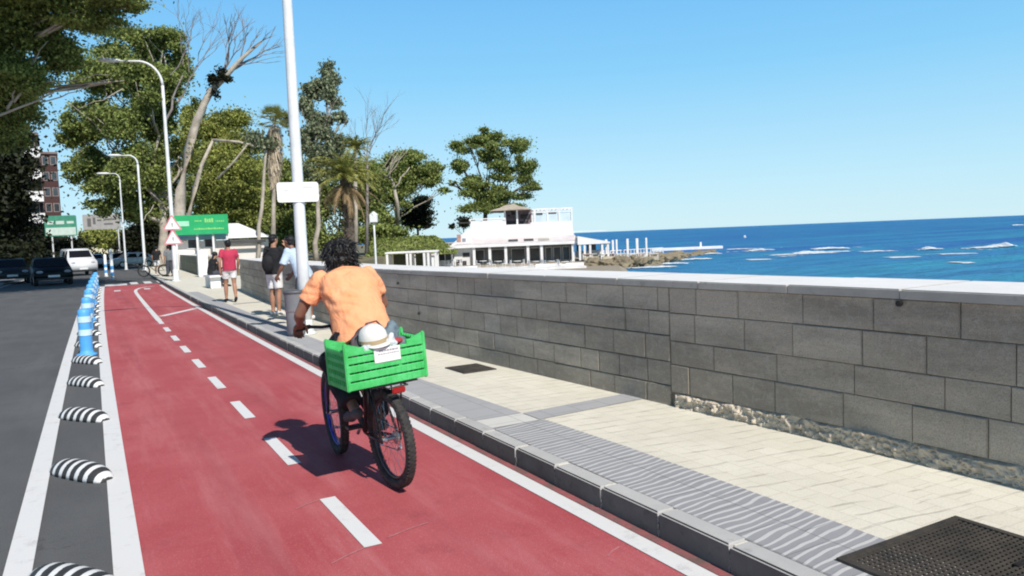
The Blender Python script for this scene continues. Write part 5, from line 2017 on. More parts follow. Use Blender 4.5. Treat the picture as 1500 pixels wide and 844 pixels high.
# a plain slim trunk beside it
ft = base(374, 56, 0)
root = empty('slim_trunk_tree', ft, 0, 'slim straight bare pale trunk beside the fan palm, behind the standing man', 'tree')
bm = bmesh.new()
tube(bm, wander(Vector((0, 0, 0)), at(390, 215, 56) - ft, 6, 0.01, 2), [0.17, 0.15, 0.14, 0.13, 0.12, 0.1, 0.08], 8)
obj('trunk', bm, M['bark_pale'], root, smooth=True)
P = crown_points([(np.array(at(389, 205, 56) - ft), (0.9, 0.9, 0.7), 1)], 900, 7, 0.5)
link('crown', leaf_mesh('c', P, 0.2), M['leaf_grey'], root)

# ================================================================ BUILDINGS AND WALL ON THE LEFT
def block_building(px0, px1, ytop, D, label, wallm, floors, balc, name='apartment_building', win=2):
    s = D / F_PX
    p = base((px0 + px1) / 2, D, 0)
    root = empty(name, p, 0.03, label, 'apartment building')
    Wd = (px1 - px0) * s
    H_ = at(px1, ytop, D).z
    bm = bmesh.new()
    box(bm, -Wd / 2, Wd / 2, 0, 12, 0, H_)
    obj('wall', bm, wallm, root)
    bm = bmesh.new()
    box(bm, -Wd / 2 - 0.15, Wd / 2 + 0.15, -0.2, 12.2, H_ + 0.003, H_ + 0.35)
    obj('roof', bm, pm('roof_slab', (0.22, 0.15, 0.13), None, 2, 0.9), root)
    fh = H_ / floors
    for k in range(1, floors):
        z = k * fh
        for j in range(win):
            cx = -Wd / 2 + Wd * (j + 0.5) / win
            ww = Wd / win * 0.30
            bm = bmesh.new()
            box(bm, cx - ww, cx + ww, -0.02, 0.1, z + 0.9, z + fh - 0.45)
            w_ = obj('window', bm, M['glass'], root)
            bm = bmesh.new()
            ring_frame(bm, cx - ww, cx + ww, z + 0.9, z + fh - 0.45, 0.12, -0.06, -0.022)
            obj('window_frame', bm, pm('aged_frame', (0.30, 0.25, 0.24), (0.2, 0.16, 0.15), 3, 0.8), w_)
        if balc:
            bm = bmesh.new()
            x0, x1 = Wd * 0.5 - balc * s, Wd * 0.5 + 0.2
            box(bm, x0, x1, -1.5, -0.003, z - 0.15, z + 0.05)
            box(bm, x0, x1, -1.5, -1.38, z + 0.053, z + 1.25)
            box(bm, x1 - 0.12, x1, -1.377, -0.003, z + 0.053, z + 1.25)
            obj('balcony', bm, PL, root)
    return root


block_building(-40, 60, 196, 104, 'brown apartment building with stacked white balconies at the far left', pm('brown_brick', (0.055, 0.035, 0.03), (0.03, 0.022, 0.02), 3, 0.9), 6, 20, win=4)
block_building(62, 92, 226, 128, 'narrow reddish brick apartment building next to the patch of sky', pm('red_brick', (0.10, 0.045, 0.042), (0.035, 0.022, 0.022), 6, 0.9), 7, 0, win=3)
p = base(136, 112, 0)
q = empty('garden_wall', p, 0.0, 'sunlit cream garden wall at the end of the road behind the white van', 'wall')
s = 112 / F_PX
bm = bmesh.new()
mcr = pm('cream_wall', (0.72, 0.66, 0.44), (0.62, 0.58, 0.42), 1, 0.9)
for k in range(5):
    a = -18 + k * 9
    box(bm, a * s, (a + 8.8) * s, 0, 0.3, 0, (2.6, 2.9, 2.3, 2.7, 2.2)[k])
obj('panels', bm, mcr, q)
bm = bmesh.new()
box(bm, -18.5 * s, 27.3 * s, -0.1, 0.4, -0.1, 0.5)
obj('footing', bm, mcr, q)
p = base(184, 116, 0)
q = empty('small_house', p, 0.0, 'low white building glimpsed under the trees at the end of the road', 'building')
bm = bmesh.new()
box(bm, -3.2, 3.2, 0, 5, 0, 2.6)
obj('wall', bm, PL, q)
bm = bmesh.new()
box(bm, -3.4, 3.4, -0.2, 5.2, 2.603, 2.8)
obj('roof', bm, M['cloudpink'], q)
for x in (-1.8, 1.4):
    bm = bmesh.new()
    box(bm, x - 0.6, x + 0.6, -0.03, 0.1, 0.9, 2.1)
    obj('window', bm, M['glass'], q)


# ================================================================ VEHICLES
def car(x, y, rz, label, paint, van=False, group=None):
    root = empty('parked_van' if van else 'parked_car', (x, y, 0.0), rz, label, 'van' if van else 'car', group)
    if van:
        Lc, Wd, prof = 4.6, 1.80, [(-2.3, 0.35), (-2.32, 0.9), (-2.25, 1.05), (-1.55, 1.25), (-0.95, 1.85), (-0.6, 1.95), (2.1, 1.95), (2.25, 1.85), (2.3, 0.9), (2.3, 0.35)]
        belt = 1.12
    else:
        Lc, Wd, prof = 4.1, 1.72, [(-2.05, 0.32), (-2.08, 0.62), (-1.95, 0.80), (-1.1, 0.95), (-0.45, 1.38), (0.0, 1.46), (0.8, 1.45), (1.45, 1.25), (1.75, 0.98), (2.02, 0.92), (2.06, 0.6), (2.03, 0.32)]
        belt = 0.92
    bm = bmesh.new()
    secs = []
    for s, k in ((-1, 0), (-1, 1), (1, 1), (1, 0)): secs.append((s, k))
    def ring(yw, inset):
        r = []
        for (px_, pz) in prof:
            w_ = Wd / 2 * yw
            if pz > belt: w_ -= (pz - belt) * 0.28
            r.append((px_ * (1 - 0.02 * inset), w_, pz - 0.03 * inset))
        return r
    A = ring(1, 0)
    left = [bm.verts.new((a, -w_, z)) for a, w_, z in A]
    right = [bm.verts.new((a, w_, z)) for a, w_, z in A]
    bm.faces.new(left)
    bm.faces.new(right[::-1])
    for i in range(len(A)):
        j = (i + 1) % len(A)
        bm.faces.new((left[i], left[j], right[j], right[i]))
    bmesh.ops.recalc_face_normals(bm, faces=bm.faces[:])
    bmesh.ops.bevel(bm, geom=bm.edges[:], offset=0.05, segments=2, affect='EDGES')
    obj('body', bm, paint, root, smooth=True)
    # glass
    def quad(pts, name='window'):
        bm = bmesh.new()
        bm.faces.new([bm.verts.new(p) for p in pts])
        obj(name, bm, pm('car_glass', (0.012, 0.013, 0.015), None, 1, 0.2, spec=0.3), root)
    if van:
        quad([(-1.50, -0.72, 1.30), (-1.50, 0.72, 1.30), (-1.02, 0.64, 1.80), (-1.02, -0.64, 1.80)], 'windscreen')
        quad([(2.315, -0.66, 1.2), (2.315, 0.66, 1.2), (2.28, 0.58, 1.72), (2.28, -0.58, 1.72)], 'rear_window')
        sides = [(-1.3, -0.3, 1.2, 1.78), (-0.2, 1.0, 1.2, 1.78)]
    else:
        quad([(-1.10, -0.72, 0.985), (-1.10, 0.72, 0.985), (-0.52, 0.60, 1.385), (-0.52, -0.60, 1.385)], 'windscreen')
        quad([(1.78, -0.66, 1.02), (1.78, 0.66, 1.02), (1.44, 0.58, 1.31), (1.44, -0.58, 1.31)], 'rear_window')
        sides = [(-0.8, 0.2, 0.98, 1.34), (0.28, 1.3, 0.98, 1.33)]
    for s in (-1, 1):
        for a, b, z0, z1 in sides:
            w0, w1 = Wd / 2 - (z0 - belt) * 0.28 + 0.004, Wd / 2 - (z1 - belt) * 0.28 + 0.004
            quad([(a, s * w0, z0), (b, s * w0, z0), (b - 0.08, s * w1, z1), (a + 0.28, s * w1, z1)])
    for xx in (-Lc * 0.31, Lc * 0.31):
        for s in (-1, 1):
            bm = bmesh.new()
            lathe(bm, [(0.20, -0.10), (0.30, -0.10), (0.32, -0.06), (0.32, 0.06), (0.30, 0.10), (0.20, 0.10)], seg=18, axis='X')
            bm.transform(Matrix.Rotation(pi / 2, 4, 'Z'))
            w_ = obj('wheel', bm, M['rubber'], root, smooth=False)
            w_.location = (xx, s * (Wd / 2 - 0.08), 0.32)
            bm = bmesh.new()
            lathe(bm, [(0.02, -0.105), (0.19, -0.102), (0.19, 0.102), (0.02, 0.105)], seg=12, axis='X')
            bm.transform(Matrix.Rotation(pi / 2, 4, 'Z'))
            obj('rim', bm, M['steel'], w_)
    for s in (-1, 1):
        bm = bmesh.new()
        ell(bm, (-2.07 if not van else -2.27, s * 0.62, 0.72 if not van else 0.92), (0.05, 0.16, 0.08), 10, 6)
        obj('headlight', bm, pm('headlamp', (0.35, 0.36, 0.38), None, 2, 0.25), root, smooth=True)
        bm = bmesh.new()
        ell(bm, (2.05 if not van else 2.29, s * 0.66, 0.80 if not van else 1.05), (0.03, 0.12, 0.09), 10, 6)
        obj('tail_light', bm, pm('tail_lamp', (0.45, 0.02, 0.02), None, 2, 0.2), root, smooth=True)
    bm = bmesh.new()
    rbox(bm, -2.12 if not van else -2.35, -2.085 if not van else -2.325, -0.26, 0.26, 0.44, 0.55, 0.004, 1)
    obj('number_plate', bm, M['white'], root)
    bm = bmesh.new()
    rbox(bm, -2.11 if not van else -2.33, -2.02 if not van else -2.22, -0.80, 0.80, 0.30, 0.42, 0.02, 1)
    obj('bumper', bm, M['black'], root)
    return root


wp = pm('white_car_paint', (0.80, 0.80, 0.80), (0.76, 0.76, 0.76), 2, 0.25, spec=0.6)
dp = pm('shaded_dark_car_paint', (0.006, 0.006, 0.007), None, 2, 0.45, spec=0.25)  # paint darkened to stand in for deep shade over the car
gp = pm('shaded_grey_car_paint', (0.025, 0.026, 0.028), None, 2, 0.4, spec=0.3)  # grey paint taken down, tree shade included in the colour
for (px, D, ang, lb, pt, vn) in ((72, 41, 96, 'black car facing us in deep shade beside the road', dp, False), (14, 45, 96, 'dark grey car in shade at the left edge of the picture', gp, False),
                                 (112, 56, 100, 'white van facing us on the road in the distance', wp, True), (136, 78, 100, 'small white car behind the white van', wp, False),
                                 (192, 76, 20, 'white car seen from the side beyond the end of the cycle lane', wp, False), (172, 82, 14, 'dark grey car seen from the side under the far trees', gp, False)):
    p = base(px, D, 0)
    car(p.x, p.y, radians(ang), lb, pt, vn)

# ================================================================ CYCLIST, BICYCLE, CRATE
BIKE_LOC, BIKE_ROT = Vector((1.69, 4.78, 0.006)), (0, -radians(3), radians(4))


def bike_root(name, label, cat, group=None):
    o = empty(name, BIKE_LOC, 0, label, cat, group)
    o.rotation_euler = BIKE_ROT
    return o


def wheel(parent, y, z=0.335, R=0.335, name='wheel', turn=0.0, knob=True, rimm=None):
    w_ = bpy.data.objects.new(name, None)
    C.objects.link(w_)
    w_.parent = parent
    w_.location = (0, y, z)
    w_.rotation_euler = (0, 0, turn)
    bm = bmesh.new()
    torus(bm, (0, 0, 0), R - 0.034, 0.033, 64, 12)
    if knob:
        for k in range(72):
            a = 2 * pi * k / 72
            m_ = Matrix.Rotation(a, 4, 'X')
            for xx, hh in ((-0.022, 0.006), (0.022, 0.006), (0.0, 0.004)):
                off = 0.5 if xx == 0 else 0
                mm = Matrix.Rotation(a + off * 2 * pi / 72, 4, 'X') @ Matrix.Translation((xx, 0, R - 0.006 + (0.0 if xx == 0 else -0.006)))
                box(bm, -0.006, 0.006, -0.008, 0.008, -0.004, hh, mm)
    obj('tyre', bm, M['rubber'], w_, smooth=True)
    bm = bmesh.new()
    torus(bm, (0, 0, 0), R - 0.074, 0.011, 56, 8, 1.3)
    obj('rim', bm, rimm or pm('black_rim', (0.05, 0.05, 0.055), (0.10, 0.10, 0.10), 5, 0.35, 0.5), w_, smooth=True)
    bm = bmesh.new()
    for k in range(28):
        a = 2 * pi * k / 28
        s = 1 if k % 2 else -1
        b = a + (0.5 if (k // 2) % 2 else -0.5)
        tube(bm, [(s * 0.03, 0.022 * cos(b), 0.022 * sin(b)), (0, (R - 0.066) * cos(a), (R - 0.066) * sin(a))], 0.0014, 4, caps=False)
    obj('spokes', bm, M['steel'], w_)
    bm = bmesh.new()
    lathe(bm, [(0.008, -0.065), (0.014, -0.05), (0.028, -0.034), (0.028, -0.030), (0.016, -0.026), (0.016, 0.026), (0.028, 0.030), (0.028, 0.034), (0.014, 0.05), (0.008, 0.065)], seg=14, axis='X')
    obj('hub', bm, M['steel'], w_, smooth=False)
    return w_


bk = bike_root('bicycle', 'black mountain bicycle carrying the green crate, ridden by the person in orange', 'bicycle')
rw = wheel(bk, 0.0)
wheel(bk, 1.06, turn=radians(-7), rimm=pm('blue_rim', (0.03, 0.05, 0.30), (0.05, 0.07, 0.4), 5, 0.3, 0.3))
mfr = pm('black_frame_paint', (0.014, 0.014, 0.016), (0.03, 0.03, 0.032), 10, 0.3)
bm = bmesh.new()
BB, ST, HT, HB = (0, 0.43, 0.30), (0, 0.31, 0.78), (0, 0.90, 0.86), (0, 0.935, 0.74)
tube(bm, [BB, ST], 0.018, 10)
tube(bm, [ST, HT], 0.017, 10)
tube(bm, [BB, HB], 0.022, 10)
tube(bm, [(0, 0.895, 0.89), (0, 0.945, 0.71)], 0.023, 10)
for s in (-1, 1):
    tube(bm, [(s * 0.02, 0.40, 0.30), (s * 0.055, 0.2, 0.315), (s * 0.062, 0.0, 0.335)], 0.010, 8)
    tube(bm, [(s * 0.02, 0.315, 0.76), (s * 0.05, 0.12, 0.54), (s * 0.062, 0.0, 0.335)], 0.009, 8)
    box(bm, s * 0.066 - 0.004, s * 0.066 + 0.004, -0.02, 0.03, 0.315, 0.36)
obj('frame', bm, mfr, bk, smooth=True)
bm = bmesh.new()
for s in (-1, 1):
    tube(bm, [(s * 0.055, 0.950, 0.70), (s * 0.055, 1.0, 0.52), (s * 0.055, 1.055, 0.335)], [0.017, 0.015, 0.010], 8)
tube(bm, [(-0.055, 0.950, 0.70), (0.055, 0.950, 0.70)], 0.017, 8)
obj('fork', bm, mfr, bk, smooth=True)
bm = bmesh.new()
tube(bm, [(0, 0.31, 0.77), (0, 0.295, 0.93)], 0.0135, 10)
obj('seat_post', bm, M['steel'], bk, smooth=True)
bm = bmesh.new()
secs = [(-0.02 + 0.13, 0.078, 0.0), (0.15, 0.085, 0.0), (0.21, 0.07, -0.005), (0.28, 0.035, -0.006), (0.36, 0.022, -0.008), (0.40, 0.016, -0.014)]
rings = []
for y, w_, dz in secs: rings.append([bm.verts.new((w_ * cos(a), y + 0.06, 0.945 + dz + 0.022 * sin(a) + 0.012 * (abs(cos(a)) ** 2) * (1 if w_ > 0.05 else 0))) for a in [2 * pi * k / 14 for k in range(14)]])
for i in range(len(rings) - 1):
    for k in range(14): bm.faces.new((rings[i][k], rings[i][(k + 1) % 14], rings[i + 1][(k + 1) % 14], rings[i + 1][k]))
bm.faces.new(rings[0][::-1])
bm.faces.new(rings[-1])
obj('saddle', bm, M['black'], bk, smooth=True)
bm = bmesh.new()
tube(bm, [(0, 0.895, 0.88), (0, 0.885, 0.97), (0, 0.93, 1.015)], 0.016, 8)
tube(bm, [(-0.28, 0.875, 1.035), (-0.18, 0.90, 1.04), (-0.07, 0.935, 1.018), (0.07, 0.935, 1.018), (0.18, 0.90, 1.04), (0.28, 0.875, 1.035)], 0.013, 10)
hb = obj('handlebar', bm, mfr, bk, smooth=True)
for s in (-1, 1):
    bm = bmesh.new()
    tube(bm, [(s * 0.285, 0.873, 1.035), (s * 0.17, 0.903, 1.04)], 0.017, 12)
    obj('grip', bm, M['rubber'], hb, smooth=True)
    bm = bmesh.new()
    tube(bm, [(s * 0.15, 0.915, 1.035), (s * 0.17, 0.955, 1.02), (s * 0.25, 0.945, 1.01)], 0.005, 6)
    obj('brake_lever', bm, M['steel'], hb, smooth=True)
# drive train
bm = bmesh.new()
lathe(bm, [(0.035, -0.003), (0.095, -0.003), (0.098, 0), (0.095, 0.003), (0.035, 0.003)], (0.055, 0.43, 0.30), 32, 'X')
cr = obj('chainring', bm, M['steel'], bk)
for s, a in ((1, -0.55), (-1, pi - 0.55)):
    bm = bmesh.new()
    e = (s * 0.10, 0.43 + 0.17 * cos(a), 0.30 + 0.17 * sin(a))
    tube(bm, [(s * 0.06, 0.43, 0.30), (s * 0.085, e[1], e[2])], [0.013, 0.009], 8)
    ck = obj('crank_arm', bm, M['steel'], bk, smooth=True)
    bm = bmesh.new()
    rbox(bm, min(s * 0.09, s * 0.19), max(s * 0.09, s * 0.19), e[1] - 0.035, e[1] + 0.035, e[2] - 0.012, e[2] + 0.012, 0.005, 1)
    obj('pedal', bm, M['black'], ck)
bm = bmesh.new()
tube(bm, [(0.056, 0.43, 0.397), (0.056, 0.0, 0.38)], 0.0045, 5)
tube(bm, [(0.056, 0.43, 0.203), (0.056, 0.04, 0.235), (0.056, -0.01, 0.27)], 0.0045, 5)
lathe(bm, [(0.01, -0.015), (0.045, -0.012), (0.03, 0.012), (0.01, 0.015)], (0.045, 0, 0.335), 20, 'X')
tube(bm, [(0.062, 0.0, 0.32), (0.062, -0.015, 0.26), (0.062, 0.035, 0.235)], 0.010, 6)
obj('chain', bm, M['steel'], bk)
# rear rack
bm = bmesh.new()
for s in (-1, 1):
    tube(bm, [(s * 0.07, 0.33, 0.715), (s * 0.07, -0.20, 0.715)], 0.006, 6)
    tube(bm, [(s * 0.07, -0.10, 0.715), (s * 0.075, -0.02, 0.40), (s * 0.072, 0.0, 0.335)], 0.006, 6)
    tube(bm, [(s * 0.07, 0.08, 0.715), (s * 0.072, 0.0, 0.345)], 0.006, 6)
for y in (-0.20, -0.08, 0.05, 0.18, 0.3): tube(bm, [(-0.07, y, 0.715), (0.07, y, 0.715)], 0.005, 6)
rbox(bm, -0.16, 0.16, -0.17, 0.17, 0.722, 0.734, 0.003, 1)
obj('rear_rack', bm, M['black'], bk)
bm = bmesh.new()
rbox(bm, -0.045, 0.045, -0.222, -0.208, 0.675, 0.715, 0.006, 2)
obj('rear_reflector', bm, pm('reflector_red', (0.35, 0.02, 0.02), None, 5, 0.15), bk)
# green crate
CX, CZ = -0.045, 0.738
cr_ = bike_root('plastic_crate', 'bright green slatted plastic crate with a white label riding on the bicycle rack', 'crate')
mcrate = pm('green_crate_plastic', (0.045, 0.45, 0.10), (0.10, 0.60, 0.19), 9, 0.5, bump=0.3)
bm = bmesh.new()
X0, X1, Y0, Y1, ZB, ZT = CX - 0.275, CX + 0.275, -0.18, 0.17, CZ, CZ + 0.27
box(bm, X0 + 0.01, X1 - 0.01, Y0 + 0.01, Y1 - 0.01, ZB, ZB + 0.012)
rails = [(0.0, 0.048), (0.058, 0.102), (0.112, 0.156), (0.166, 0.206), (0.216, 0.268)]
for fz, tz in rails:
    top = tz > 0.25
    for yy in (Y0, Y1 - 0.016):
        if top:
            rbox(bm, X0, X0 + 0.13, yy, yy + 0.016, ZB + fz, ZB + tz - 0.004, 0.004, 1)
            rbox(bm, X1 - 0.13, X1, yy, yy + 0.016, ZB + fz, ZB + tz - 0.004, 0.004, 1)
            rbox(bm, X0 + 0.129, X1 - 0.129, yy + 0.0005, yy + 0.0155, ZB + fz, ZB + fz + 0.020, 0.004, 1)
        else: rbox(bm, X0, X1, yy, yy + 0.016, ZB + fz, ZB + tz, 0.004, 1)
    for xx in (X0, X1 - 0.016):
        rbox(bm, xx + 0.0004, xx + 0.0156, Y0 + 0.016, Y1 - 0.016, ZB + fz, ZB + fz + (tz - fz) * 0.62, 0.003, 1)
for k in range(15):                       # vertical ribs, set just inside the rails
    x = X0 + 0.02 + (X1 - X0 - 0.04) * k / 14
    hi = 0.262 if (k < 4 or k > 10) else 0.23
    for yy in (Y0 + 0.0135, Y1 - 0.018): box(bm, x - 0.0025, x + 0.0025, yy, yy + 0.0045, ZB, ZB + hi)
    for fz, tz in rails[:4]:
        x2 = x + 0.018
        if k < 14: box(bm, x2 - 0.0015, x2 + 0.0015, Y0 - 0.0022, Y0 + 0.0005, ZB + fz + 0.004, ZB + tz - 0.004)
for k in range(9):
    y = Y0 + 0.03 + (Y1 - Y0 - 0.06) * k / 8
    for xx in (X0 - 0.001, X1 - 0.0155): box(bm, xx, xx + 0.0165, y - 0.004, y + 0.004, ZB, ZB + 0.262)
for x in (X0 - 0.003, X1 - 0.023):
    for y in (Y0 - 0.003, Y1 - 0.023): rbox(bm, x, x + 0.026, y, y + 0.026, ZB - 0.004, ZT + 0.030, 0.006, 2)
for x0_, x1_ in ((X0 + 0.02, X0 + 0.10), (X1 - 0.10, X1 - 0.02)):      # raised corners
    for yy in (Y0, Y1 - 0.016):
        b2 = bmesh.new()
        box(b2, x0_, x1_, yy + 0.001, yy + 0.015, ZT - 0.008, ZT + 0.024)
        for v in b2.verts:
            inner = abs(v.co.x - CX) < 0.2
            if v.co.z > ZT and inner: v.co.z = ZT - 0.004
        merge(bm, b2)
obj('basket', bm, mcrate, cr_)
bm = bmesh.new()
rbox(bm, CX - 0.085, CX + 0.095, Y0 - 0.006, Y0 - 0.002, ZB + 0.145, ZB + 0.238, 0.002, 1)
lc = obj('label_card', bm, M['white'], cr_)
bm = bmesh.new()
kk = random.Random(5)
for z, x0, x1, h in ((0.214, -0.05, 0.07, 0.010), (0.196, -0.06, 0.08, 0.006)):
    x = x0
    while x < x1:
        w_ = kk.uniform(0.006, 0.016)
        box(bm, CX + x, CX + x + w_, Y0 - 0.0075, Y0 - 0.0065, ZB + z, ZB + z + h)
        x += w_ + 0.004
obj('faded_print', bm, pm('label_grey_print', (0.35, 0.34, 0.36), None, 10, 0.6), lc)


# what lies in the crate
def blobby(parts, voxel, amp=0.006, sc=9, smooth=3, seed=0):
    bm = bmesh.new()
    for c, r in parts: ell(bm, c, r, 14, 10)
    me = fuse(bm, voxel, smooth)
    shift(me, lambda p: noise.noise(p * sc + Vector((seed, 0, 0))) * amp + noise.noise(p * sc * 2.7 + Vector((0, seed, 0))) * amp * 0.45)
    return me


bag = bike_root('backpack', 'dark grey backpack with raised straps stuffed into the green crate', 'backpack')
link('bag_body', blobby([((CX - 0.03, 0.0, CZ + 0.17), (0.17, 0.12, 0.14)), ((CX - 0.02, 0.04, CZ + 0.27), (0.11, 0.07, 0.09)), ((CX + 0.07, 0.02, CZ + 0.20), (0.13, 0.11, 0.10))], 0.008, 0.014, 10),
     cloth('dark_grey_canvas', (0.055, 0.052, 0.055), (0.11, 0.105, 0.11)), bag)
bm = bmesh.new()
tube(bm, [(CX - 0.12, -0.07, CZ + 0.22), (CX - 0.10, -0.055, CZ + 0.32), (CX - 0.05, -0.03, CZ + 0.385), (CX + 0.02, -0.02, CZ + 0.39), (CX + 0.06, -0.03, CZ + 0.34)], 0.013, 8, flat=0.5)
tube(bm, [(CX - 0.17, -0.05, CZ + 0.22), (CX - 0.15, -0.02, CZ + 0.30), (CX - 0.09, 0.02, CZ + 0.33)], 0.014, 8, flat=0.5)
obj('strap', bm, cloth('strap_grey', (0.12, 0.09, 0.10)), bag, smooth=True)
jk = blobby([((CX + 0.10, -0.02, CZ + 0.26), (0.06, 0.07, 0.09)), ((CX + 0.13, 0.0, CZ + 0.30), (0.045, 0.05, 0.075)), ((CX + 0.17, 0.0, CZ + 0.22), (0.06, 0.07, 0.05))], 0.007, 0.012, 14, seed=4)
o = link('folded_jacket', jk, cloth('slate_blue_cloth', (0.10, 0.15, 0.18), (0.20, 0.26, 0.29), wr=14))
o.location, o.rotation_euler = BIKE_LOC, BIKE_ROT
tag(o, 'slate blue folded jacket bunched at the right side inside the crate', 'jacket')
pb = blobby([((CX - 0.04, -0.135, CZ + 0.225), (0.13, 0.035, 0.035)), ((CX - 0.11, -0.13, CZ + 0.235), (0.04, 0.035, 0.035)), ((CX + 0.05, -0.135, CZ + 0.245), (0.05, 0.035, 0.045)), ((CX + 0.07, -0.12, CZ + 0.28), (0.025, 0.03, 0.035))], 0.005, 0.010, 22, seed=9)
o = link('plastic_bag', pb, cloth('white_plastic_film', (0.72, 0.74, 0.76), (0.55, 0.58, 0.62), 0.35, 25))
o.location, o.rotation_euler = BIKE_LOC, BIKE_ROT
tag(o, 'crumpled white plastic bag lining the rear rim of the green crate', 'plastic bag')
rp_ = blobby([((CX + 0.115, -0.11, CZ + 0.255), (0.04, 0.03, 0.022))], 0.005, 0.006, 22, seed=2)
o = link('red_cloth', rp_, cloth('red_cloth', (0.38, 0.06, 0.07)))
o.location, o.rotation_euler = BIKE_LOC, BIKE_ROT
tag(o, 'small red cloth beside the white cap in the crate', 'cloth')
cp = bike_root('cap', 'white rounded cap with a tan band lying on the crate load', 'cap')
m0 = Matrix.Translation((CX - 0.035, -0.075, CZ + 0.285)) @ Matrix.Rotation(radians(6), 4, 'X') @ Matrix.Rotation(radians(-6), 4, 'Y')
bm = bmesh.new()
lathe(bm, [(0.092, -0.01), (0.093, 0.01), (0.088, 0.04), (0.074, 0.068), (0.05, 0.088), (0.02, 0.097), (0.004, 0.099)], seg=24)
bm.transform(m0)
obj('crown_cloth', bm, cloth('cap_white', (0.80, 0.79, 0.76), (0.70, 0.68, 0.62)), cp, smooth=True)
bm = bmesh.new()
lathe(bm, [(0.0935, -0.012), (0.0955, -0.012), (0.0955, 0.012), (0.0935, 0.012)], seg=24)
bm.transform(m0)
obj('band', bm, cloth('cap_tan', (0.50, 0.38, 0.22)), cp)
bm = bmesh.new()
ell(bm, (0, -0.085, -0.022), (0.078, 0.062, 0.008), 18, 6)
bm.transform(m0)
obj('brim', bm, cloth('cap_white', (0.8, 0.79, 0.76)), cp, smooth=True)


# ================================================================ PEOPLE
def chain(bm, pts, seg=14, flat=1.0, hint=Vector((0, 1, 0)), cap=True):
    """limb: [(point, radius)...] with rounded ends"""
    P = [Vector(p) for p, r in pts]
    R = [r for p, r in pts]
    n_ = 5
    PP, RR = [], []
    for i in range(len(P) - 1):
        for k in range(n_):
            t = k / n_
            PP.append(P[i].lerp(P[i + 1], t))
            RR.append(R[i] + (R[i + 1] - R[i]) * (t * t * (3 - 2 * t)))
    PP.append(P[-1])
    RR.append(R[-1])
    tube(bm, PP, RR, seg, True, flat, hint)
    if cap:
        for p, r in zip(P, R): ell(bm, p, r * 0.995, 12, 8)


def torso(bm, secs, right, seg=20):
    """secs: (centre, half width, half depth, forward vector); closed loft"""
    rings = []
    for c, w_, d, f_ in secs:
        c, f_ = Vector(c), Vector(f_).normalized()
        r_ = Vector(right).normalized()
        ring = []
        for k in range(seg):
            a = 2 * pi * k / seg
            ca, sa = cos(a), sin(a)
            ring.append(bm.verts.new(c + r_ * w_ * (abs(ca) ** 0.85) * (1 if ca >= 0 else -1) + f_ * d * (abs(sa) ** 0.9) * (1 if sa >= 0 else -1)))
        rings.append(ring)
    for i in range(len(rings) - 1):
        for k in range(seg): bm.faces.new((rings[i][k], rings[i][(k + 1) % seg], rings[i + 1][(k + 1) % seg], rings[i + 1][k]))
    bm.faces.new(rings[0][::-1])
    bm.faces.new(rings[-1])


def head_shape(bm, c, s, fwd, upv):
    """skull, jaw, nose, brow, ears; s = head height"""
    c, f_, u_ = Vector(c), Vector(fwd).normalized(), Vector(upv).normalized()
    u_ = (u_ - f_ * u_.dot(f_)).normalized()
    r_ = f_.cross(u_)
    m_ = Matrix((r_, f_, u_)).transposed().to_4x4()
    ell(bm, c + u_ * 0.10 * s - f_ * 0.05 * s, (0.33 * s, 0.42 * s, 0.38 * s), 16, 12, m_)
    ell(bm, c - u_ * 0.18 * s + f_ * 0.09 * s, (0.25 * s, 0.28 * s, 0.30 * s), 14, 10, m_)
    ell(bm, c - u_ * 0.37 * s + f_ * 0.20 * s, (0.12 * s, 0.12 * s, 0.10 * s), 10, 8, m_)
    ell(bm, c - u_ * 0.06 * s + f_ * 0.39 * s, (0.045 * s, 0.075 * s, 0.085 * s), 8, 6, m_)
    ell(bm, c + u_ * 0.06 * s + f_ * 0.31 * s, (0.20 * s, 0.06 * s, 0.035 * s), 10, 6, m_)
    ell(bm, c - u_ * 0.22 * s + f_ * 0.34 * s, (0.09 * s, 0.04 * s, 0.025 * s), 8, 6, m_)
    for k in (-1, 1): ell(bm, c + r_ * k * 0.33 * s - f_ * 0.02 * s - u_ * 0.02 * s, (0.035 * s, 0.07 * s, 0.11 * s), 8, 6, m_)
    return r_, f_, u_


def hand(bm, wrist, d, palm_n, s=1.0, curl=0.3, thumb_side=1, fr=0.0085):
    """palm and five unequal bent fingers; d = pointing direction, palm_n = direction the palm faces"""
    w0, d, nn = Vector(wrist), Vector(d).normalized(), Vector(palm_n).normalized()
    nn = (nn - d * nn.dot(d)).normalized()
    side = d.cross(nn) * thumb_side
    m_ = Matrix((side, nn, d)).transposed().to_4x4()
    ell(bm, w0 + d * 0.05 * s, (0.040 * s, 0.017 * s, 0.052 * s), 12, 8, m_)
    for k, ln in enumerate((0.072, 0.080, 0.075, 0.060)):
        p = w0 + d * 0.088 * s + side * (0.030 - 0.020 * k) * s
        a, q = 0.0, [(p - d * 0.02 * s, fr * s)]
        dd = d.copy()
        for j in range(3):
            a += curl
            dd = d * cos(a) + nn * sin(a)
            p = p + dd * ln * s / 3 * (1.15 - 0.12 * j)
            q.append((p, fr * s * (1 - 0.10 * j)))
        chain(bm, q, 8)
    p = w0 + d * 0.022 * s + side * 0.030 * s
    q = [(p, fr * 1.25 * s)]
    for j, (ss, sd, sn) in enumerate(((0.75, 0.6, 0.3), (0.3, 0.9, 0.5), (0.0, 0.8, 0.9))):
        p = p + (side * ss + d * sd + nn * sn * (0.4 + curl)).normalized() * 0.027 * s
        q.append((p, fr * (1.15 - 0.1 * j) * s))
    chain(bm, q, 8)


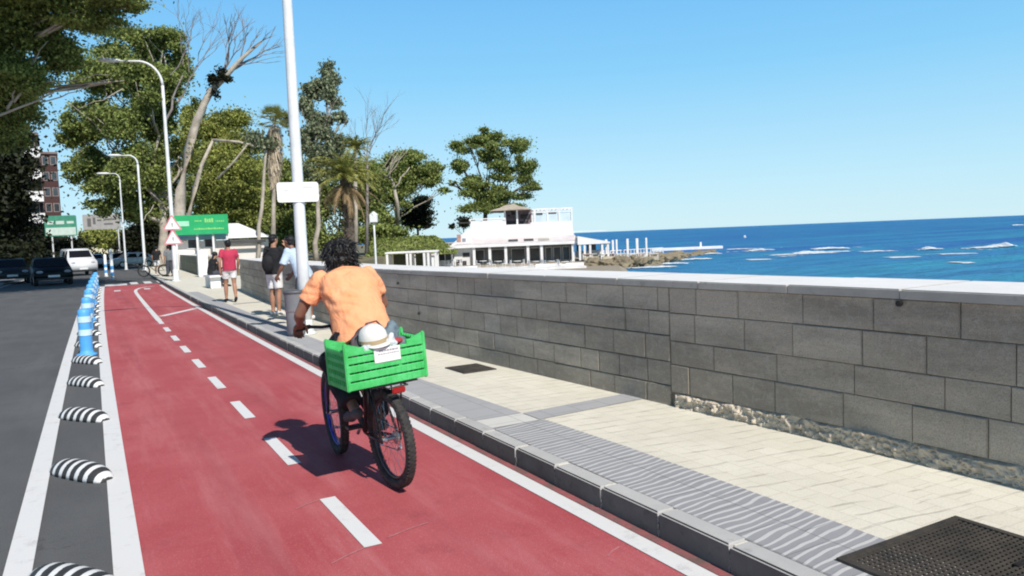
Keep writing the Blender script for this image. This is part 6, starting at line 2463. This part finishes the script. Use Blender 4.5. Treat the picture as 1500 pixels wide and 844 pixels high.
def eyes(parent, c, s, fr_):
    r_, f_, u_ = fr_
    for k in (-1, 1):
        bm = bmesh.new()
        ell(bm, Vector(c) + r_ * k * 0.13 * s + f_ * 0.315 * s + u_ * 0.005 * s, 0.028 * s, 8, 6)
        obj('eye', bm, M['black'], parent, smooth=True)


def wrinkle(me, amp, sc, seed=0, stretch=(1, 1, 1)):
    st = Vector(stretch)
    def f(p):
        q = Vector((p.x * st.x, p.y * st.y, p.z * st.z)) * sc + Vector((seed * 5.3, 0, 0))
        return amp * (noise.noise(q) + 0.5 * noise.noise(q * 2.3))
    shift(me, f)


def person(name, label, loc, rz, J, clothes, skin='skin', vox=0.012, sc=1.0, root=None, hand_curl=(0.25, 0.25), hair='short', fine=False, group=None):
    """J: joints in local coordinates (x right, y ahead, z up); clothes: dict part -> material"""
    P = root or empty(name, loc, rz, label, 'person', group)
    V = {k: Vector(v) for k, v in J.items() if hasattr(v, '__len__')}
    R = Vector((1, 0, 0))
    bm = bmesh.new()
    sh_mid = (V['shL'] + V['shR']) / 2
    hp_mid = (V['hipL'] + V['hipR']) / 2
    spine = (sh_mid - hp_mid).normalized()
    right = (V['shR'] - V['shL'])
    right = (right - spine * right.dot(spine)).normalized()
    fwd = spine.cross(right) * -1
    fwd = right.cross(spine) * -1 if right.cross(spine).y < 0 else right.cross(spine)
    hw = (V['shR'] - V['shL']).length / 2
    hipw = (V['hipR'] - V['hipL']).length / 2 + 0.075 * sc
    L_ = (sh_mid - hp_mid).length
    back = -fwd
    def sec(t, w_, d, bulge=0.0): return (hp_mid + spine * L_ * t + back * bulge, w_, d, fwd)
    T = [sec(-0.14, hipw * 0.80, 0.095 * sc), sec(0.0, hipw, 0.120 * sc), sec(0.25, hipw * 0.90, 0.105 * sc), sec(0.5, hipw * 0.90, 0.105 * sc, 0.01), sec(0.78, hw * 0.90, 0.118 * sc, 0.02), sec(0.95, hw * 0.88, 0.095 * sc, 0.015), sec(1.05, hw * 0.50, 0.065 * sc, 0.005)]
    torso(bm, T, right)
    fr_ = None
    HS = 0.235 * sc
    hd = Vector(J.get('look', fwd))
    hu = Vector(J.get('headup', (0, 0, 1)))
    fr_ = head_shape(bm, V['head'], HS, hd, hu)
    chain(bm, [(sh_mid + spine * 0.02, 0.062 * sc), (V['neck'], 0.055 * sc), (V['head'] - fr_[2] * 0.05, 0.055 * sc)])
    for s in ('L', 'R'):
        chain(bm, [(V['sh' + s] * 0.9 + sh_mid * 0.1, 0.052 * sc), (V['sh' + s].lerp(V['el' + s], 0.35), 0.050 * sc), (V['el' + s], 0.038 * sc), (V['el' + s].lerp(V['wr' + s], 0.3), 0.040 * sc), (V['wr' + s], 0.026 * sc)])
        hd_ = Vector(J.get('hd' + s, (V['wr' + s] - V['el' + s])))
        hn = Vector(J.get('hn' + s, (-1 if s == 'R' else 1, 0, 0)))
        hand(bm, V['wr' + s], hd_, hn, sc * (1.0 if fine else 1.05), hand_curl[0 if s == 'L' else 1], J.get('th' + s, 1), 0.0085 if fine else 0.0115)
        k, a, tt = V['kn' + s], V['an' + s], V['toe' + s]
        h = V['hip' + s]
        chain(bm, [(h, 0.088 * sc), (h.lerp(k, 0.4), 0.078 * sc), (k, 0.054 * sc), (k.lerp(a, 0.3) + Vector((0, -0.012, 0)), 0.056 * sc), (a, 0.036 * sc)])
        chain(bm, [(a + Vector((0, 0, -0.02)) + (a - tt).normalized() * 0.035, 0.034 * sc), (a.lerp(tt, 0.6) - Vector((0, 0, 0.01)), 0.036 * sc), (tt, 0.026 * sc)])
    me = fuse(bm, vox, 1 if fine else 1)
    body = link('body', me, M[skin], P)
    eyes(P, V['head'], HS, fr_)
    # ---- shirt
    if 'shirt' in clothes:
        mt, sleeve, amp = clothes['shirt']
        bm = bmesh.new()
        e = 0.018 * sc
        T2 = [sec(clothes.get('hem', -0.10), hipw + e * 1.4, 0.13 * sc + e, 0.005), sec(0.15, hipw + e, 0.122 * sc + e * 1.3, 0.008), sec(0.45, hipw * 0.95 + e * 1.2, 0.118 * sc + e, 0.02), sec(0.78, hw * 0.95 + e, 0.122 * sc + e, 0.025), sec(0.97, hw * 0.90 + e, 0.098 * sc + e, 0.018), sec(1.08, hw * 0.50, 0.066 * sc + e * 0.6, 0.01)]
        torso(bm, T2, right, 28)
        for s in ('L', 'R'):
            a, b = V['sh' + s] * 0.88 + sh_mid * 0.12, V['el' + s]
            if sleeve <= 1: q = [(a, 0.070 * sc), (a.lerp(b, sleeve * 0.6), 0.072 * sc), (a.lerp(b, sleeve), 0.070 * sc)]
            else: q = [(a, 0.070 * sc), (b, 0.056 * sc), (b.lerp(V['wr' + s], sleeve - 1), 0.042 * sc)]
            tube(bm, [p for p, r in q], [r for p, r in q], 16, True)
            ell(bm, a, 0.070 * sc)
            if sleeve > 1: ell(bm, b, 0.056 * sc)
        me = fuse(bm, vox, 2)
        wrinkle(me, amp, 7 if fine else 6, 2, (1, 1, 0.8))
        if fine:
            wrinkle(me, amp * 0.40, 17, 5, (1, 1, 0.5))
            shift(me, lambda p: 0.010 * max(0.0, 1 - abs(p.z - 1.22) / 0.25) * sin((p.x * 0.55 + p.z * 1.0) * 75 + 5 * noise.noise(p * 6)) * max(0.0, noise.noise(p * 4 + Vector((3, 1, 2))) + 0.35))
        link('shirt', me, mt, P)
    if 'trousers' in clothes:
        mt, leg = clothes['trousers']
        bm = bmesh.new()
        e = 0.016 * sc
        torso(bm, [sec(-0.20, hipw * 0.85 + e, 0.11 * sc), sec(-0.05, hipw + e, 0.128 * sc + e), sec(0.10, hipw * 0.97 + e * 0.8, 0.118 * sc + e * 0.6)], right, 24)
        for s in ('L', 'R'):
            h, k, a = V['hip' + s], V['kn' + s], V['an' + s]
            if leg <= 1: q = [(h, 0.105 * sc), (h.lerp(k, leg * 0.5), 0.100 * sc), (h.lerp(k, leg), 0.090 * sc)]
            else: q = [(h, 0.110 * sc), (h.lerp(k, 0.5), 0.104 * sc), (k, 0.090 * sc), (k.lerp(a, (leg - 1) * 0.5), 0.090 * sc), (k.lerp(a, leg - 1), 0.078 * sc)]
            tube(bm, [p for p, r in q], [r for p, r in q], 16, True)
            ell(bm, h, 0.104 * sc)
            if leg > 1: ell(bm, k, 0.082 * sc)
        me = fuse(bm, vox, 2)
        wrinkle(me, 0.006, 8, 7)
        link('trousers', me, mt, P)
    if 'shoes' in clothes:
        for s in ('L', 'R'):
            a, tt = V['an' + s], V['toe' + s]
            dd = (tt - a)
            bm = bmesh.new()
            hl = a + Vector((0, 0, -0.035)) - dd.normalized() * 0.04
            chain(bm, [(hl, 0.042 * sc), (a.lerp(tt, 0.55) - Vector((0, 0, 0.012)), 0.045 * sc), (tt, 0.036 * sc)], flat=0.85)
            link('shoe', fuse(bm, vox * 0.8, 2), clothes['shoes'], P)
    # ---- hair
    if hair:
        r_, f_, u_ = fr_
        bm = bmesh.new()
        m_ = Matrix((r_, f_, u_)).transposed().to_4x4()
        c = V['head']
        if hair == 'bushy':
            ell(bm, c + u_ * 0.10 * HS - f_ * 0.16 * HS, (0.50 * HS, 0.45 * HS, 0.42 * HS), 18, 12, m_)
            ell(bm, c - u_ * 0.12 * HS - f_ * 0.24 * HS, (0.51 * HS, 0.31 * HS, 0.36 * HS), 16, 10, m_)
            ell(bm, c - u_ * 0.30 * HS - f_ * 0.20 * HS, (0.36 * HS, 0.20 * HS, 0.20 * HS), 16, 10, m_)
        elif hair == 'long':
            ell(bm, c + u_ * 0.13 * HS - f_ * 0.10 * HS, (0.40 * HS, 0.46 * HS, 0.40 * HS), 16, 10, m_)
            ell(bm, c - u_ * 0.35 * HS - f_ * 0.30 * HS, (0.30 * HS, 0.14 * HS, 0.45 * HS), 14, 10, m_)
        else:
            ell(bm, c + u_ * 0.14 * HS - f_ * 0.10 * HS, (0.365 * HS, 0.43 * HS, 0.37 * HS), 16, 10, m_)
            ell(bm, c - u_ * 0.08 * HS - f_ * 0.20 * HS, (0.34 * HS, 0.28 * HS, 0.28 * HS), 14, 8, m_)
        me = fuse(bm, vox * 0.8, 1)
        shift(me, lambda p: (noise.noise(p * 22) * 0.012 + noise.noise(Vector((p.x * 110, p.y * 110, p.z * 30))) * 0.007) * (1.2 if hair == 'bushy' else 0.5))
        hr = link('hair', me, M['hair'], P)
        if hair == 'bushy':
            # loose curls standing off the surface
            bm = bmesh.new()
            rs = random.Random(4)
            for k in range(900):
                v = me.vertices[rs.randrange(len(me.vertices))]
                if (v.co - c).dot(f_) > 0.10 * HS and (v.co - c).dot(u_) < 0.1 * HS: continue
                d = (v.normal * 0.45 + Vector((rs.uniform(-.5, .5), rs.uniform(-.5, .5), rs.uniform(-1.6, -0.2)))).normalized()
                p = v.co - v.normal * 0.01
                ln = rs.uniform(0.03, 0.075)
                b = d.cross(Vector((rs.uniform(-1, 1), rs.uniform(-1, 1), 1))).normalized()
                pts = [p + d * ln * t + b * 0.006 * sin(t * 3) for t in (0, 0.35, 0.7, 1)]
                tube(bm, pts, [0.0045, 0.004, 0.003, 0.001], 4, caps=False)
            obj('curls', bm, M['hair'], hr)
    return P


# the cyclist (same lean and heading as the bicycle)
rd = bike_root('person', 'person with bushy black hair and bright orange t-shirt cycling with the green crate', 'person')
ped = []
a = -0.55
pR = Vector((0.14, 0.43 + 0.17 * cos(a), 0.30 + 0.17 * sin(a)))
pL = Vector((-0.14, 0.43 - 0.17 * cos(a), 0.30 - 0.17 * sin(a)))
J = dict(hipL=(-0.10, 0.29, 1.00), hipR=(0.11, 0.29, 1.00), shL=(-0.185, 0.60, 1.395), shR=(0.215, 0.57, 1.385), neck=(0.030, 0.66, 1.455), head=(0.040, 0.73, 1.545),
         elL=(-0.305, 0.68, 1.165), wrL=(-0.265, 0.83, 1.085), elR=(0.315, 0.64, 1.16), wrR=(0.26, 0.815, 1.09),
         hdL=(0.0, 0.75, -0.65), hdR=(0, 0.75, -0.65), hnL=(0, -0.65, -0.75), hnR=(0, -0.65, -0.75), thL=-1, thR=1,
         knL=(-0.13, 0.66, 0.80), anL=(-0.14, pL.y - 0.06, pL.z + 0.13), toeL=(-0.145, pL.y + 0.08, pL.z + 0.055),
         knR=(0.13, 0.72, 0.60), anR=(0.14, pR.y - 0.10, pR.z + 0.12), toeR=(0.145, pR.y + 0.04, pR.z + 0.05),
         look=(-0.05, 1, -0.18), headup=(0.0, 0.18, 1))
person('person', None, None, 0, J, {'shirt': (cloth('orange_cotton', (0.94, 0.42, 0.225), (0.90, 0.35, 0.165), wr=9), 0.62, 0.010), 'hem': -0.16,
                                    'trousers': (cloth('black_trousers', (0.014, 0.014, 0.017), (0.03, 0.03, 0.035)), 1.88), 'shoes': cloth('pale_shoe', (0.12, 0.11, 0.115), (0.05, 0.05, 0.052))},
       'skin_brown', 0.0058, 1.0, rd, (0.75, 0.75), 'bushy', True)

mcr2 = cloth('crimson_cotton', (0.52, 0.05, 0.10), (0.42, 0.04, 0.08))
mwh = cloth('white_cotton', (0.80, 0.79, 0.78), (0.68, 0.67, 0.66))
mbk = cloth('black_cotton', (0.014, 0.014, 0.016), (0.03, 0.03, 0.032))
mlb = cloth('pale_blue_cotton', (0.56, 0.68, 0.80), (0.45, 0.58, 0.72))
mdk = cloth('dark_blue_grey', (0.05, 0.055, 0.07), (0.08, 0.085, 0.10))
mgy = cloth('mid_grey_cotton', (0.20, 0.22, 0.23), (0.13, 0.14, 0.15))


def stand(h=1.72, stride=0.0, lean=0.0, arms=None, look=(0, 1, 0)):
    k = h / 1.72
    J = dict(hipL=(-0.09, 0, 0.92), hipR=(0.09, 0, 0.92), shL=(-0.19, lean, 1.40), shR=(0.19, lean, 1.40), neck=(0, lean * 1.1, 1.48), head=(0, lean * 1.25 + 0.02, 1.60),
             elL=(-0.25, lean - 0.03 - stride * 0.3, 1.12), wrL=(-0.25, lean + 0.05 - stride * 0.5, 0.88), elR=(0.25, lean - 0.03 + stride * 0.3, 1.12), wrR=(0.25, lean + 0.06 + stride * 0.6, 0.88),
             knL=(-0.10, 0.03 + stride * 0.55, 0.50), anL=(-0.10, stride, 0.09), toeL=(-0.11, stride + 0.14, 0.035), knR=(0.10, 0.02 - stride * 0.25, 0.50), anR=(0.10, -stride, 0.10 + abs(stride) * 0.2), toeR=(0.11, -stride + 0.14, 0.035), look=look)
    if arms: J.update(arms)
    out = {}
    for a_, b_ in J.items():
        out[a_] = tuple(v * k for v in b_) if a_ not in ('look',) and not a_.startswith(('hd', 'hn', 'th')) else b_
    return out


person('person', 'person walking away in a crimson t-shirt and white shorts', (3.34, 21.9, SW), radians(2), stand(1.70, 0.14), {'shirt': (mcr2, 0.6, 0.008), 'trousers': (mwh, 0.62), 'shoes': mbk}, 'skin', 0.012)
person('person', 'standing person in a black top and white shorts with a hand raised to the face', (3.42, 16.6, SW), radians(-52),
       stand(1.74, 0.03, 0.03, dict(elR=(0.24, 0.22, 1.18), wrR=(0.13, 0.27, 1.44), hdR=(-0.3, 0.1, 0.9), elL=(-0.27, 0.06, 1.12), wrL=(-0.18, 0.26, 1.05)), (0.3, 1, -0.1)),
       {'shirt': (mbk, 0.95, 0.008), 'trousers': (mwh, 0.80), 'shoes': mwh}, 'skin', 0.012)
bp = empty('shoulder_bag', (3.36, 16.42, SW), radians(-52), 'black bag hanging on the back of the person in white shorts', 'bag')
bm = bmesh.new()
ell(bm, (0, -0.14, 1.12), (0.14, 0.09, 0.19), 14, 10)
obj('bag_body', bm, mbk, bp, smooth=True)
bm = bmesh.new()
tube(bm, [(-0.10, -0.16, 1.27), (-0.12, -0.05, 1.43), (-0.11, 0.10, 1.38)], 0.014, 6)
obj('strap', bm, mbk, bp, smooth=True)
person('person', 'person in a pale blue shirt leaning forward behind the litter bin', (3.60, 14.75, SW), radians(40),
       stand(1.68, 0.05, 0.24, dict(elL=(-0.26, 0.30, 1.13), wrL=(-0.22, 0.45, 0.95), elR=(0.26, 0.30, 1.13), wrR=(0.22, 0.45, 0.95))),
       {'shirt': (mlb, 0.9, 0.012), 'hem': -0.2, 'trousers': (mdk, 0.9), 'shoes': mwh}, 'skin_brown', 0.012)
# bench in the gap and the person on it
p = gnd(309, 431, SW)
be = empty('bench', (4.05, 30.6, SW), radians(90), 'low white bench in front of the gap in the sea wall', 'bench')
bm = bmesh.new()
rbox(bm, -0.9, 0.9, -0.22, 0.22, 0.40, 0.47, 0.015, 2)
obj('seat', bm, PL, be)
for s in (-1, 1):
    bm = bmesh.new()
    rbox(bm, s * 0.65 - 0.08, s * 0.65 + 0.08, -0.18, 0.18, 0, 0.40, 0.01, 1)
    obj('leg', bm, PL, be)
Js = dict(hipL=(-0.09, 0, 0.56), hipR=(0.09, 0, 0.56), shL=(-0.19, 0.10, 1.03), shR=(0.19, 0.10, 1.03), neck=(0, 0.13, 1.11), head=(0, 0.18, 1.22),
          elL=(-0.25, 0.16, 0.78), wrL=(-0.16, 0.38, 0.66), elR=(0.25, 0.16, 0.78), wrR=(0.16, 0.38, 0.66), knL=(-0.12, 0.44, 0.53), anL=(-0.12, 0.42, 0.10), toeL=(-0.13, 0.57, 0.035),
          knR=(0.12, 0.46, 0.53), anR=(0.12, 0.50, 0.10), toeR=(0.13, 0.64, 0.035), look=(0, 1, -0.25), headup=(0, 0.25, 1))
person('person', 'person in dark clothes sitting on the white bench at the wall gap', (4.02, 30.55, SW), radians(-75), Js, {'shirt': (mbk, 1.9, 0.008), 'trousers': (mdk, 1.9), 'shoes': mbk}, 'skin', 0.013, hair='long')
# two people by a bicycle at the far end of the pavement
for (px, D, ang, lb, cl) in ((247, 42, 20, 'distant person in grey top standing beside the triangle signs pole', {'shirt': (mgy, 0.9, 0.008), 'trousers': (mdk, 1.85), 'shoes': mbk}),
                             (228, 44, -30, 'distant person in black top and pale shorts left of the person in grey', {'shirt': (mbk, 0.7, 0.008), 'trousers': (mwh, 0.8), 'shoes': mwh})):
    p = base(px, D, SW)
    person('person', lb, p, radians(ang), stand(1.72, 0.06, 0.06), cl, 'skin', 0.016)
p = base(238, 43, SW)
b2_ = empty('parked_bicycle', p, radians(75), 'distant dark bicycle standing between the two far pedestrians', 'bicycle')
for y in (0.0, 1.04): wheel(b2_, y, knob=False)
bm = bmesh.new()
for a_, b_, r in (((0, 0.43, 0.30), (0, 0.31, 0.9), 0.02), ((0, 0.31, 0.8), (0, 0.9, 0.86), 0.02), ((0, 0.43, 0.3), (0, 0.93, 0.75), 0.022), ((0, 0.9, 1.0), (0, 1.04, 0.335), 0.02), ((0, 0.43, 0.3), (0, 0, 0.335), 0.015), ((0, 0.31, 0.78), (0, 0, 0.335), 0.014)): tube(bm, [a_, b_], r, 6)
obj('frame', bm, mfr, b2_)
bm = bmesh.new()
tube(bm, [(-0.28, 0.86, 1.02), (0, 0.9, 1.0), (0.28, 0.86, 1.02)], 0.015, 6)
obj('handlebar', bm, mfr, b2_)
bm = bmesh.new()
ell(bm, (0, 0.28, 0.93), (0.08, 0.14, 0.03), 10, 6)
obj('saddle', bm, M['black'], b2_)

# ================================================================ LIGHT
world = bpy.data.worlds.new('World')
scene.world = world
world.use_nodes = True
n = world.node_tree
n.nodes.clear()
sky = n.nodes.new('ShaderNodeTexSky')
sky.sky_type = 'NISHITA'
sky.sun_disc = False
sky.sun_elevation = radians(43)
sky.sun_rotation = radians(177)
sky.altitude = 0
sky.air_density = 1.0
sky.dust_density = 0.3
sky.ozone_density = 2.2
tc_ = n.nodes.new('ShaderNodeTexCoord')
sp_ = n.nodes.new('ShaderNodeSeparateXYZ')
n.links.new(tc_.outputs['Generated'], sp_.inputs[0])
BG = 0.13
gr_ = ramp(n, sp_.outputs['Z'], [(0.0, (0.62, 0.88, 0.98)), (0.07, (0.50, 0.82, 1.0)), (0.20, (0.26, 0.66, 1.0)), (0.36, (0.14, 0.48, 0.96)), (0.5, (0.035, 0.10, 0.24)), (1.0, (0.02, 0.055, 0.14))])
sc_ = n.nodes.new('ShaderNodeVectorMath')
sc_.operation = 'SCALE'
sc_.inputs['Scale'].default_value = 1 / BG
n.links.new(gr_.outputs[0], sc_.inputs[0])
mx_ = mixc(n, 0.88, sky.outputs[0], sc_.outputs[0])
bgn = n.nodes.new('ShaderNodeBackground')
bgn.inputs['Strength'].default_value = BG
wo = n.nodes.new('ShaderNodeOutputWorld')
n.links.new(mx_, bgn.inputs['Color'])
n.links.new(bgn.outputs[0], wo.inputs['Surface'])
sd = bpy.data.lights.new('sun', 'SUN')
sd.energy = 5.0
sd.angle = radians(0.5)
sd.color = (1.0, 0.95, 0.88)
so = bpy.data.objects.new('sun', sd)
C.objects.link(so)
sun_dir = Vector((0.05, -1.05, 1.0))
so.rotation_euler = sun_dir.to_track_quat('Z', 'Y').to_euler()
so.location = (-3, -10, 12)
scene.view_settings.view_transform = 'Standard'
scene.view_settings.look = 'None'
scene.view_settings.exposure = 0
scene.view_settings.gamma = 1
scene.cycles.pixel_filter_type = 'BLACKMAN_HARRIS'
scene.cycles.filter_width = 2.0
scene.cycles.max_bounces = 6
scene.cycles.transparent_max_bounces = 8
for o_ in list(bpy.data.objects):
    if o_.type == 'MESH' and o_.users == 0: bpy.data.objects.remove(o_)
